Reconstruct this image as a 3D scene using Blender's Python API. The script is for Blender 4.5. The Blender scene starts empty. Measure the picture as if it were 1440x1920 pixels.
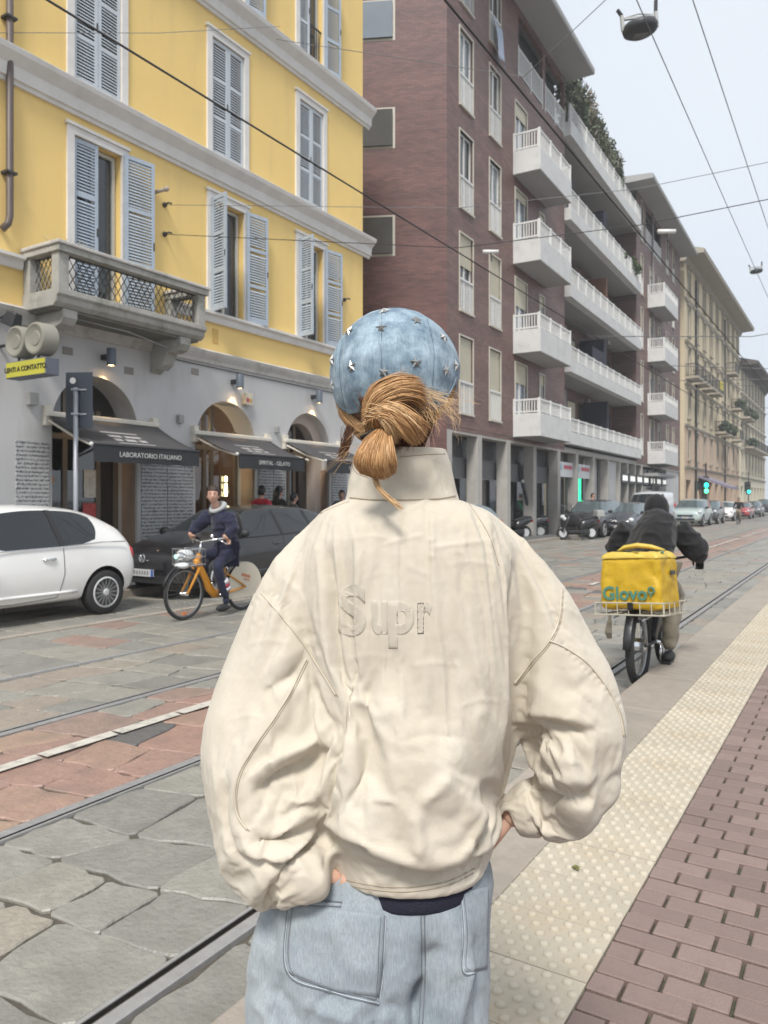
import bpy, bmesh, math, random
import numpy as np
from mathutils import Vector, Matrix
from mathutils.bvhtree import BVHTree
R=math.radians; PI=math.pi
rnd=random.Random(7); nrs=np.random.RandomState(5)
SC=bpy.context.scene; COL=SC.collection
# ---------------------------------------------------------------- camera, sky, sun, exposure
FPX=1442.0; EYE=1.55; TH=math.atan(895/FPX); SN,CS=math.sin(TH),math.cos(TH)
cam=bpy.data.cameras.new('camera'); camo=bpy.data.objects.new('camera',cam); COL.objects.link(camo)
cam.sensor_fit='VERTICAL'; cam.sensor_height=36; cam.sensor_width=27; cam.lens=FPX/1920*36
cam.shift_y=-22/1920; cam.clip_start=.05; cam.clip_end=3000
cam.dof.use_dof=True; cam.dof.focus_distance=1.3; cam.dof.aperture_fstop=11
camo.location=(0,0,EYE); camo.rotation_euler=(PI/2,0,TH); SC.camera=camo
SUN_EL,SUN_AZ=R(52),math.atan2(.36,-.93)      # direction towards the light: x=sin, y=cos
w=bpy.data.worlds.new('World'); SC.world=w; w.use_nodes=True
nt=w.node_tree; nt.nodes.clear()
o=nt.nodes.new('ShaderNodeOutputWorld'); bg=nt.nodes.new('ShaderNodeBackground')
sky=nt.nodes.new('ShaderNodeTexSky'); sky.sky_type='NISHITA'; sky.sun_disc=False
sky.sun_elevation=SUN_EL; sky.sun_rotation=SUN_AZ; sky.dust_density=4.0; sky.air_density=1.0; sky.ozone_density=1.0
mx=nt.nodes.new('ShaderNodeMix'); mx.data_type='RGBA'; mx.inputs[0].default_value=.9
tc=nt.nodes.new('ShaderNodeTexCoord'); nz=nt.nodes.new('ShaderNodeTexNoise'); nz.inputs['Scale'].default_value=1.6; nz.inputs['Detail'].default_value=3
cr=nt.nodes.new('ShaderNodeValToRGB'); cr.color_ramp.elements[0].position=.35; cr.color_ramp.elements[1].position=.7
cr.color_ramp.elements[0].color=(5.0,5.45,6.05,1); cr.color_ramp.elements[1].color=(5.45,5.8,6.2,1)
nt.links.new(tc.outputs['Generated'],nz.inputs['Vector']); nt.links.new(nz.outputs['Fac'],cr.inputs[0])
nt.links.new(sky.outputs[0],mx.inputs[6]); nt.links.new(cr.outputs[0],mx.inputs[7])
nt.links.new(mx.outputs[2],bg.inputs[0]); bg.inputs[1].default_value=.064
nt.links.new(bg.outputs[0],o.inputs[0])
sun=bpy.data.lights.new('sun','SUN'); sun.energy=1.5; sun.angle=R(14); sun.color=(1,.965,.91)
suno=bpy.data.objects.new('sun',sun); COL.objects.link(suno)
sd=Vector((math.sin(SUN_AZ)*math.cos(SUN_EL),math.cos(SUN_AZ)*math.cos(SUN_EL),math.sin(SUN_EL)))
suno.rotation_euler=sd.to_track_quat('Z','Y').to_euler(); suno.location=sd*60
SC.view_settings.view_transform='Standard'; SC.view_settings.look='None'; SC.view_settings.gamma=1
SC.view_settings.use_curve_mapping=False; SC.view_settings.exposure=1.4
SC.render.engine='CYCLES'
# ---------------------------------------------------------------- helpers
def W(px,py,zc):
    """a point at depth zc along the viewing axis, given where it shows in the 1440x1920 photograph"""
    u=(px-720)/FPX*zc
    return Vector((u*CS-zc*SN,u*SN+zc*CS,EYE-(py-938)/FPX*zc))
def link(o,parent=None):
    COL.objects.link(o)
    if parent is not None: o.parent=parent
    return o
def tag(o,label=None,cat=None,group=None,kind=None):
    if label: o['label']=label
    if cat: o['category']=cat
    if group: o['group']=group
    if kind: o['kind']=kind
    return o
def thing(name,label,cat,loc=(0,0,0),rz=0,group=None):
    o=bpy.data.objects.new(name,None); o.empty_display_size=.1; o.location=loc; o.rotation_euler=(0,0,rz)
    return tag(link(o),label,cat,group)
def copy_tree(o,parent=None):
    c=o.copy(); COL.objects.link(c)
    if parent is not None: c.parent=parent
    for ch in o.children: copy_tree(ch,c)
    return c
class MB:
    def __init__(s): s.v=[]; s.f=[]; s.M=None; s.tone=[]; s.ct=None
    def add(s,vs,fs):
        b=len(s.v)
        if s.M is not None: vs=[s.M@Vector(v) for v in vs]
        s.v+= [tuple(v) for v in vs]; s.f+= [tuple(i+b for i in f) for f in fs]
        if s.ct is not None: s.tone+= [s.ct]*len(fs)
        return s
    def box(s,c,d,rz=0,taper=1.0,rx=0,ry=0):
        x,y,z=d[0]/2,d[1]/2,d[2]/2
        vs=[Vector((sx*x*(taper if sz>0 else 1),sy*y*(taper if sz>0 else 1),sz*z)) for sz in(-1,1) for sy in(-1,1) for sx in(-1,1)]
        if rz or rx or ry:
            m=Matrix.Rotation(rz,3,'Z')@Matrix.Rotation(ry,3,'Y')@Matrix.Rotation(rx,3,'X'); vs=[m@v for v in vs]
        C=Vector(c)
        return s.add([v+C for v in vs],[(0,2,3,1),(4,5,7,6),(0,1,5,4),(2,6,7,3),(0,4,6,2),(1,3,7,5)])
    def bb(s,a,b):
        return s.box([(a[i]+b[i])/2 for i in range(3)],[abs(a[i]-b[i]) for i in range(3)])
    def quad(s,*p): return s.add(p,[tuple(range(len(p)))])
    def tube(s,path,r,n=8,cap=True,closed=False,up=None):
        P=[Vector(p) for p in path]; m=len(P); rs=r if isinstance(r,list) else [r]*m
        vs=[]; prev=None
        for i,p in enumerate(P):
            if closed: t=P[(i+1)%m]-P[i-1]
            else: t=P[min(i+1,m-1)]-P[max(i-1,0)]
            t.normalize() if t.length>1e-9 else None
            if prev is None:
                a=Vector(up) if up else (Vector((0,0,1)) if abs(t.z)<.9 else Vector((1,0,0)))
                x=t.cross(a).normalized()
            else:
                x=prev-t*prev.dot(t); x=x.normalized() if x.length>1e-6 else t.orthogonal().normalized()
            prev=x; y=t.cross(x)
            rr=rs[i]; ra,rb=rr if isinstance(rr,tuple) else (rr,rr)
            for k in range(n):
                an=2*PI*k/n; vs.append(p+x*(ra*math.cos(an))+y*(rb*math.sin(an)))
        fs=[]
        for i in range(m if closed else m-1):
            j=(i+1)%m
            for k in range(n): fs.append((i*n+k,i*n+(k+1)%n,j*n+(k+1)%n,j*n+k))
        if cap and not closed: fs+= [tuple(range(n-1,-1,-1)),tuple((m-1)*n+k for k in range(n))]
        return s.add(vs,fs)
    def cyl(s,a,b,r,r2=None,n=12): return s.tube([a,b],[r,r if r2 is None else r2],n)
    def lathe(s,prof,c=(0,0,0),n=16,axis='Z'):
        vs=[];fs=[];C=Vector(c)
        for (r,z) in prof:
            for k in range(n):
                a=2*PI*k/n; x,y=r*math.cos(a),r*math.sin(a)
                v=(x,y,z) if axis=='Z' else ((z,x,y) if axis=='X' else (y,z,x)); vs.append(C+Vector(v))
        m=len(prof)
        for i in range(m-1):
            for k in range(n): fs.append((i*n+k,i*n+(k+1)%n,(i+1)*n+(k+1)%n,(i+1)*n+k))
        if prof[0][0]>1e-5: fs.append(tuple(range(n-1,-1,-1)))
        if prof[-1][0]>1e-5: fs.append(tuple((m-1)*n+k for k in range(n)))
        return s.add(vs,fs)
    def ball(s,c,r,n=12,m=8,sc=(1,1,1)):
        vs=[];fs=[]
        for i in range(m+1):
            p=PI*i/m
            for k in range(n):
                a=2*PI*k/n; vs.append((c[0]+r*sc[0]*math.sin(p)*math.cos(a),c[1]+r*sc[1]*math.sin(p)*math.sin(a),c[2]-r*sc[2]*math.cos(p)))
        for i in range(m):
            for k in range(n): fs.append((i*n+k,i*n+(k+1)%n,(i+1)*n+(k+1)%n,(i+1)*n+k))
        return s.add(vs,fs)
    def prism(s,poly,a,b,axis='Z'):
        """extrude a 2-D polygon along an axis from a to b"""
        n=len(poly)
        def mk(p,h): return (p[0],p[1],h) if axis=='Z' else ((h,p[0],p[1]) if axis=='X' else (p[0],h,p[1]))
        vs=[mk(p,a) for p in poly]+[mk(p,b) for p in poly]
        fs=[tuple(range(n-1,-1,-1)),tuple(range(n,2*n))]+[(i,(i+1)%n,n+(i+1)%n,n+i) for i in range(n)]
        return s.add(vs,fs)
    def mesh(s,name,smooth=False):
        me=bpy.data.meshes.new(name); me.from_pydata(s.v,[],s.f)
        if s.tone:
            at=me.attributes.new('tone','FLOAT','FACE'); at.data.foreach_set('value',s.tone[:len(me.polygons)])
        bm=bmesh.new(); bm.from_mesh(me); bmesh.ops.remove_doubles(bm,verts=bm.verts,dist=1e-6) if smooth else None
        bmesh.ops.recalc_face_normals(bm,faces=bm.faces); bm.to_mesh(me); bm.free()
        if smooth: me.polygons.foreach_set('use_smooth',[True]*len(me.polygons))
        return me
    def build(s,name,m,parent=None,smooth=False,bevel=0,sub=0,angle=None,loc=None):
        me=s.mesh(name,smooth); me.materials.append(m)
        o=bpy.data.objects.new(name,me); link(o,parent)
        if loc: o.location=loc
        if bevel:
            b=o.modifiers.new('bevel','BEVEL'); b.width=bevel; b.segments=2; b.limit_method='ANGLE'; b.angle_limit=R(40)
        if sub:
            b=o.modifiers.new('sub','SUBSURF'); b.levels=sub; b.render_levels=sub
        if angle and smooth:
            try: me.set_sharp_from_angle(angle=R(angle))
            except Exception: pass
        return o
def evalmesh(o,name=None):
    dg=bpy.context.evaluated_depsgraph_get(); dg.update()
    me=bpy.data.meshes.new_from_object(o.evaluated_get(dg)); 
    if name: me.name=name
    return me
def bake(o):
    me=evalmesh(o,o.name); o.modifiers.clear(); o.data=me; return o
# ---------------------------------------------------------------- materials
MATS={}
def mat(name,col,rough=.6,metal=0,spec=.5,var=0,vs=3.0,bump=0,bs=40,tone=None,coat=0,emit=None,es=0,dirt=None,island=0,objr=0,rvar=0,sheen=0):
    """procedural principled material: base colour varied by noise, per-piece tone, dirt blotches, fine bump"""
    if name in MATS: return MATS[name]
    m=bpy.data.materials.new(name); m.use_nodes=True; t=m.node_tree; b=t.nodes['Principled BSDF']; L=t.links.new
    b.inputs['Roughness'].default_value=rough; b.inputs['Metallic'].default_value=metal; b.inputs['Specular IOR Level'].default_value=spec
    if coat: b.inputs['Coat Weight'].default_value=coat; b.inputs['Coat Roughness'].default_value=.05
    if sheen: b.inputs['Sheen Weight'].default_value=sheen
    b.inputs['Base Color'].default_value=(*col,1)
    if emit: b.inputs['Emission Color'].default_value=(*emit,1); b.inputs['Emission Strength'].default_value=es
    geo=t.nodes.new('ShaderNodeNewGeometry'); tcn=t.nodes.new('ShaderNodeTexCoord')
    cur=None
    def hsv(vsock,lo,hi,src):
        mr=t.nodes.new('ShaderNodeMapRange'); mr.inputs[3].default_value=lo; mr.inputs[4].default_value=hi; L(vsock,mr.inputs[0])
        mm=t.nodes.new('ShaderNodeMix'); mm.data_type='RGBA'; mm.blend_type='MULTIPLY'; mm.inputs[0].default_value=1
        if src is None: mm.inputs[6].default_value=(*col,1)
        else: L(src,mm.inputs[6])
        L(mr.outputs[0],mm.inputs[7]); return mm.outputs[2]
    if var:
        n=t.nodes.new('ShaderNodeTexNoise'); n.inputs['Scale'].default_value=vs; n.inputs['Detail'].default_value=7; n.inputs['Roughness'].default_value=.62
        L(tcn.outputs['Object'],n.inputs['Vector']); cur=hsv(n.outputs['Fac'],1-1.6*var,1+1.6*var,cur)
    if island: cur=hsv(geo.outputs['Random Per Island'],1-island,1+island,cur)
    if objr:
        oi=t.nodes.new('ShaderNodeObjectInfo'); cur=hsv(oi.outputs['Random'],1-objr,1+objr,cur)
    if tone:   # list of (value,colour): colour picked by the 'tone' attribute
        at=t.nodes.new('ShaderNodeAttribute'); at.attribute_name='tone'
        rp=t.nodes.new('ShaderNodeValToRGB'); rp.color_ramp.interpolation='LINEAR'
        el=rp.color_ramp.elements
        while len(el)<len(tone): el.new(.5)
        for e,(p,c) in zip(el,tone): e.position=p; e.color=(*c,1)
        L(at.outputs['Fac'],rp.inputs[0])
        if cur is None: cur=rp.outputs[0]
        else:
            mm=t.nodes.new('ShaderNodeMix'); mm.data_type='RGBA'; mm.blend_type='MULTIPLY'; mm.inputs[0].default_value=1
            L(cur,mm.inputs[6]); L(rp.outputs[0],mm.inputs[7]); cur=mm.outputs[2]
    if dirt:   # (colour, scale, amount)
        n=t.nodes.new('ShaderNodeTexNoise'); n.inputs['Scale'].default_value=dirt[1]; n.inputs['Detail'].default_value=8; n.inputs['Roughness'].default_value=.7
        if len(dirt)>3:
            mp=t.nodes.new('ShaderNodeMapping'); mp.inputs['Scale'].default_value=(1,1,dirt[3]); L(tcn.outputs['Object'],mp.inputs[0]); L(mp.outputs[0],n.inputs['Vector'])
        else: L(tcn.outputs['Object'],n.inputs['Vector'])
        mr=t.nodes.new('ShaderNodeMapRange'); mr.inputs[1].default_value=.5; mr.inputs[2].default_value=.72; mr.inputs[4].default_value=dirt[2]; L(n.outputs['Fac'],mr.inputs[0])
        mm=t.nodes.new('ShaderNodeMix'); mm.data_type='RGBA'; L(mr.outputs[0],mm.inputs[0])
        if cur is None: mm.inputs[6].default_value=(*col,1)
        else: L(cur,mm.inputs[6])
        mm.inputs[7].default_value=(*dirt[0],1); cur=mm.outputs[2]
    if cur is not None: L(cur,b.inputs['Base Color'])
    if rvar:
        n=t.nodes.new('ShaderNodeTexNoise'); n.inputs['Scale'].default_value=rvar; n.inputs['Detail'].default_value=4
        L(geo.outputs['Position'],n.inputs['Vector']); mr=t.nodes.new('ShaderNodeMapRange'); mr.inputs[3].default_value=max(.05,rough-.25); mr.inputs[4].default_value=min(1,rough+.2)
        L(n.outputs['Fac'],mr.inputs[0]); L(mr.outputs[0],b.inputs['Roughness'])
    if bump:
        n=t.nodes.new('ShaderNodeTexNoise'); n.inputs['Scale'].default_value=bs; n.inputs['Detail'].default_value=6
        L(tcn.outputs['Object'],n.inputs['Vector']); bp=t.nodes.new('ShaderNodeBump'); bp.inputs['Strength'].default_value=bump; bp.inputs['Distance'].default_value=.01
        L(n.outputs['Fac'],bp.inputs['Height']); L(bp.outputs[0],b.inputs['Normal'])
    MATS[name]=m; return m
def glass_mat(name,tint=(.75,.85,.85),refl=.12):
    if name in MATS: return MATS[name]
    m=bpy.data.materials.new(name); m.use_nodes=True; t=m.node_tree; t.nodes.clear(); L=t.links.new
    o=t.nodes.new('ShaderNodeOutputMaterial'); tr=t.nodes.new('ShaderNodeBsdfTransparent'); tr.inputs[0].default_value=(*tint,1)
    gl=t.nodes.new('ShaderNodeBsdfGlossy'); gl.inputs['Roughness'].default_value=.03
    fr=t.nodes.new('ShaderNodeFresnel'); fr.inputs[0].default_value=1.5
    ad=t.nodes.new('ShaderNodeMath'); ad.operation='ADD'; ad.inputs[1].default_value=refl; ad.use_clamp=True
    mx=t.nodes.new('ShaderNodeMixShader'); L(fr.outputs[0],ad.inputs[0]); L(ad.outputs[0],mx.inputs[0]); L(tr.outputs[0],mx.inputs[1]); L(gl.outputs[0],mx.inputs[2]); L(mx.outputs[0],o.inputs[0])
    MATS[name]=m; return m
def text(body,size,m,parent,M,name='lettering',ext=.004,align='CENTER',xs=1.0,bold=0):
    cu=bpy.data.curves.new(name,'FONT'); cu.body=body; cu.size=size; cu.extrude=ext; cu.align_x=align; cu.align_y='CENTER'; cu.resolution_u=3; cu.offset=bold
    o=bpy.data.objects.new(name,cu); COL.objects.link(o); me=evalmesh(o,name); COL.objects.unlink(o); bpy.data.objects.remove(o)
    me.materials.clear(); me.materials.append(m)
    me.transform(M@Matrix.Diagonal((xs,1,1,1)))
    return link(bpy.data.objects.new(name,me),parent)
def face_x(y,z,x):      # lettering that stands on a wall looking along +x, reading towards +y
    return Matrix.Translation((x,y,z))@Matrix(((0,0,1,0),(1,0,0,0),(0,1,0,0),(0,0,0,1)))
def leaf_cloud(name,m,parent,centres,radii,n,size,flat=1.0,stretch=1.0):
    """many small leaf faces through the volume of several blobs"""
    C=np.array(centres,float); Rr=np.array(radii,float).reshape(-1,1) if np.ndim(radii)==1 else np.array(radii,float)
    idx=nrs.randint(0,len(C),n); d=nrs.normal(size=(n,3)); d/=np.linalg.norm(d,axis=1,keepdims=True)
    p=C[idx]+d*Rr[idx]*(nrs.rand(n,1)**.45)
    a=nrs.normal(size=(n,3)); a/=np.linalg.norm(a,axis=1,keepdims=True); b=np.cross(a,nrs.normal(size=(n,3))); b/=np.linalg.norm(b,axis=1,keepdims=True)
    s=size*(.6+.8*nrs.rand(n,1)); a=a*s*stretch; b=b*s*.55
    v=np.stack([p-a,p+b*.9,p+a,p-b*.9],1).reshape(-1,3)
    me=bpy.data.meshes.new(name); f=np.arange(4*n).reshape(-1,4)
    me.from_pydata(v.tolist(),[],f.tolist()); me.materials.append(m)
    return link(bpy.data.objects.new(name,me),parent)
def skin(name,pts,edges,m,parent=None,sub=2,root=0,smooth=True,branch=.5,fold=0):
    """one continuous limb surface grown round a skeleton; pts = (x,y,z,rx[,ry])"""
    me=bpy.data.meshes.new(name); me.from_pydata([p[:3] for p in pts],edges,[]); me.materials.append(m)
    o=link(bpy.data.objects.new(name,me),parent)
    sk=o.modifiers.new('skin','SKIN'); sk.use_smooth_shade=True; sk.branch_smoothing=branch
    sl=me.skin_vertices[0].data if me.skin_vertices else None
    if sl is None:
        bm=bmesh.new(); bm.from_mesh(me); bm.verts.layers.skin.verify(); bm.to_mesh(me); bm.free(); sl=me.skin_vertices[0].data
    for i,p in enumerate(pts):
        sl[i].radius=(p[3],p[4] if len(p)>4 else p[3]); sl[i].use_root=(i==root)
    sb=o.modifiers.new('sub','SUBSURF'); sb.levels=sub; sb.render_levels=sub
    if fold:
        sb.levels=sb.render_levels=sub+1; tx=bpy.data.textures.get('folds') or bpy.data.textures.new('folds','CLOUDS'); tx.noise_scale=.11; tx.noise_depth=2; tx.noise_type='SOFT_NOISE'
        d=o.modifiers.new('folds','DISPLACE'); d.texture=tx; d.strength=fold; d.mid_level=.5; d.texture_coords='LOCAL'
    return o
def chain(n0,n): return [(i,i+1) for i in range(n0,n0+n-1)]
# ---------------------------------------------------------------- materials of the street
def g(*c): return c
M_road=mat('road_bed',(.085,.074,.058),.8,var=.35,vs=9,bump=.5,bs=60)
M_stone=mat('granite_paving',(1,1,1),.42,var=.26,vs=16,bump=.8,bs=34,rvar=.7,dirt=((.12,.11,.095),4,.6),
  tone=[(0,(.215,.208,.185)),(.2,(.25,.243,.215)),(.45,(.285,.272,.238)),(.55,(.30,.27,.22)),(.62,(.29,.205,.17)),(.8,(.325,.205,.165)),(.95,(.35,.245,.18)),(1,(.13,.125,.12))])
M_kerb=mat('kerb_granite',(.315,.275,.23),.7,var=.14,vs=14,bump=.3,bs=90,dirt=((.16,.14,.12),2.5,.45),objr=.08)
M_tac=mat('tactile_concrete',(1,1,1),.75,var=.12,vs=10,bump=.25,bs=120,dirt=((.40,.29,.17),2.6,.45),objr=.07,tone=[(0,(.43,.385,.305)),(1,(.475,.43,.345))])
M_brick=mat('paver_clay',(.215,.155,.137),.72,var=.12,vs=14,bump=.3,bs=110,objr=.15,dirt=((.15,.105,.09),7,.6))
M_brick2=mat('paver_clay_far',(.215,.155,.137),.72,var=.12,vs=14,bump=.3,bs=110,island=.11)
M_joint=mat('mossy_joint',(.075,.078,.05),.9,var=.4,vs=20,bump=.4,bs=80)
M_paint=mat('road_paint',(.52,.49,.43),.6,var=.2,vs=12,dirt=((.2,.18,.16),9,.9))
M_rail=mat('rail_steel',(.36,.355,.35),.4,metal=.35,var=.18,vs=20,rvar=3)
M_groove=mat('rail_groove',(.022,.02,.018),.7,var=.3,vs=30)
M_asph=mat('sidewalk_asphalt',(.11,.108,.105),.8,var=.2,vs=8,bump=.4,bs=120)
# ---------------------------------------------------------------- ground
def flat(name,x0,x1,y0,y1,z,m,label,cat=None,kind='structure'):
    o=MB().quad((x0,y0,z),(x1,y0,z),(x1,y1,z),(x0,y1,z)).build(name,m); tag(o,label,cat,None,kind); return o
ground=flat('ground',-900,900,-900,1500,-.09,M_asph,'flat grey ground reaching to the horizon')
road=flat('road',-10.1,4.0,-12,420,-.014,M_road,'stone paved tram street with two tracks')
RAILX=[-1.92,-3.365,-4.85,-6.295]
pieces=[]
def stone_poly(p,j=.012,wob=.012,seed=0):
    """rounded, slightly wobbly outline of one paving stone"""
    r=random.Random(seed); out=[]; n=len(p); c=Vector((sum(q[0] for q in p)/n,sum(q[1] for q in p)/n))
    for i in range(n):
        a=Vector(p[i]); b=Vector(p[(i+1)%n])
        for t in (.06,.28,.5,.72,.94):
            q=a.lerp(b,t); q=q+(c-q).normalized()*(j+r.uniform(-wob,wob)*(1 if .1<t<.9 else .25)); out.append(q)
    return out,c
def add_stone(mb,p,z,seed,j=.012,wob=.012):
    out,c=stone_poly(p,j,wob,seed); n=len(out); r=random.Random(seed+9); tx,ty=r.uniform(-.007,.007),r.uniform(-.007,.007)
    zz=lambda q:z+tx*(q.x-c.x)+ty*(q.y-c.y)
    ins=[q+(c-q).normalized()*.007 for q in out]
    vs=[(q.x,q.y,zz(q)) for q in ins]+[(q.x,q.y,zz(q)-.007) for q in out]+[(q.x,q.y,-.04) for q in out]
    fs=[tuple(range(n))]+[(i,n+i,n+(i+1)%n,(i+1)%n) for i in range(n)]+[(n+i,2*n+i,2*n+(i+1)%n,n+(i+1)%n) for i in range(n)]
    mb.add(vs,fs)
def strip(x0,x1,y0,y1,row,cols,skew,tone,seed,j=.013,wob=.013,jit=.2):
    r=random.Random(seed); y=y0; k=0; wdt=x1-x0
    while y<y1:
        h=row*r.uniform(.8,1.25); nc=r.choice(cols)
        us=[0]+[ (i+r.uniform(-jit,jit))/nc for i in range(1,nc)]+[1]
        k+=1
        def yy(u,a,kk): return a+skew*u+.05*math.sin(3.1*u*2+kk*1.7)*row*1.5
        sl=[r.uniform(-.05,.05) for _ in us]; sl[0]=sl[-1]=0
        for i in range(nc):
            a,b=us[i],us[i+1]
            p=[(x0+wdt*(a+sl[i]),yy(a,y,k)),(x0+wdt*(b+sl[i+1]),yy(b,y,k)),(x0+wdt*(b-sl[i+1]),yy(b,y+h,k+1)),(x0+wdt*(a-sl[i]),yy(a,y+h,k+1))]
            cx=sum(q[0] for q in p)/4; cy=sum(q[1] for q in p)/4
            pieces.append((cx,cy,p,r.uniform(-.003,.003),tone(r),r.randint(0,10**6),j,wob))
        y+=h
grey=lambda r: r.choice([.05,.2,.3,.4,.4,.48,.54,.57,.1]) if r.random()>.025 else .66
pink=lambda r: r.choice([.62,.72,.8,.8,.86,.93,.76]) if r.random()>.22 else r.choice([.3,.45,1.0,.2])
mixd=lambda r: r.choice([.05,.2,.35,.4,.48,.5,.1]) if r.random()>.16 else r.choice([.62,.7])
strip(-1.86,-1.53,-1,46,.62,[1],.0,grey,1)
strip(-3.31,-1.975,-1,60,.43,[3,3,4],.20,grey,2,.006,.015)
strip(-4.79,-3.42,-1,60,.40,[3,4,4],.24,pink,3,.007,.016)
strip(-6.24,-4.905,-1,60,.42,[3,3,4],.22,grey,4,.006,.014)
strip(-8.12,-6.35,-1,60,.52,[4],.05,mixd,5,.010,.008,.06)
strip(-10.1,-8.29,-1,60,.52,[4],.05,grey,6,.010,.008,.06)
def dist(c): return math.hypot(c[0],c[1]) if (c[0]*CS+c[1]*SN)>-1.2*(-c[0]*SN+c[1]*CS)*.5-.6 and -c[0]*SN+c[1]*CS>1.0 else 999
pieces.sort(key=dist)
far=MB()
for i,(cx,cy,p,z,t,s,j,wob) in enumerate(pieces):
    if i<298:
        mb=MB(); mb.ct=t; add_stone(mb,p,z,s,j,wob); mb.build('paving_stone',M_stone,road)
    else:
        far.ct=t; add_stone(far,p,z,s,j,wob)
tag(far.build('paving_stones',M_stone,road),kind='stuff')
# flush granite line along the parking bays, painted line between the tracks, more road far away
for k in range(52):
    y=-1+k*1.2
    tag(MB().bb((-8.275,y+.006,-.04),(-8.135,y+1.194,.004)).build('kerb_line_stone',M_kerb,road))
ln=MB()
r=random.Random(3)
for k in range(110):
    y=-1+k*.55; a=r.uniform(-.012,.012)
    if r.random()<.9: ln.quad((-4.25+a,y,.014),(-4.145+a*.5,y,.014),(-4.145-a*.3,y+.52,.014),(-4.25+a*.8,y+.54,.014))
tag(ln.build('road_line',M_paint,road))
M_farroad=mat('far_paving',(.2,.19,.175),.42,var=.3,vs=1.4,bump=.3,bs=6,rvar=.3)
flat('road_beyond',-10.1,4.0,60,420,-.008,M_farroad,'worn wet street surface far away')
RL=['tram rail closest to the platform kerb','second tram rail, beside the pink stones','third tram rail, on the far side of the painted line','farthest tram rail, beside the parking bays']
for x,lab in zip(RAILX,RL):
    t=thing('tram_rail','grooved steel '+lab,'rail',(x,0,0),group='tram rails sunk in the street')
    side=-1 if x in (RAILX[0],RAILX[2]) else 1
    MB().bb((-.024-side*.018,-1,-.06),(.032-side*.018,420,.008)).build('rail_head',M_rail,t,bevel=.004)
    MB().bb((-.024+side*.030,-1,-.06),(.024+side*.022,420,-.045)).build('groove',M_groove,t)
    xi=-.0375 if side<0 else .0145
    MB().bb((xi-.0015,-1,-.06),(xi+.0015,420,.002)).build('groove_shade_plate',M_groove,t)  # thin dark plate added so the groove face looks shaded
    MB().bb((side*.046-.008,-1,-.06),(side*.046+.008,420,.006)).build('guard_lip',M_rail,t)
# ---------------------------------------------------------------- tram platform
PZ=.12
plat=MB().bb((-1.50,-1.5,-.08),(4.0,40,PZ-.022)).build('platform',M_joint); tag(plat,'raised tram stop platform with kerb and brick paving',kind='structure')
for k in range(36):
    y=-1.2+k*1.1
    MB().bb((-1.52,y+.004,-.05),(-1.113,y+1.096,PZ-.001)).build('kerb_stone',M_kerb,plat,bevel=.012)
def tile_mesh(hi):
    mb=MB(); mb.ct=0.0; mb.bb((-.2085,-.1485,-.03),(.2085,.1485,0)); n=10 if hi else 6; mb.ct=1.0
    for a in range(6):
        for b in range(13):
            if (a+b)%2: continue
            x=-.2085+.417*(b+.5)/13; y=-.1485+.297*(a+.5)/6
            prof=[(.0170,-.001),(.0156,.006),(.0105,.0096),(.0,.0108)] if hi else [(.0170,-.001),(.0128,.0085),(0,.0108)]
            mb.lathe(prof,(x,y,0),n)
    me=mb.mesh('tactile_tile'); me.materials.append(M_tac); me.polygons.foreach_set('use_smooth',[True]*len(me.polygons)); me.set_sharp_from_angle(angle=R(50)); return me
TH_,TL_=tile_mesh(1),tile_mesh(0)
for k in range(130):
    y=-.9+k*.3
    o=link(bpy.data.objects.new('tactile_tile',TH_ if y<6 else TL_),plat); o.location=(-.9,y,PZ+.0005+nrs.uniform(-.001,.001)); 
    if k%2: o.rotation_euler=(0,0,PI)
bme=MB().bb((-.0905,-.0445,-.03),(.0905,.0445,0)).mesh('paver_brick'); bme.materials.append(M_brick)
bl=[]; r=random.Random(11)
for row in range(-8,410):
    y=row*.099
    xs=-.689
    first=.092 if row%2 else .185
    while xs<3.6:
        L_=first if first else .185; first=None
        bl.append((xs+L_/2,y,L_)); xs+=L_+.007
bl=[b for b in bl if -1<b[1]<40]
def bd(b):
    zc=-b[0]*SN+b[1]*CS; u=b[0]*CS+b[1]*SN
    return zc if zc>.3 and abs(u)<.52*zc+.15 and zc>1.7 else 500+zc+abs(u)
bl.sort(key=bd); fb=MB()
for i,(x,y,L_) in enumerate(bl):
    z=PZ+r.uniform(-.003,.002)
    if i<300:
        o=link(bpy.data.objects.new('paver_brick',bme),plat); o.location=(x,y,z); o.scale=(L_/.185,1,1); o.rotation_euler=(r.uniform(-.012,.012),r.uniform(-.008,.008),r.uniform(-.012,.012))
        m=o.modifiers.new('bevel','BEVEL'); m.width=.004; m.segments=1
    else: fb.box((x,y,z-.015),(L_-.004,.089,.03))
tag(fb.build('paver_bricks',M_brick2,plat),kind='stuff')
# sidewalk on the far side
sw=MB().bb((-11.3,-12,-.06),(-10.13,420,.12)).build('sidewalk',M_asph); tag(sw,'narrow grey pavement along the shop fronts',kind='structure')
for k in range(62): MB().bb((-10.13,-1+k*1.2+.005,-.06),(-9.97,-1+k*1.2+1.195,.125)).build('kerb_stone',M_kerb,sw,bevel=.015)
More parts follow.
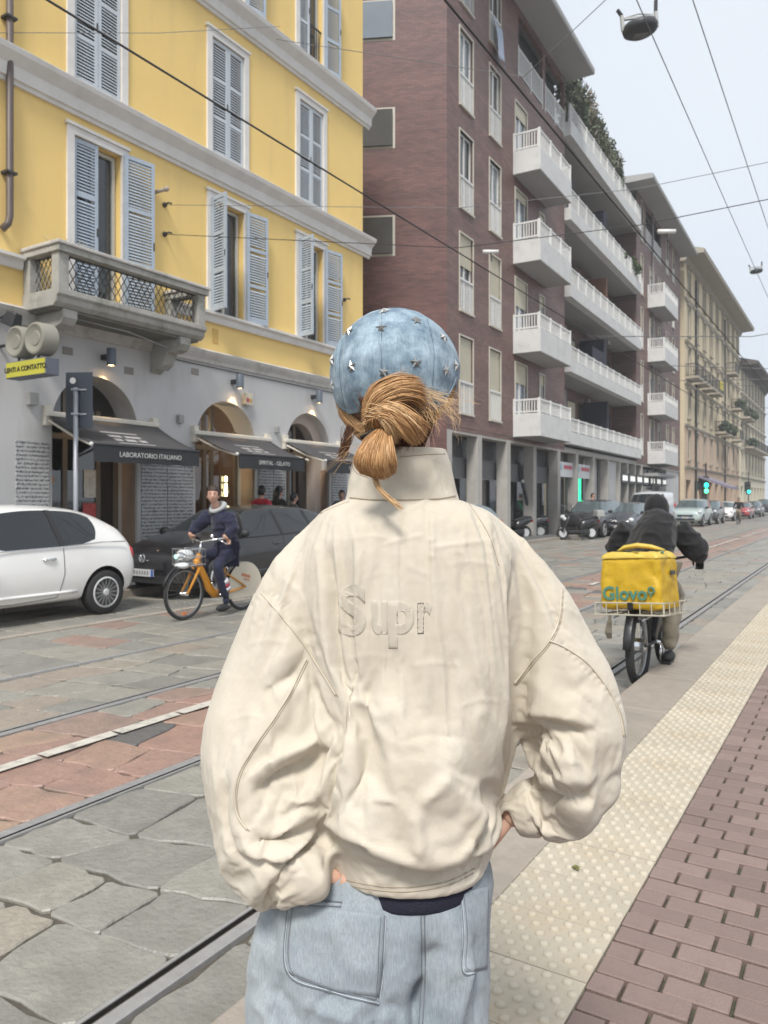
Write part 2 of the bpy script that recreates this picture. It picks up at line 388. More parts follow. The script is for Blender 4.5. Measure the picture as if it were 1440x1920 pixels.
# ---------------------------------------------------------------- wall helpers (local frame: x out of the wall, y along it, z up)
def wall_panel(mb,y0,y1,z0,z1,ops,depth=.35,x=0.0):
    ys=sorted({y0,y1,*[v for o in ops for v in o[:2] if y0<v<y1]}); zs=sorted({z0,z1,*[v for o in ops for v in o[2:4] if z0<v<z1]})
    for a,b in zip(ys,ys[1:]):
        run=None
        for c,d in zip(zs,zs[1:]):
            cy,cz=(a+b)/2,(c+d)/2; hole=any(o[0]<cy<o[1] and o[2]<cz<o[3] for o in ops)
            if not hole: run=(run[0],d) if run else (c,d)
            if hole or d==zs[-1]:
                if run: mb.quad((x,a,run[0]),(x,b,run[0]),(x,b,run[1]),(x,a,run[1])); run=None
    for o in ops:
        a,b,c,d=o[:4]; X=x-depth
        mb.quad((x,a,c),(X,a,c),(X,a,d),(x,a,d)); mb.quad((x,b,c),(x,b,d),(X,b,d),(X,b,c)); mb.quad((x,a,d),(X,a,d),(X,b,d),(x,b,d)); mb.quad((x,a,c),(x,b,c),(X,b,c),(X,a,c))
def profile_run(prof,y0,y1):   # prof: list of (x,z)
    return MB().prism([(p[0],p[1]) for p in prof],y0,y1,'Y')
M_pane=mat('window_glass_dark',(.035,.04,.045),.04,spec=.8,var=.3,vs=1.2)
M_panesky=mat('window_glass_sky_tint',(.16,.19,.22),.05,spec=1,var=.2,vs=.8)  # pale pane colour stands in for reflected sky
def sash(parent,y0,y1,z0,z1,x,m,nv=2,fw=.055,pm=None,name='window_frame',hb=()):
    mb=MB(); mb.bb((x-.03,y0,z0),(x+.03,y0+fw,z1)); mb.bb((x-.03,y1-fw,z0),(x+.03,y1,z1)); mb.bb((x-.031,y0+fw,z1-fw),(x+.029,y1-fw,z1)); mb.bb((x-.031,y0+fw,z0),(x+.029,y1-fw,z0+fw))
    for k in range(1,nv):
        y=y0+(y1-y0)*k/nv; mb.bb((x-.028,y-fw*.6,z0+fw),(x+.032,y+fw*.6,z1-fw))
    for h in hb: mb.bb((x-.029,y0+fw,h-.02),(x+.025,y1-fw,h+.02))
    fr=mb.build(name,m,parent)
    MB().bb((x-.022,y0+fw*.5,z0+fw*.5),(x-.012,y1-fw*.5,z1-fw*.5)).build('pane',pm or M_pane,fr)
    return fr
# ---------------------------------------------------------------- yellow building
M_yel=mat('yellow_plaster',(.82,.585,.215),.85,var=.05,vs=.9,bump=.12,bs=25,dirt=((.62,.45,.20),1.3,.45,.22))
M_trim=mat('stone_trim',(.68,.66,.63),.8,var=.1,vs=2.5,bump=.15,bs=30,dirt=((.46,.44,.41),1.6,.4))
M_led=mat('weathered_ledge',(.50,.48,.45),.85,var=.2,vs=3,bump=.3,bs=25,dirt=((.20,.19,.16),2.2,.7))
M_gf=mat('grey_plaster',(.50,.495,.49),.85,var=.07,vs=.8,bump=.12,bs=20,dirt=((.34,.325,.305),1.3,.6,.25))
M_sh=mat('blue_grey_shutter',(.36,.42,.49),.6,var=.1,vs=5,objr=.04,dirt=((.50,.53,.56),4,.4))
M_shw=mat('pale_worn_shutter',(.52,.56,.60),.65,var=.1,vs=5,objr=.04,dirt=((.36,.38,.38),5,.5))
M_sash=mat('sash_paint',(.52,.52,.48),.5,var=.06)
M_iron=mat('dark_iron',(.035,.035,.035),.5,var=.2)
M_conc=mat('mossy_concrete',(.36,.35,.32),.9,var=.22,vs=4,bump=.4,bs=22,dirt=((.11,.12,.07),2.4,.8))
M_under=mat('dark_soffit',(.17,.165,.14),.9,var=.3,vs=4,bump=.4,bs=18,dirt=((.07,.085,.04),2,.8))  # balcony underside: darker than the slab concrete, with greenish blotches
yb=thing('yellow_building','yellow plastered corner house with blue grey louvred shutters above arched shops','building',(-11.3,0,0))
COLS=[(8.26,9.24),(11.50,12.47),(14.38,15.33)]; F=[(4.80,7.72),(8.62,11.05),(12.12,14.6)]
sill=[5.36,8.62,12.12]
ops=[]
for k,(a,b) in enumerate(COLS):
    ops+= [(a,b,4.82 if k==0 else 5.40,7.72),(a,b,8.62,11.05),(a,b,12.12,14.6)]
ops+= [(4.9,5.9,5.4,7.72),(4.9,5.9,8.62,11.05),(4.9,5.9,12.12,14.6)]
mb=MB(); wall_panel(mb,2,17.13,4.6,16.2,ops,.3)
mb.quad((0,17.13,4.6),(-9,17.13,4.6),(-9,17.13,16.2),(0,17.13,16.2)); mb.quad((0,2,0),(-9,2,0),(-9,2,16.2),(0,2,16.2)); mb.quad((0,2,16.2),(0,17.13,16.2),(-9,17.13,16.2),(-9,2,16.2))
mb.build('upper_wall',M_yel,yb)
MB().bb((-.5,2.1,4.7),(-.45,17.0,16)).build('dark_room',mat('dark_interior',(.03,.03,.03),.9),yb)
for nm,z,p in (('cornice',8.05,[(0,0),(.05,0),(.06,.06),(.10,.07),(.12,.26),(.26,.40),(.28,.47),(0,.50)]),('cornice',11.52,[(0,0),(.05,0),(.06,.06),(.10,.07),(.12,.27),(.26,.42),(.28,.50),(0,.54)])):
    o=profile_run([(x,z+h) for x,h in p],2,17.4).build(nm,M_trim,yb)
    profile_run([(0,z+p[-1][1]),(.275,z+p[-2][1]+.004),(.27,z+p[-2][1]+.02),(0,z+p[-1][1]+.03)],2,17.4).build('flashing',M_led,o)
profile_run([(0,5.18),(.07,5.18),(.09,5.24),(.09,5.30),(.16,5.33),(.16,5.38),(0,5.40)],10.5,17.16).build('sill_course',M_trim,yb)
profile_run([(0,5.18),(.07,5.18),(.09,5.24),(.09,5.30),(.16,5.33),(.16,5.38),(0,5.40)],2,7.3).build('sill_course',M_trim,yb)
profile_run([(0,4.32),(.04,4.33),(.05,4.40),(.11,4.50),(.13,4.56),(0,4.62)],2,17.16).build('ledge',M_led,yb)
# --- louvred shutters: a leaf hinged at y=0, with slats as pieces of it
slat_me=MB().box((0,0,0),(.058,.36,.006),ry=R(57)).mesh('slat'); 
nslat=[0]
def leaf(y,z,w,h,ang,m,x=.0,lab=None,fl=1):
    """ang 0: closed in the wall plane reaching to +y; the hinge line stands at (x,y)"""
    st=.065; mb=MB(); d=.038
    mb.bb((-d/2,0,0),(d/2,st,h)); mb.bb((-d/2,w-st,0),(d/2,w,h))
    z3=[0,h*.34,h*.67,h]
    for i,q in enumerate(z3):
        hh=.10 if i==0 else .075; a=q-(hh/2 if 0<i<3 else (0 if i==0 else hh)); mb.bb((-d/2+.001,st,a),(d/2-.001,w-st,a+hh))
    o=mb.build('shutter',m,yb); o.location=(x,y,z); o.rotation_euler=(0,0,ang)
    if lab: o['label']=lab
    MB().bb((-.005,w-.03,h*.45),(.03,w-.005,h*.5)).build('latch',M_iron,o)
    k=0; zz=.13; stuff=MB()
    lim=nslat[0]<268 and z<12
    while zz<h-.08:
        if all(abs(zz-q)>.06 for q in z3[1:3]):
            if lim:
                s=link(bpy.data.objects.new('slat',slat_me),o); s.location=(0,w/2,zz); s.scale=(fl,(w-2*st)/.36,1); nslat[0]+=1
                if not slat_me.materials: slat_me.materials.append(m)
                s.material_slots[0].link='OBJECT'; s.material_slots[0].material=m
            else: stuff.box((0,w/2,zz),(.058,w-2*st,.006),ry=R(57)*fl)
        zz+=.056
    if not lim: tag(stuff.build('slats',m,o),kind='stuff')
    return o
def surround(a,b,z0,z1,head=True):
    mb=MB(); w_=.135
    mb.bb((.0,a-w_,z0),(.045,a,z1)); mb.bb((0,b,z0),(.045,b+w_,z1)); mb.bb((0,a-w_,z1+.001),(.046,b+w_,z1+w_))
    if head: mb.bb((0,a-w_-.03,z1+w_+.001),(.075,b+w_+.03,z1+w_+.05))
    return mb.build('window_surround',M_trim,yb)
M_cur=mat('curtain',(.42,.42,.40),.9,var=.2,vs=8)
for k,(a,b) in enumerate(COLS):
    for fl in (0,1,2):
        z0=4.82 if (k==0 and fl==0) else (5.40 if fl==0 else [0,8.62,12.12][fl]); z1=[7.72,11.05,14.6][fl]
        s=surround(a,b,z0,z1); wd=(b-a)/2
        shut=(fl==1) 
        if not shut:
            sash(yb,a+.02,b-.02,z0+.02,z1-.02,-.16,M_sash,2,.06)
            MB().bb((-.26,a+.05,z0),(-.25,a+.3,z1)).build('curtain',M_cur,yb)
        else: MB().bb((-.2,a,z0),(-.19,b,z1)).build('pane',M_pane,yb)
        if shut:
            leaf(a+.008,z0+.02,wd-.012,z1-z0-.04,R(-2),M_shw,-.02); leaf(b-.008,z0+.02,wd-.012,z1-z0-.04,PI+R(2),M_shw,-.02,None,-1)
        elif fl==0 and k==0:
            leaf(a+.008,z0+.02,wd-.012,z1-z0-.04,R(-3),M_sh,-.02); leaf(b+.02,z0+.02,.60,z1-z0+.02,R(-9),M_sh,.085)
        elif fl==0:
            leaf(a-.02,z0,wd-.012,z1-z0-.0,R(-101),M_sh,.06); leaf(b+.02,z0-.02,.58,z1-z0+.05,R(-9),M_sh,.085)
        else:
            leaf(a+.008,z0+.02,wd-.1,z1-z0-.04,R(-6),M_shw,-.02); leaf(b+.02,z0-.02,.5,z1-z0,R(-14),M_sh,.07)
            rl=MB()
            for q in range(9): rl.bb((-.05,a+.05+q*.1,z0+.05),(-.035,a+.065+q*.1,z0+.95))
            rl.bb((-.06,a,z0+.95),(-.03,b,z0+.98)); rl.build('window_railing',M_iron,yb)
# --- balcony
bal=MB(); Y0,Y1,PX=7.33,10.46,.92
bal.prism([(0,4.54),(PX-.14,4.54),(PX-.06,4.60),(PX-.05,4.68),(PX,4.71),(PX,4.80),(0,4.80)],Y0,Y1,'Y')
bo=bal.build('balcony',M_conc,yb,bevel=.012)
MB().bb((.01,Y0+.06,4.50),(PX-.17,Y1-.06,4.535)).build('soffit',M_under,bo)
pr=MB()
for (x,y) in ((PX-.11,Y0+.11),(PX-.11,Y1-.11),(.09,Y0+.11),(.09,Y1-.11)): pr.box((x,y,5.08),(.17,.19,.56))
pr.bb((.0,Y0-.02,5.36),(PX-.221,Y0+.22,5.46)); pr.bb((.0,Y1-.22,5.36),(PX-.221,Y1+.02,5.46)); pr.bb((PX-.22,Y0-.02,5.36),(PX+.03,Y1+.02,5.46))
pr.build('parapet',M_conc,bo,bevel=.01)
cp=MB(); cp.bb((0,Y0-.05,5.462),(PX-.251,Y0+.25,5.52)); cp.bb((0,Y1-.25,5.462),(PX-.251,Y1+.05,5.52)); cp.bb((PX-.25,Y0-.05,5.462),(PX+.06,Y1+.05,5.52)); cp.build('coping',M_led,bo,bevel=.015)
gr=MB()
def lattice(p0,p1,z0,z1,n):
    a,b=Vector(p0),Vector(p1); L_=(b-a).length; h=z1-z0; st=L_/n; up=Vector((0,0,1))
    for i in range(-3,n+3):
        for sg in (1,-1):
            q0=i*st; q1=q0+sg*h*.62; c0,c1=q0,q1; t0,t1=0.,1.
            def cl(v): return max(0,min(L_,v))
            if max(c0,c1)<=0 or min(c0,c1)>=L_: continue
            for lo in (0,L_):
                if (c0-lo)*(c1-lo)<0:
                    tt=(lo-c0)/(c1-c0)
                    if (lo==0 and c0<0) or (lo==L_ and c0>L_): t0=max(t0,tt)
                    else: t1=min(t1,tt)
            A=a+(b-a)*((c0+(c1-c0)*t0)/L_)+up*(z0-a.z+h*t0); B=a+(b-a)*((c0+(c1-c0)*t1)/L_)+up*(z0-a.z+h*t1)
            gr.tube([A,B],.0085,4)
    for z in (z0+.01,z1-.01): gr.tube([a+up*(z-a.z),b+up*(z-a.z)],.011,4)
lattice((PX-.11,Y0+.21,0),(PX-.11,Y1-.21,0),4.81,5.35,22); lattice((.19,Y0+.11,0),(PX-.2,Y0+.11,0),4.81,5.35,5); lattice((.19,Y1-.11,0),(PX-.2,Y1-.11,0),4.81,5.35,5)
gr.build('grille',M_iron,bo)
for y in (Y0+.30,Y1-.42):
    pf=[(0,4.53),(.80,4.53),(.80,4.40),(.72,4.30),(.58,4.26),(.46,4.27),(.40,4.18),(.34,4.06),(.22,3.98),(.12,4.0),(0,3.92)]
    MB().prism(pf,y-.13,y+.13,'Y').build('corbel',M_conc,bo,bevel=.015)
M_leafd=mat('dry_leaf',(.16,.15,.05),.7,island=.4); M_leaf=mat('leaf',(.06,.10,.035),.6,island=.5)
mb=MB(); rr=random.Random(2)
for k in range(26):
    y=Y0+.1+rr.uniform(0,.55); a=rr.uniform(-.5,.5); mb.tube([(PX-.3,y,5.45),(PX-.3+rr.uniform(-.1,.1),y+a*.15,5.55+rr.uniform(0,.1)),(PX-.3+rr.uniform(-.15,.15),y+a*.35,5.58+rr.uniform(-.02,.14))],.004,3)
pt=mb.build('balcony_plant',mat('dry_stem',(.42,.36,.24),.8),bo)
# --- arches
ARC=[(7.86,9.62,3.70),(11.06,12.86,3.62),(13.92,15.62,3.64)]
gfo=[(a,b,.12,t) for a,b,t in ARC]
mb=MB(); wall_panel(mb,2,17.13,.12,4.4,[],.5) if False else None
wall=MB(); ys=[2]+[v for a,b,t in ARC for v in (a,b)]+[17.13]
for i in range(0,len(ys),2): wall.quad((0,ys[i],.1),(0,ys[i+1],.1),(0,ys[i+1],4.4),(0,ys[i],4.4))
DEP=.55
for ai,(a,b,top) in enumerate(ARC):
    r_=(b-a)/2; c=(a+b)/2; sp=top-r_; N=24
    def rev(a,b,r_,c,x0,x1,bot=.1):
        pts=[(a,bot)]+[(c-r_*math.cos(PI*k/N),sp+r_*math.sin(PI*k/N)) for k in range(N+1)]+[(b,bot)]
        for p,q in zip(pts,pts[1:]): wall.quad((x0,*p),(x0,*q),(x1,*q),(x1,*p))
    for k in range(N):
        y0_,z0_=c-r_*math.cos(PI*k/N),sp+r_*math.sin(PI*k/N); y1_,z1_=c-r_*math.cos(PI*(k+1)/N),sp+r_*math.sin(PI*(k+1)/N)
        wall.quad((0,y0_,z0_),(0,y1_,z1_),(0,y1_,4.4),(0,y0_,4.4))
    rev(a,b,r_,c,0,-DEP)
    if ai==2:
        r2=r_*.74; w2=MB()
        for k in range(N):
            p0=(c-r_*math.cos(PI*k/N),sp+r_*math.sin(PI*k/N)); p1=(c-r_*math.cos(PI*(k+1)/N),sp+r_*math.sin(PI*(k+1)/N))
            q0=(c-r2*math.cos(PI*k/N),sp+r2*math.sin(PI*k/N)); q1=(c-r2*math.cos(PI*(k+1)/N),sp+r2*math.sin(PI*(k+1)/N))
            w2.quad((-.24,*p0),(-.24,*p1),(-.30,*q1),(-.30,*q0)); w2.quad((-.30,*q0),(-.30,*q1),(-.8,*q1),(-.8,*q0))
        for sgn in (-1,1): w2.quad((-.24,c+sgn*r_,.1),(-.30,c+sgn*r2,.1),(-.30,c+sgn*r2,sp),(-.24,c+sgn*r_,sp)); w2.quad((-.30,c+sgn*r2,.1),(-.8,c+sgn*r2,.1),(-.8,c+sgn*r2,sp),(-.30,c+sgn*r2,sp))
        w2.build('niche',mat('pinkish_plaster',(.46,.40,.37),.8,var=.08),yb,smooth=True,angle=30)
wall.build('ground_floor_wall',M_gf,yb)
M_dado=mat('bronze_jamb',(.30,.21,.15),.5,var=.15,vs=4); M_room=mat('shop_wall',(.10,.055,.032),.8,var=.3,vs=2); M_wood=mat('shop_wood',(.20,.085,.04),.5,var=.25,vs=5)
M_glz=glass_mat('shop_glass',(.62,.64,.6),.10); M_bronze=mat('bronze_frame',(.13,.105,.075),.45,var=.15); M_cream=mat('cream_metal',(.62,.58,.50),.5,var=.1)
M_blk=mat('black_metal',(.022,.024,.028),.45,var=.2); M_warm=mat('lamp_glow',(1,.75,.4),.5,emit=(1,.62,.25),es=9)
for ai,(a,b,top) in enumerate(ARC):
    r_=(b-a)/2; c=(a+b)/2; X=-DEP
    rm=MB(); rm.bb((X-3.2,a-.6,.05),(X-3.1,b+.6,3.8)); rm.bb((X-3.1,a-.62,.05),(X,a-.6,3.8)); rm.bb((X-3.1,b+.6,.05),(X,b+.62,3.8)); rm.bb((X-3.1,a-.6,3.8),(X,b+.6,3.85)); rm.bb((X-3.1,a-.6,.05),(X,b+.6,.09))
    rmo=rm.build('shop_room',M_room,yb)
    sh=MB()
    for q in range(4): sh.bb((X-3.05,a-.2,.5+q*.5),(X-2.75,b+.3,.54+q*.5))
    sh.bb((X-1.3,a+.0,.1),(X-.7,b-.5,1.0)); sh.build('shelving',M_wood,yb)
    bt=MB(); rq=random.Random(ai)
    for q in range(3):
        for w_ in range(9): 
            if rq.random()<.75: bt.lathe([(.05,0),(.05,.18),(.02,.24),(.02,.3)],(X-2.9,a+.1+w_*.2,.54+q*.5),6)
    tag(bt.build('jars',mat('shop_goods',(.30,.20,.12),.4,island=.7),yb),kind='stuff')
    fr=MB(); y=[a+.06,c-.12,c+.1,b-.06] if ai else [a+.06,a+.62,b-.45,b-.06]
    for q in y: fr.bb((X-.03,q-.045,.1),(X+.03,q+.045,top-.1 if abs(q-c)<.3 else top-r_+.35))
    fr.bb((X-.031,a,2.62),(X+.029,b,2.72)); fr.bb((X-.029,a,.1),(X+.031,b,.34)); fr.bb((X-.029,a,.72),(X+.028,b,.78)) if ai==0 else None
    fo=fr.build('shop_front',M_bronze,yb)
    MB().quad((X,a,.1),(X,b,.1),(X,b,top),(X,a,top)).build('pane',M_glz,fo)
    for sgn,yy in ((1,a),(-1,b)): MB().bb((-.40,yy+sgn*.004,.12),(-.06,yy+sgn*.03,2.3)).build('jamb_cladding',M_dado,yb)
# pendant lamp seen in the middle arch, menu sheets on the glass, lit door strip
pl=MB(); pl.lathe([(.0,.10),(.10,.08),(.17,.0),(.16,-.02),(.05,-.03),(0,-.03)],(-1.35,11.75,3.27),14); pl.tube([(-1.35,11.75,3.36),(-1.35,11.75,3.8)],.008,5)
po=pl.build('pendant_lamp',mat('lamp_shade_yellow',(.7,.5,.15),.5,emit=(1,.72,.2),es=2.2),yb,smooth=True)
pll=bpy.data.lights.new('pendant_light','POINT'); pll.energy=25; pll.color=(1,.7,.4); pll.shadow_soft_size=.1; plo=link(bpy.data.objects.new('pendant_light',pll),yb); plo.location=(-1.35,11.75,3.1)
for (y,z,w_,h_,c_) in ((9.02,1.85,.30,.5,(.5,.5,.48)),(9.02,1.35,.34,.3,(.45,.08,.08)),(8.1,1.9,.35,.12,(.4,.25,.15)),(12.5,1.75,.16,.1,(.6,.6,.58)),(9.0,.62,.5,.22,(.55,.56,.55)),(9.05,1.02,.36,.24,(.55,.55,.57))):
    MB().bb((-DEP+.012,y-w_/2,z-h_/2),(-DEP+.018,y+w_/2,z+h_/2)).build('notice',mat('notice_%.2f'%c_[0],c_,.6,var=.4,vs=14),yb)
ls=MB()
for z in (2.02,1.86,1.70): ls.bb((-DEP+.04,12.43,z-.065),(-DEP+.06,12.49,z+.055))
ls.build('lit_strip',mat('strip_glow',(1,.95,.6),.5,emit=(1,.92,.5),es=3.0),yb)
# --- pier menu boards with hand lettering
def script_mat():
    m=bpy.data.materials.new('hand_lettered_board'); m.use_nodes=True; t=m.node_tree; b=t.nodes['Principled BSDF']; L=t.links.new
    c=t.nodes.new('ShaderNodeTexCoord'); mp=t.nodes.new('ShaderNodeMapping'); mp.inputs['Scale'].default_value=(1,26,17); L(c.outputs['Object'],mp.inputs[0])
    n=t.nodes.new('ShaderNodeTexNoise'); n.inputs['Scale'].default_value=1.6; n.inputs['Detail'].default_value=4; n.inputs['Distortion'].default_value=1.4; L(mp.outputs[0],n.inputs['Vector'])
    sx=t.nodes.new('ShaderNodeSeparateXYZ'); L(c.outputs['Object'],sx.inputs[0])
    wv=t.nodes.new('ShaderNodeMath'); wv.operation='MULTIPLY'; wv.inputs[1].default_value=95; L(sx.outputs['Z'],wv.inputs[0]); sn=t.nodes.new('ShaderNodeMath'); sn.operation='SINE'; L(wv.outputs[0],sn.inputs[0])
    a=t.nodes.new('ShaderNodeMath'); a.operation='MULTIPLY_ADD'; a.inputs[1].default_value=.10; L(sn.outputs[0],a.inputs[0]); L(n.outputs['Fac'],a.inputs[2])
    r_=t.nodes.new('ShaderNodeValToRGB'); e=r_.color_ramp.elements; e[0].position=.50; e[1].position=.58; e[0].color=(.47,.47,.47,1); e[1].color=(.10,.10,.105,1); L(a.outputs[0],r_.inputs[0]); L(r_.outputs[0],b.inputs['Base Color']); b.inputs['Roughness'].default_value=.7
    return m
M_scr=script_mat()
for (a,b,z0,z1) in ((7.22,7.80,.5,2.50),(9.70,10.30,.35,2.6),(10.33,10.98,.35,2.6),(12.95,13.42,.4,2.5),(13.45,13.86,.4,2.5),(15.72,16.35,.4,2.4)):
    MB().bb((.002,a,z0),(.02,b,z1)).build('lettered_board',M_scr,yb)
MB().bb((.0,2,.12),(.03,7.18,.9)).build('plinth',M_led,yb)
# --- small things fixed to the ground floor wall
def wbox(name,y,z,w_,h_,d_,m,label=None,x=0):
    o=MB().bb((x,y-w_/2,z-h_/2),(x+d_,y+w_/2,z+h_/2)).build(name,m,yb,bevel=.006)
    if label: o['label']=label
    return o
M_grybox=mat('grey_box',(.30,.30,.29),.6); M_plas=mat('cream_plastic',(.60,.54,.42),.5)
wbox('junction_box',7.48,3.17,.16,.2,.10,M_grybox); wbox('junction_box',10.62,3.13,.12,.16,.09,M_grybox); wbox('junction_box',13.55,3.15,.10,.14,.08,M_grybox)
ab=wbox('alarm_box',12.52,3.73,.22,.26,.12,M_plas); MB().bb((.121,12.44,3.66),(.128,12.51,3.74)).build('red_lens',mat('red_plastic',(.5,.05,.04),.4),ab); MB().bb((.121,12.54,3.66),(.128,12.60,3.74)).build('ochre_lens',mat('ochre_plastic',(.5,.3,.06),.4),ab)
for (y,z) in ((8.15,4.05),(9.42,3.9),(11.05,4.12),(12.35,4.18)): wbox('vent_grating',y,z,.2,.13,.012,mat('vent_grey',(.24,.22,.2),.8))
wbox('vent_cover',11.62,4.93,.16,.30,.01,mat('vent_ochre',(.62,.40,.12),.8))
MB().tube([(.02,9.9,4.28),(.02,13,4.26),(.02,17.1,4.25)],.009,5).build('wall_cable',M_iron,yb)
MB().tube([(.55,Y0+.5,4.47),(.75,8.8,4.40),(.72,9.6,4.30),(.3,10.25,4.36)],.008,5).build('loose_cable',M_grybox,yb)
dp=MB(); dp.tube([(.10,7.06,16.2),(.10,7.06,5.95),(.12,7.02,5.82),(.05,6.96,5.72)],.055,10)
dpo=dp.build('downpipe',mat('brown_pipe',(.11,.085,.075),.5,var=.15),yb,smooth=True)
for z in (6.6,9.0,11): MB().bb((0,6.97,z),(.17,7.15,z+.035)).build('pipe_clip',M_iron,dpo)
# --- wall lamps (lit)
LN=['lit grey cylinder wall lamp over the first awning, under the balcony','lit grey cylinder wall lamp over the middle arch','lit grey cylinder wall lamp over the right-hand arch, nearest the cap']
for (y,lab) in zip((8.86,12.12,14.9),LN):
    t=thing('wall_lamp',lab,'lamp',(-11.3,y,4.02),group='wall lamps over the shop arches')
    MB().lathe([(.0,.17),(.075,.17),(.08,.16),(.08,-.13),(.07,-.13),(.068,-.10),(0,-.10)],(.22,0,0),16).build('housing',mat('lamp_slate',(.10,.12,.15),.45),t,smooth=True,angle=40)
    MB().bb((0,-.05,-.02),(.145,.05,.07)).build('bracket',M_blk,t)
    MB().lathe([(.0,-.105),(.062,-.105),(.062,-.115),(0,-.118)],(.22,0,0),14).build('bulb',M_warm,t)
    sp_=bpy.data.lights.new('wall_lamp_light','SPOT'); sp_.energy=20; sp_.color=(1,.66,.3); sp_.spot_size=R(62); sp_.spot_blend=.7; sp_.shadow_soft_size=.04
    so=link(bpy.data.objects.new('wall_lamp_light',sp_),t); so.location=(.19,0,-.13); so.rotation_euler=(0,R(22),0)
# --- awnings: things of their own
M_awn=mat('awning_cloth',(.055,.053,.055),.75,var=.12,vs=3,bump=.2,bs=160); M_val=mat('awning_valance',(.022,.023,.026),.75,var=.15); M_let=mat('awning_letter',(.55,.55,.53),.7); M_logo=mat('awning_print',(.34,.33,.32),.8,var=.3,vs=20)
AW=[(7.72,9.98,7.72,9.95,2.93,2.42,'LABORATORIO ITALIANO','first black shop awning, left, below the balcony'),(10.98,13.22,10.98,13.02,2.87,2.43,'SPIRITAL - GELATO','second black shop awning, over the middle arch'),(13.80,15.98,13.82,15.9,2.89,2.43,'GELATO','third black shop awning, half hidden by the hair')]
for (a,b,fa,fb_,zw,zf,tx,lab) in AW:
    t=thing('awning',lab,'awning',(-11.3,0,0),group='black awnings over the arches'); PR=1.22
    cl=MB(); N=8
    vs=[];fs=[]
    for i in range(N+1):
        u=i/N
        for j in range(N+1):
            v=j/N; x=.10+(PR-.10)*u; y=(a+(b-a)*v)*(1-u)+(fa+(fb_-fa)*v)*u; z=zw+(zf-zw)*u-.035*math.sin(PI*u)
            vs.append((x,y,z))
    for i in range(N):
        for j in range(N): q=i*(N+1)+j; fs.append((q,q+1,q+N+2,q+N+1))
    o=cl.add(vs,fs).build('canopy',M_awn,t,smooth=True); sm=o.modifiers.new('solid','SOLIDIFY'); sm.thickness=.006
    va=MB(); vs=[];fs=[]
    for j in range(25):
        v=j/24; y=fa+(fb_-fa)*v; w_=.008*math.sin(v*23)
        vs+= [(PR+.012,y,zf),(PR+.02+w_,y,zf-.27-.006*math.sin(v*31))]
    fs=[(2*j,2*j+1,2*j+3,2*j+2) for j in range(24)]
    o=va.add(vs,fs).build('valance',M_val,t); sm=o.modifiers.new('solid','SOLIDIFY'); sm.thickness=.004
    MB().tube([(PR,fa-.02,zf),(PR,fb_+.02,zf)],.022,8).build('front_bar',M_val,t)
    MB().bb((.02,a-.05,zw-.02),(.14,b+.05,zw+.07)).build('cassette',M_cream,t,bevel=.02)
    for y in (a+.02,b-.02):
        ar=MB(); ar.bb((.0,y-.06,zw-.16),(.10,y+.06,zw+.16)); ar.tube([(.09,y,zw-.08),(.65,y+.05,(zw+zf)/2-.10),(PR-.02,y,zf-.02)],.022,6)
        ar.build('folding_arm',M_cream,t)
    MB().ball((PR,fa-.03,zf),.035,10,6).build('end_cap',M_let,t,smooth=True)
    text(tx,.115,M_let,t,face_x((fa+fb_)/2+.02,zf-.14,PR+.031),xs=.98 if len(tx)>10 else 1,ext=.0015)
    # printed logo block on the cloth
    lg=MB(); sl=math.atan2(zf-zw,PR-.1); n_=Vector((math.sin(-sl),0,math.cos(sl)))
    for (u0,u1,v0,v1) in ((.40,.44,.28,.62),(.84,.88,.28,.62),(.52,.60,.30,.42),(.52,.60,.45,.6),(.66,.76,.30,.37),(.66,.76,.40,.5),(.66,.76,.53,.6)):
        P_=[]
        for (u,v) in ((u0,v0),(u1,v0),(u1,v1),(u0,v1)):
            x=.10+(PR-.10)*u; y=(a+(b-a)*v)*(1-u)+(fa+(fb_-fa)*v)*u; P_.append(Vector((x,y,zw+(zf-zw)*u-.035*math.sin(PI*u)+.008)))
        lg.quad(*P_)
    lg.build('printed_emblem',M_logo,t)
# --- optician's sign, floodlight
os_=thing('optician_sign','yellow LENTI A CONTATTO sign with two round lens discs above','sign',(-11.3,6.95,3.5))
MB().bb((.34,-.1,-.125),(1.31,.12,.125)).build('sign_case',mat('sign_case_grey',(.10,.11,.14),.5),os_,bevel=.01)
MB().bb((.355,-.108,-.11),(1.295,-.101,.11)).build('sign_face',mat('sign_yellow',(.47,.44,.05),.5,var=.08,vs=6),os_)
text('LENTI A CONTATTO',.104,mat('sign_black',(.02,.02,.02),.6),os_,Matrix.Translation((.825,-.111,-.005))@Matrix(((1,0,0,0),(0,0,-1,0),(0,1,0,0),(0,0,0,1))),xs=1.02,bold=.002)
for x in (.56,1.04):
    MB().lathe([(.0,-.085),(.10,-.095),(.11,-.082),(.18,-.10),(.20,-.115),(.228,-.11),(.238,-.09),(.24,.14),(.22,.16),(0,.16)],(x,0,.42),28,'Y').build('lens_disc',mat('disc_beige',(.25,.24,.20),.6,var=.1),os_,smooth=True,angle=40)
    mbp=MB(); mbp.tube([(x-.05,0,.1),(x-.05,0,.2)],.02,6); mbp.build('post',M_blk,os_)
MB().tube([(0,0,.42),(.42,0,.42)],.025,6).build('wall_arm',M_blk,os_)
fl=thing('floodlight','small black floodlight above the optician sign','lamp',(-11.3,6.95,4.25))
MB().box((.35,0,.05),(.24,.22,.22),taper=.7,rz=.3,ry=.4).build('head',M_blk,fl,bevel=.02); MB().tube([(0,.0,.1),(.3,0,.15)],.02,6).build('arm',M_blk,fl)
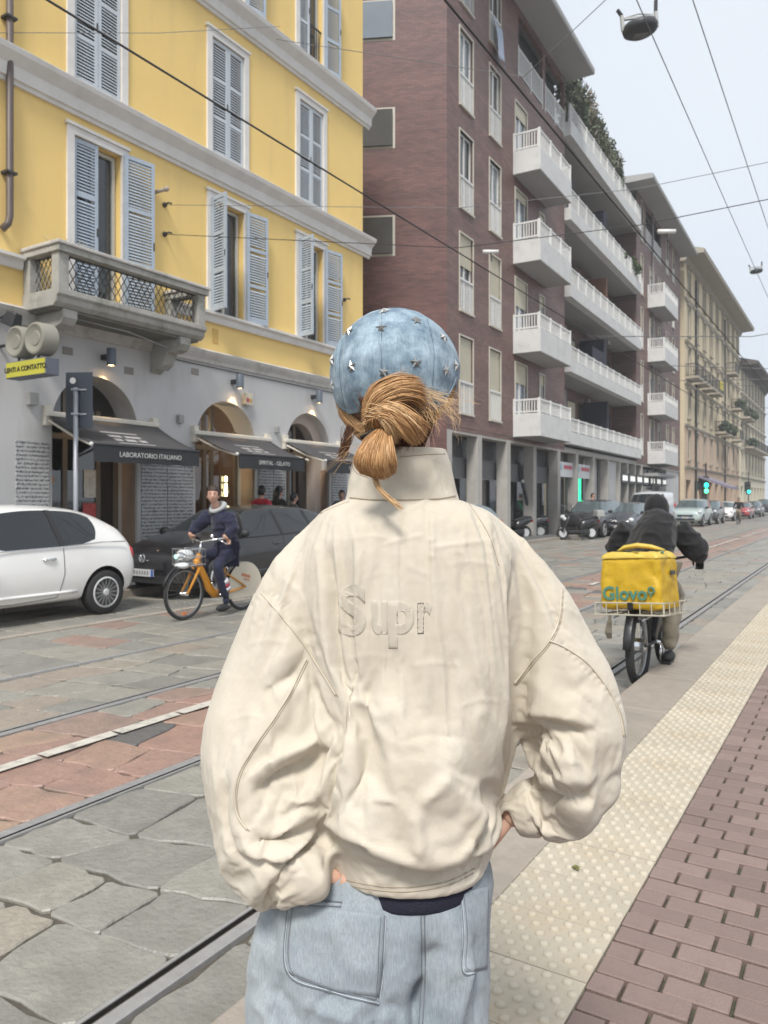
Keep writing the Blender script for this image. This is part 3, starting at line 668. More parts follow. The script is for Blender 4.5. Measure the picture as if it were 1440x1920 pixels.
# ---------------------------------------------------------------- brown brick apartment block
def brick_mat(name,c1,c2,cm,hue=0):
    m=bpy.data.materials.new(name); m.use_nodes=True; t=m.node_tree; b=t.nodes['Principled BSDF']; L=t.links.new
    c=t.nodes.new('ShaderNodeTexCoord'); sx=t.nodes.new('ShaderNodeSeparateXYZ'); cb=t.nodes.new('ShaderNodeCombineXYZ'); L(c.outputs['Object'],sx.inputs[0]); L(sx.outputs['Y'],cb.inputs[0]); L(sx.outputs['Z'],cb.inputs[1])
    k=t.nodes.new('ShaderNodeTexBrick'); k.inputs['Scale'].default_value=1; k.inputs['Brick Width'].default_value=.25; k.inputs['Row Height'].default_value=.066; k.inputs['Mortar Size'].default_value=.006; k.inputs['Bias'].default_value=-.1
    k.inputs['Color1'].default_value=(*c1,1); k.inputs['Color2'].default_value=(*c2,1); k.inputs['Mortar'].default_value=(*cm,1); L(cb.outputs[0],k.inputs[0])
    mp=t.nodes.new('ShaderNodeMapping'); mp.inputs['Scale'].default_value=(1,.5,2.6); L(c.outputs['Object'],mp.inputs[0])
    n=t.nodes.new('ShaderNodeTexNoise'); n.inputs['Scale'].default_value=.55; n.inputs['Detail'].default_value=9; n.inputs['Roughness'].default_value=.65; L(mp.outputs[0],n.inputs[0])
    mr=t.nodes.new('ShaderNodeMapRange'); mr.inputs[1].default_value=.3; mr.inputs[2].default_value=.7; mr.inputs[3].default_value=.7; mr.inputs[4].default_value=1.3; L(n.outputs[0],mr.inputs[0])
    x=t.nodes.new('ShaderNodeMix'); x.data_type='RGBA'; x.blend_type='MULTIPLY'; x.inputs[0].default_value=1; L(k.outputs[0],x.inputs[6]); L(mr.outputs[0],x.inputs[7]); L(x.outputs[2],b.inputs['Base Color'])
    b.inputs['Roughness'].default_value=.55; bp=t.nodes.new('ShaderNodeBump'); bp.inputs['Strength'].default_value=.9; bp.inputs['Distance'].default_value=.01; bp.invert=True; L(k.outputs['Fac'],bp.inputs['Height']); L(bp.outputs[0],b.inputs['Normal'])
    return m
M_panemid=mat('window_glass_grey',(.085,.088,.09),.06,spec=.9,var=.2,vs=1)
M_brk=brick_mat('brown_brick',(.215,.120,.100),(.140,.078,.066),(.085,.058,.052))
M_brk2=brick_mat('shaded_red_brick',(.170,.078,.068),(.105,.050,.045),(.08,.052,.05))  # side wall brick: redder, and its shade is put into the colour
M_frame=mat('cream_frame',(.52,.49,.42),.6,var=.08); M_wht=mat('white_paint',(.66,.66,.64),.55,var=.05); M_bal=mat('balcony_white',(.60,.60,.585),.75,var=.08,vs=1.5,dirt=((.36,.35,.34),2.5,.45))
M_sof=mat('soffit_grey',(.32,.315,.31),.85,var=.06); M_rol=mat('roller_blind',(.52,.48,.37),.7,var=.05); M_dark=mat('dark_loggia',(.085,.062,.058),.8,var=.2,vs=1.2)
M_eave=mat('eave_concrete',(.38,.375,.37),.85,var=.07,vs=.6); M_conp=mat('concrete_pillar',(.40,.38,.35),.85,var=.12,vs=2.5,dirt=((.25,.235,.21),2,.4))
bb_=thing('brown_building','brown brick apartment block with white balconies and shop pillars','building',(-11.079,21.606,0),R(1.31))
WT=[3.35*i for i in range(5)]
ops=[]
for i in range(5):
    z=4.42+WT[i]
    ops+= [(.93,1.98,z,z+2.5),(3.42,4.45,z,z+2.5)]
DZ=[4.35,7.6,11.0,14.35]
for z in DZ: ops+= [(5.95,7.2,z,z+2.45),(8.72,9.3,z+.95,z+2.4)]
ops+= [(6.3,9.1,17.95,20.25),(9.45,12.05,17.95,20.25)]
mb=MB(); wall_panel(mb,0,12.1,3.8,20.55,ops,.16); mb.build('front_wall',M_brk,bb_)
RW=[(26.5,41.6)]
ops2=[]
for i in range(5):
    z=4.42+WT[i]; ops2+= [(27.7,28.3,z,z+2.5),(35.9,36.7,z,z+2.5),(38.3,39.1,z,z+2.5)]
for z in DZ: ops2+= [(30.3,31.7,z,z+2.45),(33.0,33.7,z+.95,z+2.4)]
ops2+= [(29.2,31.2,17.95,20.2),(31.6,34,17.95,20.2)]
mb=MB(); wall_panel(mb,26.5,41.6,3.8,20.55,ops2,.16); mb.quad((0,41.6,0),(-9,41.6,0),(-9,41.6,20.5),(0,41.6,20.5)); mb.build('front_wall',M_brk,bb_)
# side wall, running back from the corner
dx,dy=-.904,-.428; ang=math.atan2(dy,dx)-PI/2-R(1.31)
sw_=thing('tmp','x','x'); bpy.data.objects.remove(sw_)
mb=MB(); so2=[(.72,3.2,z,z+1.42) for z in (5.95,9.22,12.62,16.12,19.4)]
# local frame of the side wall: y runs away from the corner, x points towards the viewer
mb.M=None
so2=[(2.02-.38,4.4,z,z+1.3) for z in (5.95,9.30,12.72,16.15)]
wall_panel(mb,0,7.5,0,20.55,so2,.12,0)
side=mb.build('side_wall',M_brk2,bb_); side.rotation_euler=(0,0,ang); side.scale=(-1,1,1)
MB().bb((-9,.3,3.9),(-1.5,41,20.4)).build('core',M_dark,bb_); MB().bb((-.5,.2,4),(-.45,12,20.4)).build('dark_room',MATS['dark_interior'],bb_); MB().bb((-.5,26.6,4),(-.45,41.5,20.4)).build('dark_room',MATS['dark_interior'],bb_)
for i,(a,b,c,d) in enumerate(so2):
    f=MB(); t_=.075
    for (p,q) in (((.0,a-.01,c),(.05,a+t_,d)),((.0,b-t_,c),(.05,b,d)),((.0,a+t_,c-.02),(.06,b-t_,c+t_)),((.0,a+t_,d-t_),(.052,b-t_,d))): f.bb((-p[0],p[1],p[2]),(-q[0],q[1],q[2]))
    o=f.build('window_frame',M_frame,side)
    MB().bb((.06,a+t_,c+t_),(.07,b-t_,d-t_)).build('pane',M_panesky if i==3 else M_panemid,o) if i!=0 else None
    bl=MB()
    top,bot=(d-t_,c+.42) if i<2 else (d-t_,d-.28)
    n=int((top-bot)/.07)
    for k in range(n): bl.bb((.03,a+t_,bot+k*.07),(.045,b-t_,bot+k*.07+.062))
    if i in (0,1,2): tag(bl.build('blind_slats',M_rol,o),kind='stuff')
    if i==0: MB().bb((.08,a+t_,c+t_),(.085,b-t_,d)).build('pane',M_pane,o)
# front windows with low rails and roller blinds
blind={(0,0):.62,(1,0):1.0,(0,1):.42,(1,1):.66,(0,2):.0,(1,2):.0}
def french(a,b,z,h,bl,idx,grp=None):
    f=MB(); t_=.075; d=.03
    f.bb((-.16,a-.045,z-.06),(d,a,z+h+.05)); f.bb((-.16,b,z-.06),(d,b+.045,z+h+.05)); f.bb((-.16,a,z+h),(d+.001,b,z+h+.051)); f.bb((-.16,a-.05,z-.07),(.07,b+.05,z-.003))
    o=f.build('window_frame',M_frame,bb_)
    s=MB(); s.bb((-.13,a,z),(-.08,a+.07,z+h)); s.bb((-.13,b-.07,z),(-.08,b,z+h)); m_=(a+b)/2; s.bb((-.13,m_-.04,z),(-.08,m_+.04,z+h)); s.bb((-.129,a+.07,z+h-.08),(-.081,b-.07,z+h)); s.build('sash',M_wht,o)
    MB().bb((-.12,a,z),(-.11,b,z+h)).build('pane',M_pane if (idx*7)%3 else M_panesky,o)
    if bl>0:
        q=MB(); bot=z+h-(h-.02)*bl if bl<1 else z+.02; n=int((z+h-bot)/.06)
        for k in range(n): q.bb((-.07,a+.01,z+h-.06*(k+1)),(-.052,b-.01,z+h-.06*k-.006))
        tag(q.build('blind_slats',M_rol,o),kind='stuff')
    else: MB().bb((-.15,a+.1,z),(-.14,a+.1+(b-a)*.35,z+h)).build('curtain',M_cur,o)
    r_=MB(); r_.bb((-.02,a,z+.98),(.025,b,z+1.05)); n=9
    for k in range(n): y=a+(b-a)*(k+.5)/n; r_.bb((-.012,y-.014,z),(.012,y+.014,z+.98))
    r_.build('railing',M_wht,o)
for i in range(5):
    z=4.42+WT[i]
    for c,(a,b) in enumerate(((.93,1.98),(3.42,4.45))): french(a,b,z,2.5,blind.get((c,i),0),i+c)
    for c,(a,b) in enumerate(((27.7,28.3),(35.9,36.7),(38.3,39.1))): french(a,b,z,2.5,[0,.4,1,.3,0][(i+c)%5],i+c+1)
def door(a,b,z,h,bl):
    f=MB(); f.bb((-.16,a-.06,z),(.03,a,z+h+.06)); f.bb((-.16,b,z),(.03,b+.06,z+h+.06)); f.bb((-.16,a,z+h),(.031,b,z+h+.061)); o=f.build('balcony_door',M_frame,bb_)
    s=MB(); m_=(a+b)/2
    for y in (a+.03,m_-.04,m_+.04,b-.03): s.bb((-.11,y-.035,z),(-.06,y+.035,z+h))
    s.build('sash',M_wht,o); MB().bb((-.1,a,z),(-.09,b,z+h)).build('pane',M_panesky,o)
    MB().bb((-.05,a,z+h*(1-bl)),(-.03,b,z+h)).build('blind',M_rol,o); MB().bb((-.14,a+.1,z),(-.13,a+.5,z+h)).build('curtain',M_wht,o)
for i,z in enumerate(DZ):
    door(5.95,7.2,z,2.45,[.3,.42,.12,.2][i]); door(8.72,9.3,z+.95,1.45,.3); door(30.3,31.7,z,2.45,.2); door(33.0,33.7,z+.95,1.45,.3)
def railing(mb,p,q,z0,z1,step,bal=.1,end=(1,1)):
    p,q=Vector((p[0],p[1],0)),Vector((q[0],q[1],0)); L_=(q-p).length; u=(q-p)/L_; rz=math.atan2(u.y,u.x); n=max(1,round(L_/step))
    for k in range(n+1):
        if (k==0 and not end[0]) or (k==n and not end[1]): continue
        c=p+u*(L_*k/n); mb.box((c.x,c.y,(z0+z1)/2-.06),(.07,.09,z1-z0+.18),rz)
    m_=(p+q)/2
    mb.box((m_.x,m_.y,z1-.03),(L_,.05,.06),rz); mb.box((m_.x,m_.y,z0+.07),(L_,.045,.05),rz)
    nb=int(L_/bal)
    for k in range(nb): c=p+u*(L_*(k+.5)/nb); mb.box((c.x,c.y,(z0+z1)/2),(.035,.012,z1-z0-.1),rz)
def balcony(y0,y1,px,zb,zt,zr,name='balcony',sides=True):
    o=MB().bb((-.0,y0,zb),(px,y1,zt)).build(name,M_bal,bb_,bevel=.01)
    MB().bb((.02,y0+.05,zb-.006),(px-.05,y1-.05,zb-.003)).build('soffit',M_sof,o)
    m=MB(); railing(m,(px-.06,y0+.04),(px-.06,y1-.04),zt,zr,1.3); 
    if sides: railing(m,(.03,y0+.05),(px-.08,y0+.05),zt,zr,1.3,end=(1,0)); railing(m,(.03,y1-.05),(px-.08,y1-.05),zt,zr,1.3,end=(1,0))
    m.build('railing',M_wht,o); return o
for zb,zr in zip((3.95,7.1,10.5,13.88),(5.36,8.55,12.02,15.42)): balcony(5.72,9.6,1.08,zb,zb+.86,zr)
for zb,zr in zip((3.9,7.05,10.5,14.0),(5.32,8.45,12.0,15.5)): balcony(29.7,34.4,1.08,zb,zb+.86,zr)
# long loggia balconies, recessed behind
LB=[(4.08,5.26),(7.32,8.52),(10.7,12.05),(14.15,15.6),(17.95,19.35)]
for k,(zb,zr) in enumerate(LB):
    zt=zb+.55 if k<4 else zb+.62
    o=MB().bb((-.1,12.11,zb),(.29,26.5,zt)).build('long_balcony',M_bal,bb_,bevel=.01)
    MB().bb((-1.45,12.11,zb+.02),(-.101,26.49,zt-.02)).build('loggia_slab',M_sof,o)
    m=MB(); railing(m,(.23,12.16),(.23,26.45),zt,zr,1.25); m.build('railing',M_wht,o)
lw=MB(); lw.quad((-1.45,12.1,3.8),(-1.45,26.5,3.8),(-1.45,26.5,18.0),(-1.45,12.1,18.0)); lw.quad((0,12.1,3.8),(-1.45,12.1,3.8),(-1.45,12.1,18.0),(0,12.1,18.0)); lw.quad((0,26.5,3.8),(-1.45,26.5,3.8),(-1.45,26.5,18.0),(0,26.5,18.0)); lw.build('loggia_wall',M_brk,bb_)
M_navy=mat('navy_awning',(.022,.022,.04),.8); M_rust=mat('rust_screen',(.16,.075,.045),.8); M_bdoor=mat('brown_door',(.07,.045,.04),.6)
for k,(zb,zr) in enumerate(LB[:4]):
    z=zb+.5; rq=random.Random(k+4)
    for j,(y,w_) in enumerate(((13.0,.8),(14.6,1.2),(17.0,1.5),(19.2,.9),(21.4,1.4),(24.2,1.6))):
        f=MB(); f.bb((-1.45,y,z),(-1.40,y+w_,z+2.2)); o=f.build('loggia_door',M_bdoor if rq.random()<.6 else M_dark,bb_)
        MB().bb((-1.40,y+.1,z+.1),(-1.39,y+w_-.1,z+2.1)).build('pane',M_pane if j%2 else M_rol,o)
    for j in (16.2,20.6,23.4): MB().bb((-1.44,j,z),(-1.30,j+.45,z+2.6)).build('white_pier',M_sof,bb_)
    MB().bb((-1.4,19.8+rq.uniform(-.6,.6),z+.2),(-.1,19.85+rq.uniform(-.3,.3),z+2.3)).build('hanging_screen',M_navy if k!=2 else M_rust,bb_)
MB().bb((-.06,16.8,8.0+.1),(-.02,18.9,9.3)).build('hanging_screen',M_navy,bb_)
# top floor loggias, eaves, terrace hedge
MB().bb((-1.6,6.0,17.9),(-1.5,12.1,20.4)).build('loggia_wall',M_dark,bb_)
m=MB(); railing(m,(-.03,6.3),(-.03,9.1),18.0,19.05,1.4,.09); o=m.build('railing',M_wht,bb_); m=MB(); railing(m,(-.03,9.45),(-.03,12.05),18.0,19.05,1.3,.09); m.build('railing',M_wht,bb_)
m=MB(); railing(m,(-.03,29.2),(-.03,31.2),18.0,19.05,1.4,.09); m.build('railing',M_wht,bb_); m=MB(); railing(m,(-.03,31.6),(-.03,34),18.0,19.05,1.4,.09); m.build('railing',M_wht,bb_)
for (a,b) in ((-1.2,12.5),(25.2,41.9)):
    e=MB(); e.prism([(-9,20.56),(1.22,20.56),(1.26,20.62),(1.26,20.80),(1.18,20.86),(-9,21.6)],a,b,'Y'); e.build('eave',M_eave,bb_)
MB().bb((-4,12.4,17.9),(-3.5,25.3,20.9)).build('penthouse_wall',M_brk,bb_)
MB().bb((-2.6,19.5,20.55),(-.6,25.2,20.65)).build('penthouse_eave',M_eave,bb_)
M_ivy=mat('terrace_ivy',(.075,.10,.055),.7,island=.6,tone=None); M_ivyb=mat('terrace_dry_shrub',(.19,.12,.06),.7,island=.5); M_ivyg=mat('terrace_grey_shrub',(.17,.17,.12),.7,island=.5)
hg=thing('terrace_hedge','shaggy green and brown hedge growing on the brown block roof terrace','hedge',(-11.079,21.606,0),R(1.31))
C=[];Rr=[]
for k in range(36): y=12.7+k*.29; C.append((-.15+nrs.uniform(-.2,.2),y,20.1+nrs.uniform(-.3,1.0)-.015*k)); Rr.append((.4,.45,1.25+nrs.uniform(-.2,.4)-.012*k))
leaf_cloud('green_foliage',M_ivy,hg,C[::2],Rr[::2],7500,.075,stretch=1.5); leaf_cloud('dry_foliage',M_ivyb,hg,C[11:26:2],[tuple(np.array(q)*.9) for q in Rr[11:26:2]],1500,.07,stretch=2); leaf_cloud('grey_foliage',M_ivyg,hg,C[1::3],Rr[1::3],4200,.075,stretch=2.2)
tm=MB()
for y in (12.7,15.2,18,20.5,23.2): tm.tube([(-.15,y,18.4),(-.15,y,21.2 if y<23 else 20.9)],.03,6)
tm.build('trellis_post',M_frame,hg)
pp=thing('balcony_shrub','small green potted shrub on the fourth-floor long balcony','plant',(-11.079,21.606,0),R(1.31))
leaf_cloud('foliage',M_leaf,pp,[(.1,24.6,15.5),(.25,25.2,15.3),(.1,22.6,15.4)],[.42,.35,.25],700,.09)
MB().lathe([(.12,14.75),(.16,15.05),(.15,15.1),(0,15.1)],(.05,24.8,0),10).build('pot',mat('terracotta',(.3,.13,.07),.8),pp)
# towel at the top window
cl=MB(); vs=[];fs=[]
for i in range(9):
    for j in range(7): vs.append((.10+.05*math.sin(j*1.3+i*.5)+.02*i,3.55+.13*j*.9+.02*i,18.65-.17*i-.02*j))
for i in range(8):
    for j in range(6): q=i*7+j; fs.append((q,q+1,q+8,q+7))
tw=cl.add(vs,fs).build('towel',mat('pale_blue_towel',(.40,.45,.55),.9,var=.15),None,smooth=True); tw.location=(-11.079,21.606,0); tw.rotation_euler=(0,0,R(1.31)); sm=tw.modifiers.new('s','SOLIDIFY'); sm.thickness=.01
tag(tw,'pale blue towel hung out of a top brick-block window','towel')
wj=MB()
wj.tube([(.06,31.05,.2),(.06,31.05,20.5)],.06,8); wj.build('downpipe',mat('grey_pipe',(.28,.25,.24),.6),bb_,smooth=True)
# ground floor
M_shopg=mat('shop_glass_dark',(.02,.022,.024),.05,spec=.8,var=.4,vs=.7); M_band=mat('grey_sign_band',(.115,.115,.118),.6,var=.12,vs=1.5); M_trans=mat('dark_transom',(.055,.055,.058),.4,var=.3,vs=1)  # transom panels have a plain dark, slightly mottled colour
pil=[0.0,2.4,5.1,8.0,11.15,13.9,16.8,19.7]
for y in pil+[22.3,24.2,26.1,28.0]: MB().bb((-.42,y,.1),(.0,y+(.38 if y<19 else .26),3.8)).build('pillar',M_conp,bb_,bevel=.01)
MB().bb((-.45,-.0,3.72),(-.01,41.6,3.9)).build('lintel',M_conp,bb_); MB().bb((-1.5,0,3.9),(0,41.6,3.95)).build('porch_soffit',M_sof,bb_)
for i,(a,b) in enumerate(zip(pil,pil[1:])):
    a0,b0=a+.38,b
    if i<4:
        o=MB().bb((-.60,a0-.38,2.30),(-.50,b0,3.0)).build('sign_band',M_band,bb_)
        MB().bb((-.62,a0-.38,3.0),(-.58,b0,3.75)).build('transom',M_trans,bb_)
        s=MB().bb((-.66,a0-.38,.1),(-.63,b0,2.3)).build('shop_window',M_shopg,bb_)
        f=MB(); f.bb((-.64,a0+.9,.1),(-.58,a0+.97,2.3)); f.bb((-.64,a0-.05,.1),(-.58,b0,.28)); f.build('mullion',M_blk,s)
        if i in (0,1): MB().bb((-.628,a0+.05,1.55),(-.62,a0+.85,2.2)).build('yellow_poster',mat('poster_yellow',(.42,.36,.05),.6,var=.3,vs=3),s)
        if i in (2,3): MB().bb((-.628,a0+.1,.4),(-.62,a0+.8,2.1)).build('cream_display',mat('display_cream',(.26,.22,.16),.6,var=.5,vs=2.5),s)  # display is a mottled cream panel without glow
    else:
        MB().bb((-.62,a0-.1,.1),(-.58,b0,3.75)).build('shop_front',mat('stained_concrete',(.22,.205,.18),.8,var=.35,vs=1.5) if i!=6 else M_gf,bb_)
        if i<6:
            MB().bb((-.57,a0+1.0,.1),(-.55,b0-.1,2.5)).build('shop_door',M_blk,bb_)
            o=MB().bb((-.30,a0-.25,2.62),(-.16,b0+.08,3.30)).build('shop_sign',mat('sign_white',(.60,.61,.62),.5,var=.08),bb_)
            sg=MB(); sg.bb((-.159,a0+.95,2.98),(-.155,b0-.15,3.16)); sg.build('red_lettering_band',mat('sign_red',(.50,.10,.13),.6,var=.6,vs=18),o)
            sg=MB(); sg.bb((-.159,a0-.1,2.92),(-.155,a0+.7,3.18)); sg.build('blue_emblem',mat('sign_blue',(.22,.42,.5),.6,var=.7,vs=14),o)
ne=MB()
for y in (14.95,15.2): ne.bb((-.2,y-.03,1.35),(-.16,y+.03,2.6))
ne.build('green_neon',mat('green_neon',(.05,.5,.25),.5,emit=(.02,.85,.35),es=.9),bb_)
MB().bb((-.58,19.9,.1),(-.2,22.3,3.7)).build('blank_wall',M_gf,bb_)
for a in (22.56,24.46,26.36,28.26,30.3,32.3,34.3):
    MB().bb((-.62,a,.1),(-.58,a+2.0,3.72)).build('shop_window',M_shopg,bb_)
    o=MB().bb((-.2,a-.1,2.55),(.05,a+1.65,3.1)).build('shop_sign',M_blk,bb_)
    q=MB()
    for k in range(5): q.bb((.051,a+.25+k*.25,2.68),(.058,a+.40+k*.25,2.98))
    tag(q.build('light_letters',mat('sign_light',(.6,.6,.58),.6,emit=(1,1,.95),es=.35),o),kind='stuff')
    MB().bb((-.6,a+.1,3.15),(-.5,a+1.6,3.6)).build('fanlight',M_trans,bb_)
MB().bb((-.6,36.5,.1),(-.1,41.6,3.72)).build('blank_wall',M_gf,bb_)
MB().bb((-.2,29.2,3.1),(.7,35.5,3.3)).build('shop_canopy',M_sof,bb_)
# ---------------------------------------------------------------- cream palaces beyond
M_crm=mat('cream_plaster',(.64,.54,.37),.85,var=.1,vs=.5,dirt=((.5,.41,.28),.6,.4)); M_crm2=mat('pale_cream_plaster',(.64,.585,.45),.85,var=.1,vs=.5); M_pnk=mat('pink_band',(.54,.40,.29),.85,var=.1,vs=.6)
M_gsh=mat('grey_green_shutter',(.17,.18,.165),.6,objr=.2); M_roof=mat('dark_roof',(.10,.09,.085),.8,var=.2); M_bst=mat('old_stone',(.36,.32,.26),.85,var=.2)
def palace(name,label,x,y0,y1,h,nb,floors,mw,base,eh,ov,roofc,shop=4.2):
    t=thing(name,label,'building',(x,y0,0)); L_=y1-y0; mb=MB(); ops=[]
    fh=(h-shop)/floors; bw=L_/nb
    for f in range(floors):
        for k in range(nb): ops.append((bw*(k+.5)-.55,bw*(k+.5)+.55,shop+fh*f+.75,shop+fh*(f+1)-.45 if f<floors-1 else shop+fh*(f+1)-.8))
    wall_panel(mb,0,L_,shop+(fh if base else 0),h,[o for o in ops if o[2]>shop+(fh if base else 0)],.2); mb.quad((0,L_,0),(-12,L_,0),(-12,L_,h),(0,L_,h)); mb.quad((0,0,0),(-12,0,0),(-12,0,h),(0,0,h)); mb.build('upper_wall',mw,t)
    if base: m2=MB(); wall_panel(m2,0,L_,shop,shop+fh,[o for o in ops if o[2]<shop+fh],.2); m2.build('first_floor_wall',base,t)
    gf=MB(); go=[(bw*(k+.5)-1.0,bw*(k+.5)+1.0,.12,3.2) for k in range(nb)]; wall_panel(gf,0,L_,.1,shop,go,.3); gf.build('ground_wall',base or mw,t)
    for f in range(1,floors+1): profile_run([(0,shop+fh*(f-1)-.12),(.12,shop+fh*(f-1)-.08),(.18,shop+fh*(f-1)+.08),(0,shop+fh*(f-1)+.12)],0,L_).build('string_course',M_bst,t)
    profile_run([(0,h-.5),(.2,h-.4),(.3,h-.1),(ov,h-.05),(ov+.06,h+.25),(ov-.2,h+.35),(-6,h+2.4),(-6,h-.5)],-.3,L_+.3).build('eave',roofc,t)
    MB().bb((-.35,0,.1),(-.32,L_,h-.5)).build('dark_room',MATS['dark_interior'],t)
    for i,(a,b,c,d) in enumerate(ops):
        f=MB(); f.bb((0,a-.14,c-.1),(.08,a,d+.12)); f.bb((0,b,c-.1),(.08,b+.14,d+.12)); f.bb((0,a-.2,d+.121),(.16,b+.2,d+.28)); f.bb((0,a-.2,c-.22),(.14,b+.2,c-.101)); o=f.build('window',M_bst,t)
        q=MB(); q.bb((-.12,a,c),(-.06,(a+b)/2-.02,d)); q.bb((-.12,(a+b)/2+.02,c),(-.06,b,d)); q.build('shutter_pair',M_gsh,o)
    return t,ops,bw,fh,shop
t,ops,bw,fh,sh_=palace('cream_palace','cream plastered palace with projecting cornice beyond the brown block','building' and -11.9,64.2,96.5,20.9,9,5,M_crm,M_pnk,1,1.5,M_bst)
for (k,f) in ((0,2),(1,2),(2,2),(4,1),(5,1),(3,2),(6,3),(7,1),(7,2)):
    y=bw*(k+.5); z=sh_+fh*f+.55
    o=MB().bb((0,y-1.3,z-.2),(.95,y+1.3,z)).build('balcony',M_bst,t); m=MB(); railing(m,(.9,y-1.25),(.9,y+1.25),z,z+1,2.5,.16); railing(m,(.0,y-1.25),(.85,y-1.25),z,z+1,1,.16,end=(0,0)); m.build('railing',M_iron,o)
    if (k,f) in ((4,1),(5,1),(7,2)): leaf_cloud('plants',M_ivy,o,[(.8,y-.8,z+.5),(.8,y,z+.5),(.8,y+.8,z+.45)],[.55,.6,.55],420,.17)
    if (k,f)==(3,2): MB().bb((.93,y-.9,z+.3),(.97,y+.9,z+1.1)).build('yellow_banner',mat('banner_yellow',(.5,.42,.05),.7),o)
for y in (4.6,20.8): MB().tube([(.1,y,.1),(.1,y,20)],.09,6).build('downpipe',M_iron,t)
MB().prism([(0,3.7),(2.6,2.7),(2.6,2.5),(0,3.5)],6,11,'Y').build('shop_awning',mat('mauve_awning',(.22,.2,.26),.8),t)
t,ops,bw,fh,sh_=palace('pale_palace','paler cream palace with dark overhanging roof farther down','x' and -11.9,97.2,124,17.2,8,4,M_crm2,None,1,1.9,M_roof)
for (k,f) in ((0,2),(1,1),(2,1),(3,1),(4,1),(5,1),(1,2),(6,1)):
    y=bw*(k+.5); z=sh_+fh*f+.55
    o=MB().bb((0,y-1.4,z-.25),(1.0,y+1.4,z)).build('balcony',M_bst,t); m=MB(); railing(m,(.95,y-1.35),(.95,y+1.35),z,z+1,2.7,.2); m.build('railing',M_iron,o)
    if k<2: leaf_cloud('plants',M_ivy,o,[(.8,y-.8,z+.5),(.8,y+.6,z+.45)],[.6,.55],260,.2)
fb2=thing('far_building','pale distant block with red tiled roof closing the street','building',(-16,232,0))
m=MB(); ops=[(x,x+1.4,z,z+2) for z in (4.5,8.3,12.1) for x in (2,6,10,14,18,22,26)]
mm=MB(); wall_panel(mm,0,46,0,16,ops,.3); o=mm.build('wall',mat('far_white_plaster',(.6,.6,.58),.8),fb2); fb2.rotation_euler=(0,0,-PI/2)
for (a,b,c,d) in ops: MB().bb((-.2,a,c),(-.15,b,d)).build('window',M_gsh,fb2)
MB().prism([(.8,16),(-7,20.5),(-15,16)],-1,47,'Y').build('roof',mat('red_tile',(.36,.15,.10),.8,var=.25),fb2)
# bare winter trees down the street
M_bark=mat('bark',(.10,.085,.07),.9,var=.3); M_twig=mat('twig',(.15,.13,.115),.9,island=.35)
for i,(x,y,h) in enumerate(((-9.0,150,9),(-8.6,168,10),(-5.5,190,9.5),(-9.2,186,11),(-2.0,205,10))):
    t=thing('bare_tree',['nearest bare tree','taller bare tree behind the first','bare tree close to the far lights','tallest bare tree behind the others','farthest bare tree before the red roof'][i]+', grey and leafless, far down the street','tree',(x,y,0),group='bare trees far down the street')
    m=MB(); rq=random.Random(i)
    def br(p,d,L_,r_,lv):
        q=p+d*L_; m.tube([p,(p+q)/2+Vector((rq.uniform(-.05,.05),rq.uniform(-.05,.05),0))*L_,q],[r_,r_*.8,r_*.6],5,cap=False)
        if lv:
            for _ in range(3): br(q,(d+Vector((rq.uniform(-.8,.8),rq.uniform(-.8,.8),rq.uniform(.0,.5)))).normalized(),L_*.7,r_*.55,lv-1)
    br(Vector((0,0,0)),Vector((0,0,1)),h*.33,.16,3); m.build('trunk',M_bark,t)
    leaf_cloud('twigs',M_twig,t,[(rq.uniform(-1.6,1.6),rq.uniform(-1.6,1.6),h*.72+rq.uniform(-1.8,1.6)) for _ in range(9)],[1.5]*9,1300,.16,stretch=2.6)
# ---------------------------------------------------------------- overhead wires, lamps, signs
M_wire=mat('wire',(.025,.025,.027),.6); M_wireg=mat('grey_wire',(.16,.165,.17),.6)
def wire(label,pts,r_,m=None,cat='wire',group=None,name='overhead_wire',sag=0):
    P=[Vector(p) for p in pts]
    if len(P)==2 and sag:
        a,b=P; P=[a.lerp(b,k/12)-Vector((0,0,sag*4*(k/12)*(1-k/12))) for k in range(13)]
    o=MB().tube(P,r_,5).build(name,m or M_wire,smooth=True); tag(o,label,cat,group); return o
wire('thick black tram contact wire crossing in front of the yellow house',[(-5.57,-6,5.58),(-5.57,150,5.58)],.011)
wire('black tram contact wire over the nearer track, high across the brown block',[(-2.85,-6,5.58),(-2.85,150,5.58)],.010)
for y in (20.0,31.5,46):
    for x,z in ((-5.57,5.58),(-2.85,5.58)):
        if x==-2.85 and y==20: continue
        c=MB(); c.box((x,y,z+.05),(.05,.22,.10)); c.tube([(x,y-.1,z+.08),(x,y-.12,z+.16)],.018,5)
        o=c.build('wire_clamp',M_iron); tag(o,'dark insulator clamp on the %s contact wire, %s'%('thick' if x<-4 else 'higher',{20:'nearest, against the brown side wall',31.5:'in front of the brick facade',46:'before the far brown eave'}[y if y!=20.0 else 20]),'clamp','wire clamps on the contact wires')
SPW=[((-11.29,11.0,6.93),(5,11.6,8.2),'thin span wire running from an eye beside the second-floor corner, upper of the pair'),
]
wire('thin span wire anchored left of the middle first-floor window, lower one',[(-11.28,10.25,6.62),(-5.6,11.3,5.67),(-2.85,11.8,5.67),(4,13.0,6.2)],.007)
wire('thin span wire anchored left of the middle first-floor window, upper one',[(-11.28,10.25,7.18),(-5.6,11.3,6.32),(-2.85,11.8,6.22),(4,13.0,6.65)],.005,M_wireg)
wire('thin wire rising across the upper left yellow facade',[(-11.2,6.6,8.55),(-11.05,9.9,10.2),(-10.9,13.2,12.0)],.006,M_wireg)
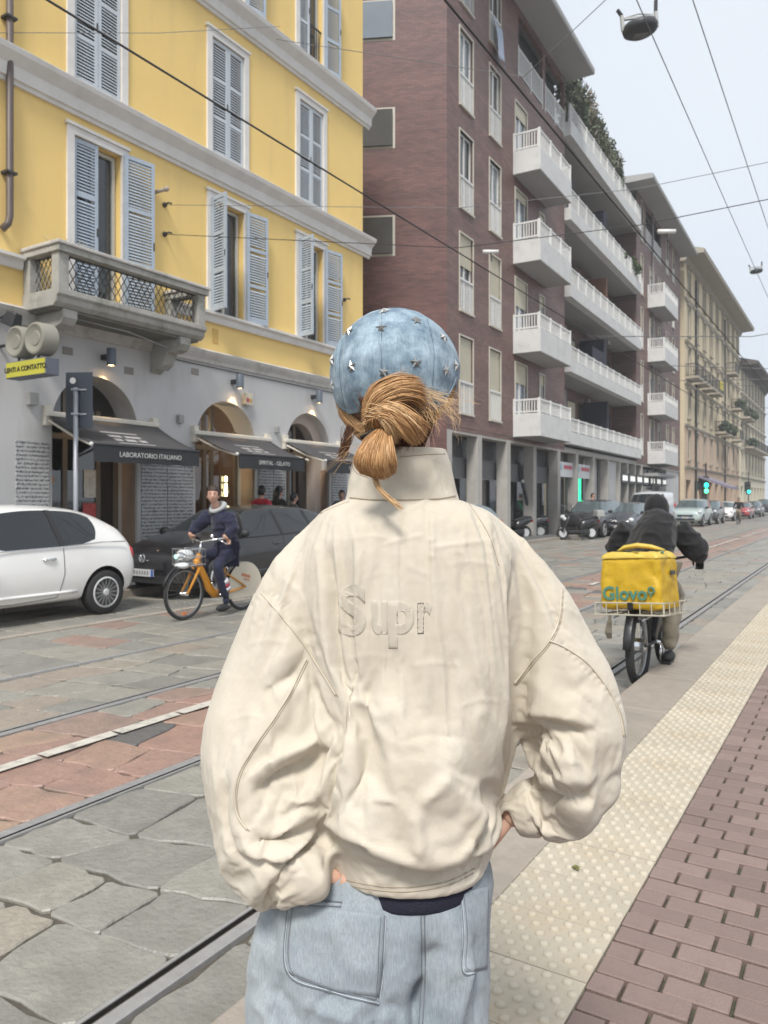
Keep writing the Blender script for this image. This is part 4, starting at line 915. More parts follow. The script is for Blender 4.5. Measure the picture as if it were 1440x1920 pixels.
wire('span wire fixed at the upper cornice, crossing the brown wall to the lamp',[(-11.0,13.2,11.75),(-6,15.2,10.4),(-2.4,12.2,10.1),(6,9,11.8)],.008,M_wireg)
for i,(y,z0,z1,z2) in enumerate(((36,9.3,8.6,9.6),(47,9.6,8.8,9.9),(47.5,8.7,8.3,9.4),(66,11.0,10.0,11),(70,9.4,9.0,10),(90,11,10,11.5))):
    wire('pale span wire across the street sky, %s from the near end'%['first','second','third','fourth','fifth','sixth'][i],[(-11.0,y,z0),(-4,y+.5,z1),(7,y+1,z2)],.02,M_wireg)
LX=((-3.05,9.55),(-2.30,9.6))
for (x,z),n in zip(LX,('left','right')):
    wire('pale feeder wire running along the street past the hanging lamp, %s of the pair'%n,[(x,4,z+.1),(x,12.0,z),(x,22,z-.12),(x,34,z-.2),(x,60,z+.1),(x,95,z-.1)],.009,M_wireg)
lc=W(1200,52,13.2)
def street_lamp(p,s,label,first):
    t=thing('hanging_street_lamp',label,'lamp',p,group='street lamps hung on wires')
    t.scale=(s,s,s)
    MB().lathe([(0,-.115),(.20,-.11),(.265,-.07),(.285,-.0),(.26,.05),(.16,.09),(.07,.12),(0,.125)],(0,0,0),24).build('lamp_body',mat('lamp_dark',(.045,.05,.055),.5,var=.15),t,smooth=True,angle=50)
    MB().box((0,0,-.117),(.22,.16,.012)).build('lens',mat('lamp_lens',(.10,.105,.115),.3),t)
    a=MB(); a.box((0,0,.16),(.5,.05,.03)); a.tube([(-.25,0,.18),(.0,0,.22),(.25,0,.18)],.014,6); a.box((-.28,0,.1),(.05,.05,.24)); a.box((.28,0,.1),(.05,.05,.24)); a.build('hanger',mat('pale_lamp_metal',(.45,.46,.45),.5),t)
    MB().tube([(-.28,0,.22),(-.34,0,.32)],.03,6).build('clamp',M_iron,t); MB().tube([(.28,0,.22),(.30,0,.40)],.03,6).build('clamp',M_iron,t)
    t.rotation_euler=(R(4),R(-7),TH)
street_lamp(lc,1.05,'dark round street lamp hung from wires, high at top right',1)
street_lamp(W(1418,508,42),1.15,'small distant street lamp hung from wires above the far street',0)
for (px,py,zc,lab) in ((920,472,12.7,'whitish insulator tube on the span wire, left one before the brown facade'),(1250,434,11.3,'whitish insulator tube on the span wire, right one beside the far eave')):
    p=W(px,py,zc); t=thing('wire_insulator',lab,'insulator',p,group='whitish insulators on the span wire'); MB().tube([(-.13*CS,-.13*SN,0),(.13*CS,.13*SN,.0)],.032,10).build('tube',M_wht,t,smooth=True); MB().tube([(0,0,.0),(.02,0,-.16)],.012,5).build('hanger',M_iron,t)
# small anchors on the yellow wall
for (y,z,lab) in ((10.25,7.18,'upper small wire anchor hook on yellow wall'),(10.25,6.62,'lower small wire anchor hook on yellow wall'),(16.25,6.7,'small hooked anchor near the yellow house corner')):
    m=MB(); m.tube([(-11.3,y,z),(-11.18,y,z+.02),(-11.12,y+.03,z)],.018,5); m.ball((-11.28,y,z),.05,8,6); tag(m.build('wire_anchor',M_iron),lab,'hook','wire hooks on the yellow wall')
m=MB(); m.tube([(-11.3,9.98,7.32),(-11.02,10.02,7.34)],.035,8); m.ball((-10.98,10.02,7.34),.05,8,6); tag(m.build('wall_spigot',M_bst),'short stone coloured pipe spigot sticking out beside the balcony shutter','pipe')
# dark sign seen from behind on its post
sg=thing('road_sign','dark blue rectangular sign seen from behind on a grey pole','sign',tuple(gnd:=W(142,1075,12.0))[:2]+(0.0,))
sg.rotation_euler=(0,0,TH-R(6))
SM=12.0/1442
z=lambda py: EYE-(py-938)*SM
M_galv=mat('galvanised',(.40,.42,.45),.45,metal=.4,var=.1)
MB().cyl((0,0,-.1),(0,0,z(727)),.036,n=12).build('pole',M_galv,sg,smooth=True)
MB().bb((-.19,.045,z(803)),(.25,.06,z(697))).build('sign_plate',mat('sign_back',(.030,.037,.052),.5,var=.12),sg,bevel=.004)
for py in (730,776): c=MB(); c.box((0,.0,z(py)),(.11,.09,.03)); c.box((.03,.04,z(py)),(.25,.02,.02)); c.build('clamp',M_galv,sg)
MB().lathe([(0,0),(.05,0),(.045,.004),(0,.004)],(-.07,.038,z(713)),16,'Y').build('round_sticker',mat('sticker',(.5,.5,.5),.6,var=.4,vs=30),sg)
# leaning dark post near the pillars
a=W(1003,1002,31.5); a.z=0; b=W(972,868,31.0)
lp=thing('leaning_post','dark sign post leaning left in front of the brown block pillars','post',a)
MB().tube([(0,0,0),tuple(b-a)],.07,8).build('pole',M_blk,lp,smooth=True); q=b-a
MB().box((q.x+.05,q.y,q.z-.45),(.08,.10,1.3),ry=R(-16)).build('sign_edge',M_blk,lp)
MB().ball((q.x+.22,q.y-.1,q.z-.75),.07,8,6).build('round_lamp',M_let,lp)
# ---------------------------------------------------------------- the woman in the foreground (seen from behind)
Z0=1.36; U0=(760-720)/FPX*Z0
pb=W(760,938,Z0); she=thing('person','woman seen from behind in beige jacket, blue denim cap and loose pale jeans','person',(pb.x,pb.y,PZ),TH)
def P3(px,py,zc=Z0): return Vector(((px-720)/FPX*zc-U0,zc-Z0,EYE-PZ-(py-938)/FPX*zc))
CAMP=Vector((-U0,-Z0,EYE-PZ))
def topx(V):
    V=np.asarray(V); zc=V[:,1]+Z0; return np.stack([720+FPX*(V[:,0]+U0)/zc,938+FPX*(EYE-PZ-V[:,2])/zc],1)
def loft(rings,n=40,e=2.3,cap=True):
    """rings: (py, left px, right px, half depth, depth offset)"""
    vs=[];fs=[]
    for (py,l,r,b,*o) in rings:
        zc=Z0+(o[0] if o else 0); cl=P3((l+r)/2,py,zc); a=(r-l)/2/FPX*zc
        for k in range(n):
            t=2*PI*k/n; c,s=math.cos(t),math.sin(t)
            x=a*math.copysign(abs(c)**(2/e),c); y=b*math.copysign(abs(s)**(2/e),s); vs.append((cl.x+x,cl.y+y,cl.z))
    m=len(rings)
    for i in range(m-1):
        for k in range(n): fs.append((i*n+k,i*n+(k+1)%n,(i+1)*n+(k+1)%n,(i+1)*n+k))
    if cap: fs+= [tuple(range(n)),tuple((m-1)*n+k for k in range(n))]
    return vs,fs
def vnoise(P,s,seed):
    P=np.asarray(P)*s+seed*17.3; i=np.floor(P).astype(int); f=P-i; f=f*f*(3-2*f); r=0
    def h(a): 
        q=(a[:,0]*374761393+a[:,1]*668265263+a[:,2]*2147483647+seed*1274126177)&0x7fffffff; q=(q^(q>>13))*1274126177&0x7fffffff; return ((q^(q>>16))&0xffff)/65535.
    for dx in(0,1):
        for dy in(0,1):
            for dz in(0,1):
                wgt=(f[:,0] if dx else 1-f[:,0])*(f[:,1] if dy else 1-f[:,1])*(f[:,2] if dz else 1-f[:,2]); r=r+wgt*h(i+np.array([dx,dy,dz]))
    return r*2-1
def remesh(parts,vox,name):
    mb=MB()
    for vs,fs in parts: mb.add(vs,fs)
    me=bpy.data.meshes.new(name); me.from_pydata(mb.v,[],mb.f); bm=bmesh.new(); bm.from_mesh(me); bmesh.ops.recalc_face_normals(bm,faces=bm.faces); bm.to_mesh(me); bm.free()
    o=bpy.data.objects.new(name,me); COL.objects.link(o); m=o.modifiers.new('r','REMESH'); m.mode='VOXEL'; m.voxel_size=vox
    me2=evalmesh(o,name); bpy.data.objects.remove(o); return me2
def co(me): a=np.empty(len(me.vertices)*3); me.vertices.foreach_get('co',a); return a.reshape(-1,3)
def no(me): a=np.empty(len(me.vertices)*3); me.vertices.foreach_get('normal',a); return a.reshape(-1,3)
def setco(me,V): me.vertices.foreach_set('co',V.reshape(-1)); me.update()
def smooth(me,V,it,f=.5):
    E=np.empty(len(me.edges)*2,int); me.edges.foreach_get('vertices',E); E=E.reshape(-1,2); cnt=np.bincount(E.reshape(-1),minlength=len(V)).reshape(-1,1)
    for _ in range(it):
        S=np.zeros_like(V)
        for k in range(3): S[:,k]=np.bincount(E[:,0],V[E[:,1],k],len(V))+np.bincount(E[:,1],V[E[:,0],k],len(V))
        V=V*(1-f)+f*S/np.maximum(cnt,1)
    return V
def creases(V,N,strokes):
    """folds drawn as lines over the cloth: (points, width on the right/upper side, width on the left/lower side, height in mm)"""
    px=topx(V); view=CAMP-Vector((0,0,0)); D=np.array(CAMP)-V; D/=np.linalg.norm(D,axis=1,keepdims=True); fac=np.clip(((N*D).sum(1)+.15)/.35,0,1); out=np.zeros(len(V))
    for pts,wa,wb,amp in strokes:
        Q=np.array(pts,float); seg=np.linalg.norm(Q[1:]-Q[:-1],axis=1); T=seg.sum(); best=np.full(len(V),1e9); sg=np.zeros(len(V)); tt=np.zeros(len(V)); acc=0
        lo,hi=Q.min(0)-4*max(wa,wb),Q.max(0)+4*max(wa,wb); sel=np.where(((px>lo)&(px<hi)).all(1))[0]; p=px[sel]; b_=np.full(len(sel),1e9); s_=np.zeros(len(sel)); t_=np.zeros(len(sel))
        for a,b,L_ in zip(Q,Q[1:],seg):
            d=(b-a)/L_; r=p-a; t=np.clip(r@d,0,L_); q=r-t[:,None]*d; dist=np.hypot(q[:,0],q[:,1]); s=d[0]*r[:,1]-d[1]*r[:,0]; m=dist<b_; b_[m]=dist[m]; s_[m]=s[m]; t_[m]=(acc+t)[m]; acc+=L_
        wd=np.where(s_>0,wb,wa); u=b_/wd; prof=np.where(u<4,np.exp(-np.abs(u)**1.35),0); tap=np.clip(np.minimum(t_,T-t_)/(T*.22)+.12,0,1)
        out[sel]+=amp*.001*prof*tap
    return out*fac
# ----- jacket
torso=loft([(930,668,838,.075,.02),(940,640,870,.085,.015),(953,612,905,.10,.01),(975,583,942,.12),(1005,556,975,.135),(1060,545,998,.145),(1130,555,1003,.152),(1230,577,988,.158),(1300,586,972,.162),(1370,586,955,.166),(1430,582,944,.172),(1480,584,946,.180),(1515,596,948,.182),(1540,606,940,.172),(1558,618,926,.158),(1590,624,915,.150),(1612,626,908,.148)],48,2.35)
# hem dips at the middle of the back
def tubeP(pts,n=26):
    mb=MB(); path=[P3(a,b,z) for a,b,z,*r in pts]; rs=[(r[0]/FPX*z,(r[1] if len(r)>1 else r[0])/FPX*z) for a,b,z,*r in pts]
    mb.tube(path,rs,n,up=(0,1,0)); return mb.v,mb.f
Lsl=tubeP([(585,1012,1.36,42),(562,1060,1.36,66),(545,1120,1.365,84),(520,1200,1.37,94),(500,1280,1.37,108),(488,1350,1.36,122),(484,1420,1.345,124),(488,1490,1.32,112),(498,1555,1.295,108),(520,1605,1.27,92),(560,1632,1.25,68),(596,1640,1.24,50),(620,1640,1.24,40)])
Rsl=tubeP([(950,1015,1.36,42),(978,1060,1.36,58),(1010,1120,1.365,72),(1038,1190,1.37,80),(1066,1260,1.37,96),(1077,1320,1.37,106),(1084,1375,1.36,108),(1088,1420,1.36,94),(1066,1462,1.37,72),(1035,1497,1.385,64),(1000,1515,1.40,56),(962,1522,1.41,46)])
jm=remesh([torso,Lsl,Rsl],.0076,'jacket'); V=smooth(jm,co(jm),6); setco(jm,V)
px=topx(V); back=V[:,1]<.0
setco(jm,V); N=no(jm)
ST=[([(585,1015),(603,1080),(612,1170),(618,1250),(634,1315)],24,7,-15),([(700,1030),(704,1090),(694,1160),(688,1190)],14,16,-5),([(690,1220),(679,1300),(681,1370),(672,1430),(640,1492)],22,13,-13),
 ([(652,1270),(652,1340),(650,1400),(626,1452),(604,1500)],13,16,9),([(735,1330),(738,1400),(744,1432)],5,9,-3),([(740,1392),(800,1378),(880,1386)],9,7,-3),([(676,1462),(720,1466),(775,1479)],9,30,7),([(775,1479),(806,1448),(840,1416)],9,22,8),([(775,1479),(774,1520),(780,1575)],14,26,9),
 ([(845,1425),(860,1450),(900,1462)],8,8,-3),([(606,1556),(690,1592),(780,1616),(850,1628),(882,1612)],9,24,-15),([(610,1520),(700,1560),(790,1580),(870,1585)],30,26,9),([(598,1552),(640,1558),(695,1562)],7,14,-9),([(640,1540),(690,1578),(730,1590)],7,7,-3),
 ([(912,1436),(919,1490),(905,1540),(890,1580),(868,1622)],24,7,-18),([(896,1420),(902,1500),(872,1600)],12,30,6),([(987,1005),(984,1100),(975,1200),(962,1290),(945,1370)],26,6,-15),([(925,1350),(905,1440),(890,1500)],12,20,-4),
 ([(800,945),(803,1030),(803,1100)],5,5,-2.6),([(806,945),(810,1030),(808,1100)],5,5,2.6),([(715,1022),(760,1010),(800,1002)],4,5,2.5),([(800,1028),(860,1020),(912,1014)],4,5,2.8),([(735,968),(770,955),(812,932)],5,5,2.6),([(690,990),(720,975),(760,968)],5,6,2),([(795,952),(850,962),(870,955)],6,6,-3.5),
 ([(866,938),(890,985),(914,1016)],5,7,4),([(905,950),(925,990),(935,1050),(932,1090)],7,6,3.5),([(880,1040),(872,1080),(868,1110)],12,12,-5),([(762,1060),(790,1072),(806,1080)],4,4,2),
 ([(640,1000),(632,1060),(640,1110)],14,14,-4),([(660,990),(668,1050),(660,1100)],12,12,4),([(500,1060),(560,1090),(590,1160)],14,16,4),([(735,1200),(742,1260),(738,1320)],18,18,-3),([(850,1220),(845,1300),(838,1380)],20,20,-3),([(800,1230),(798,1320),(802,1400)],18,18,2.5),([(900,1210),(908,1300),(888,1390)],20,18,3),
 # right sleeve
 ([(968,1334),(1030,1330),(1048,1324),(1090,1330),(1138,1334)],6,22,-12),([(960,1305),(1040,1308),(1140,1315)],22,12,6),([(968,1378),(1005,1400),(1062,1440)],9,14,-15),([(990,1350),(1060,1390),(1130,1400)],20,24,6),([(996,1456),(1060,1452),(1130,1440),(1168,1418)],7,30,-20),([(1000,1440),(1060,1438),(1130,1425)],14,9,7),
 ([(1010,1060),(1012,1120),(990,1180)],12,14,-5),([(985,1010),(1005,1060),(1012,1100)],6,10,4),([(1060,1180),(1090,1215),(1100,1260)],8,10,3),([(1090,1140),(1100,1190),(1130,1230)],8,8,-3),([(1070,1250),(1110,1268),(1140,1300)],9,9,-4),([(1000,1240),(1050,1260),(1090,1300)],14,14,4),([(1035,1545),(1010,1500),(1003,1478)],8,8,-4),
 ([(942,1490),(975,1500),(990,1494)],4,4,-4),([(942,1506),(972,1515),(988,1512)],4,4,-4),([(942,1522),(970,1530),(986,1530)],4,4,-4),([(942,1538),(968,1544),(984,1546)],4,4,-4),([(992,1480),(1000,1520),(992,1560)],6,6,-5),
 # left sleeve
 ([(458,1444),(505,1412),(554,1386),(594,1362)],7,30,-16),([(455,1420),(510,1385),(560,1362),(590,1340)],14,9,8),([(570,1262),(586,1319),(597,1352)],8,10,7),([(578,1245),(592,1290),(600,1330)],7,8,-5),([(453,1518),(495,1554),(530,1558),(568,1526)],32,8,-24),([(450,1545),(490,1575),(530,1578),(580,1545)],10,9,10),([(462,1556),(515,1599),(545,1590),(600,1553)],8,16,-13),([(470,1590),(520,1620),(580,1600)],14,22,5),
 ([(398,1410),(404,1500),(432,1570),(475,1600)],14,9,-9),([(385,1400),(392,1480),(410,1560)],10,12,4),([(474,1268),(510,1246),(562,1222)],14,16,-10),([(480,1230),(530,1205),(570,1180)],16,14,5),([(450,1180),(470,1230),(465,1290)],14,14,-4),([(525,1450),(570,1470),(596,1440)],14,16,6),([(500,1490),(545,1480),(580,1470)],14,14,-4),
 ([(525,1080),(560,1110),(575,1140)],5,6,2.5),([(500,1060),(520,1110),(525,1130)],10,10,-3),([(460,1690),(468,1640),(455,1590)],9,9,4),([(560,1600),(585,1620),(600,1650)],7,8,-4),([(605,1560),(615,1590),(612,1640)],8,7,-6)]
# gathers along the armhole seams
rq=random.Random(4)
for (a,b,n,ln_) in (((500,1118),(572,1205),13,26),((1052,1108),(1034,1190),8,14),((1050,1215),(1160,1325),13,16),((490,1110),(455,1140),4,16),((470,1565),(505,1592),5,14)):
    for k in range(n):
        t=k/(n-1); c=(a[0]+(b[0]-a[0])*t,a[1]+(b[1]-a[1])*t); d=np.array([b[1]-a[1],-(b[0]-a[0])],float); d/=np.hypot(*d); l=ln_*rq.uniform(.6,1.1)
        ST.append(([c,(c[0]+d[0]*l*.5+rq.uniform(-3,3),c[1]+d[1]*l*.5),(c[0]+d[0]*l,c[1]+d[1]*l)],3.0,3.0,-2.6))
D=1.5*creases(V,N,[q for q in ST if abs(q[3])<8])+2.1*creases(V,N,[q for q in ST if abs(q[3])>=8])
D+=.0016*vnoise(V*np.array([1,1,.6]),11,1)
front=np.clip(V[:,1]/.1,0,1); D+=front*.006*vnoise(V*np.array([1,1,.5]),14,5)
V=V+N*D[:,None]; V=smooth(jm,V,1,.25); setco(jm,V)
# let the cloth settle: a short drape of the oversized jacket over a slightly smaller form
o=link(bpy.data.objects.new('drape',jm),she); N=no(jm)
mold=jm.copy(); setco(mold,smooth(mold,V-N*.023,8)); mo=link(bpy.data.objects.new('form',mold),she); dcm=mo.modifiers.new('d','DECIMATE'); dcm.ratio=.15
mold2=evalmesh(mo,'form'); mo.modifiers.clear(); mo.data=mold2; mo.modifiers.new('col','COLLISION'); mo.collision.thickness_outer=.003; mo.collision.cloth_friction=12
gv=o.vertex_groups.new(name='pin')
top=np.clip((V[:,2]-P3(0,985)[2])/.03,0,1); hem=np.clip((P3(0,1575)[2]-V[:,2])/.03,0,1)*(np.abs(V[:,0])<.16)
cl=np.linalg.norm(V-np.array(P3(614,1640,1.24)),axis=1); cr=np.linalg.norm(V-np.array(P3(962,1522,1.41)),axis=1)
wt=np.maximum.reduce([np.full(len(V),.035),top,hem,np.clip((.08-cl)/.03,0,1),np.clip((.08-cr)/.03,0,1)]); q8=np.round(wt*20).astype(int)
for q in np.unique(q8): gv.add([int(k) for k in np.where(q8==q)[0]],max(q/20,.03),'REPLACE')
c=o.modifiers.new('c','CLOTH'); s=c.settings
s.quality=5; s.mass=.25; s.tension_stiffness=40; s.compression_stiffness=40; s.shear_stiffness=15; s.bending_model='ANGULAR'; s.bending_stiffness=2.0; s.tension_damping=8; s.compression_damping=8; s.shear_damping=5; s.bending_damping=.5; s.air_damping=2
s.vertex_group_mass='pin'; s.pin_stiffness=.5; s.shrink_min=-.045; s.effector_weights.gravity=.45
k=c.collision_settings; k.use_collision=True; k.distance_min=.003; k.collision_quality=2; k.use_self_collision=False
c.point_cache.frame_start=1; c.point_cache.frame_end=20
for f_ in range(1,21): SC.frame_set(f_)
V2=co(evalmesh(o,'drape')); SC.frame_set(1)
bpy.data.objects.remove(mo); o.modifiers.clear(); o.vertex_groups.clear(); setco(jm,V2)
sb=o.modifiers.new('s','SUBSURF'); sb.levels=1; jm=evalmesh(o,'jacket'); bpy.data.objects.remove(o)
V=co(jm); N=no(jm); FINE=[q for q in ST if abs(q[3])<3.5]+[([(660,1010),(700,1004),(735,1012)],3,4,1.6),([(690,1080),(720,1074),(742,1078)],3,3,1.2),([(830,1060),(880,1052),(930,1060)],3,4,1.5),([(640,1240),(690,1228),(735,1232)],3,4,1.2),([(760,1250),(820,1242),(880,1250)],3,4,1.2),([(850,1330),(900,1310),(940,1316)],3,4,1.5),([(690,1350),(716,1372),(730,1400)],3,4,1.6),([(800,1420),(830,1440),(880,1470)],3,4,1.8),([(460,1210),(500,1200),(540,1206)],3,4,1.5),([(1010,1150),(1060,1140),(1095,1160)],3,4,1.5),([(1090,1340),(1120,1370),(1150,1376)],3,4,1.6),([(430,1350),(470,1340),(500,1350)],3,4,1.6),([(430,1640),(470,1620),(500,1640)],3,5,2),([(540,1650),(570,1640),(590,1655)],3,4,2)]
V=V+N*(.8*creases(V,N,FINE)+.00045*(1-np.abs(vnoise(V,46,42)))**5)[:,None]; setco(jm,V)
jm.polygons.foreach_set('use_smooth',[True]*len(jm.polygons))
def cloth_mat(name,c1,c2,weave,wb,nb,nsc,rough=.8,fade=None,twill=0,fs=7):
    m=bpy.data.materials.new(name); m.use_nodes=True; t=m.node_tree; b=t.nodes['Principled BSDF']; L=t.links.new
    c=t.nodes.new('ShaderNodeTexCoord'); n=t.nodes.new('ShaderNodeTexNoise'); n.inputs['Scale'].default_value=fs; n.inputs['Detail'].default_value=8; n.inputs['Roughness'].default_value=.6; L(c.outputs['Object'],n.inputs[0])
    r=t.nodes.new('ShaderNodeValToRGB'); e=r.color_ramp.elements; e[0].position=.36; e[1].position=.66; e[0].color=(*c1,1); e[1].color=(*c2,1); L(n.outputs[0],r.inputs[0]); col=r.outputs[0]
    w1=t.nodes.new('ShaderNodeTexWave'); w1.inputs['Scale'].default_value=weave; w1.inputs['Distortion'].default_value=.6; w1.inputs['Detail'].default_value=1; w1.bands_direction='DIAGONAL' if twill else 'Z'; L(c.outputs['Object'],w1.inputs[0])
    w2=t.nodes.new('ShaderNodeTexWave'); w2.inputs['Scale'].default_value=weave; w2.inputs['Distortion'].default_value=.6; w2.bands_direction='X'; L(c.outputs['Object'],w2.inputs[0])
    ad=t.nodes.new('ShaderNodeMath'); ad.operation='ADD'; L(w1.outputs['Fac'],ad.inputs[0]); L(w2.outputs['Fac'],ad.inputs[1])
    if twill:
        mp=t.nodes.new('ShaderNodeMapping'); mp.inputs['Rotation'].default_value=(0,0,0); mp.inputs['Scale'].default_value=(1,1,.12); L(c.outputs['Object'],mp.inputs[0])
        sl=t.nodes.new('ShaderNodeTexNoise'); sl.inputs['Scale'].default_value=420; sl.inputs['Detail'].default_value=3; L(mp.outputs[0],sl.inputs[0])
        mr=t.nodes.new('ShaderNodeMapRange'); mr.inputs[1].default_value=.3; mr.inputs[2].default_value=.7; mr.inputs[3].default_value=1-twill; mr.inputs[4].default_value=1+twill; L(sl.outputs[0],mr.inputs[0])
        x=t.nodes.new('ShaderNodeMix'); x.data_type='RGBA'; x.blend_type='MULTIPLY'; x.inputs[0].default_value=1; L(col,x.inputs[6]); L(mr.outputs[0],x.inputs[7]); col=x.outputs[2]
    L(col,b.inputs['Base Color']); b.inputs['Roughness'].default_value=rough; b.inputs['Sheen Weight'].default_value=.15; b.inputs['Specular IOR Level'].default_value=.25
    b1=t.nodes.new('ShaderNodeBump'); b1.inputs['Strength'].default_value=wb; b1.inputs['Distance'].default_value=.001; L(ad.outputs[0],b1.inputs['Height'])
    n2=t.nodes.new('ShaderNodeTexNoise'); n2.inputs['Scale'].default_value=nsc; n2.inputs['Detail'].default_value=6; n2.inputs['Roughness'].default_value=.6; n2.inputs['Distortion'].default_value=.5; mp2=t.nodes.new('ShaderNodeMapping'); mp2.inputs['Scale'].default_value=(1.3,1,.8); L(c.outputs['Object'],mp2.inputs[0]); L(mp2.outputs[0],n2.inputs[0])
    b2=t.nodes.new('ShaderNodeBump'); b2.inputs['Strength'].default_value=nb; b2.inputs['Distance'].default_value=.006; L(n2.outputs[0],b2.inputs['Height']); L(b1.outputs[0],b2.inputs['Normal']); L(b2.outputs[0],b.inputs['Normal'])
    return m
M_jac=cloth_mat('beige_cotton',(.555,.495,.40),(.625,.57,.475),190,.35,.16,75)
M_seam=mat('beige_seam',(.53,.475,.385),.8); M_thr=mat('dark_seam_thread',(.36,.30,.22),.8); M_emb=cloth_mat('satin_embroidery',(.57,.51,.415),(.64,.585,.49),420,.5,.1,90,rough=.42)  # seam thread is darker than the jacket cloth
jm.materials.append(M_jac); jac=link(bpy.data.objects.new('jacket',jm),she)
def bvh(me): return BVHTree.FromPolygons([v.co for v in me.vertices],[p.vertices[:] for p in me.polygons])
BJ=bvh(jm)
def cast(B,px,py,off=0.0):
    d=(P3(px,py,1.0)-CAMP).normalized(); h=B.ray_cast(CAMP,d)
    if h[0] is None: return None
    n=h[1]; n=n if n.dot(d)<0 else -n
    return h[0]+n*off,n
def line_on(B,pts,r_,m,name,parent,off=.001,step=5,n=6):
    Q=[Vector(p) for p in pts]; out=[]
    # Catmull-Rom through the points
    for i in range(len(Q)-1):
        p0,p1,p2,p3=Q[max(i-1,0)],Q[i],Q[i+1],Q[min(i+2,len(Q)-1)]; k=max(2,int((p2-p1).length/step))
        for j in range(k):
            t=j/k; out.append(.5*((2*p1)+(p2-p0)*t+(2*p0-5*p1+4*p2-p3)*t*t+(3*p1-p0-3*p2+p3)*t**3))
    out.append(Q[-1]); W_=[]
    for q in out:
        h=cast(B,q.x,q.y,off)
        if h and (not W_ or (h[0]-W_[-1]).length<.03): W_.append(h[0])
    if len(W_)<2: return None
    if len(W_)>4: W_=[W_[0]]+[(a+b*2+c)/4 for a,b,c in zip(W_,W_[1:],W_[2:])]+[W_[-1]]
    return MB().tube(W_,r_,n).build(name,m,parent,smooth=True)
PIP=[[(574,1236),(548,1290),(515,1345),(478,1398),(450,1445),(440,1490),(446,1530),(464,1556)],[(490,1112),(532,1160),(572,1212),(596,1248),(630,1303)],[(1052,1106),(1048,1160),(1030,1201),(1000,1238),(964,1282)],[(1030,1201),(1066,1218),(1104,1246),(1138,1290),(1160,1335),(1169,1380)]]
for p in PIP:
    line_on(BJ,p,.0019,M_seam,'piping',jac,.0006); line_on(BJ,[(x+4,y+3) for x,y in p],.0009,M_thr,'seam',jac,.0002)
TH_L=[[(575,978),(545,1000),(512,1042),(490,1090),(478,1112)],[(655,940),(610,958),(575,978)],[(650,932),(700,936),(760,935),(820,934),(856,930)],[(640,1648),(700,1660),(770,1664),(840,1652),(890,1628)],[(640,1657),(700,1668),(770,1672),(840,1660),(888,1637)],[(880,945),(915,1000),(935,1060)]]
for p in TH_L: line_on(BJ,p,.0009,M_thr,'seam',jac,.0001)
# hem stitching marks, embroidered letters on the back
def decal(outline_fn,nx,ny,x0,x1,y0,y1): pass
def letter_mesh(body,size_px,cx,cy,name,m,thick,lift,xs=.84):
    cu=bpy.data.curves.new(name,'FONT'); cu.body=body; cu.size=1; cu.resolution_u=8; cu.fill_mode='FRONT'; cu.offset=.042
    o=bpy.data.objects.new(name,cu); COL.objects.link(o); me=evalmesh(o,name); bpy.data.objects.remove(o)
    bm=bmesh.new(); bm.from_mesh(me); bmesh.ops.remove_doubles(bm,verts=bm.verts,dist=1e-4)
    bmesh.ops.triangulate(bm,faces=bm.faces)
    for _ in range(3):
        es=[e for e in bm.edges if e.calc_length()>.07]
        if es: bmesh.ops.subdivide_edges(bm,edges=es,cuts=1); bmesh.ops.triangulate(bm,faces=bm.faces)
    bn=[v.index for v in bm.verts if v.is_boundary]; bm.verts.ensure_lookup_table()
    r=bmesh.ops.extrude_face_region(bm,geom=bm.faces[:]); top=[g_ for g_ in r['geom'] if isinstance(g_,bmesh.types.BMVert)]; tops=set(top)
    for v in bm.verts:
        pxx=cx+v.co.x*size_px*xs; pyy=cy-v.co.y*size_px; h=cast(BJ,pxx,pyy,(thick if v in tops else -.002)+lift)
        v.co=h[0] if h else P3(pxx,pyy,1.2)
    bmesh.ops.recalc_face_normals(bm,faces=bm.faces); bm.to_mesh(me); bm.free(); me.materials.clear(); me.materials.append(m); return link(bpy.data.objects.new(name,me),jac)
for ch,cx,cy,sz,xs in (('S',634,1187,124,.92),('u',695,1184,118,.56),('p',727,1184,118,.84),('r',781,1184,112,.60)): letter_mesh(ch,sz,cx,cy,'embroidered_letter',M_emb,.0005,0,xs)
# collar
def shell(rings,th,n=44,e=2.2):
    vs,fs=loft(rings,n,e,cap=False); return vs,fs
cm=MB(); vs,fs=loft([(944,645,862,.092,.02),(925,650,856,.086,.016),(900,653,851,.080,.014),(870,660,845,.077,.012),(850,667,838,.075,.012),(843,670,835,.074,.012)],64,2.15,cap=False); cm.add(vs,fs)
# raised a little at the left, slanting
cme=cm.mesh('collar',True); Vc=co(cme); pc=topx(Vc); Nn=no(cme)
Vc[:,2]+=np.clip((pc[:,0]-690)/150,0,1)*np.clip((940-pc[:,1])/90,0,1)*.004
bm=bmesh.new(); bm.from_mesh(cme); bmesh.ops.subdivide_edges(bm,edges=bm.edges[:],cuts=3,use_grid_fill=True); bm.to_mesh(cme); bm.free(); Vc=co(cme); Nn=no(cme)
Dc=creases(Vc,Nn,[([(838,930),(826,890),(816,860)],5,6,-4),([(848,930),(838,890),(828,858)],5,5,-3),([(720,930),(740,900),(745,870)],10,10,-4),([(690,925),(700,895),(690,870)],9,9,-3),([(800,925),(815,900),(826,885)],6,6,3),([(660,930),(668,900),(666,870)],6,6,-3),([(760,930),(775,905),(780,870)],10,10,2.5)])+.0015*vnoise(Vc,40,8)
Vc=Vc+Nn*Dc[:,None]; setco(cme,Vc); cme.polygons.foreach_set('use_smooth',[True]*len(cme.polygons)); cme.materials.append(M_jac)
col=link(bpy.data.objects.new('collar',cme),jac); s_=col.modifiers.new('s','SOLIDIFY'); s_.thickness=.006; s_.offset=-1
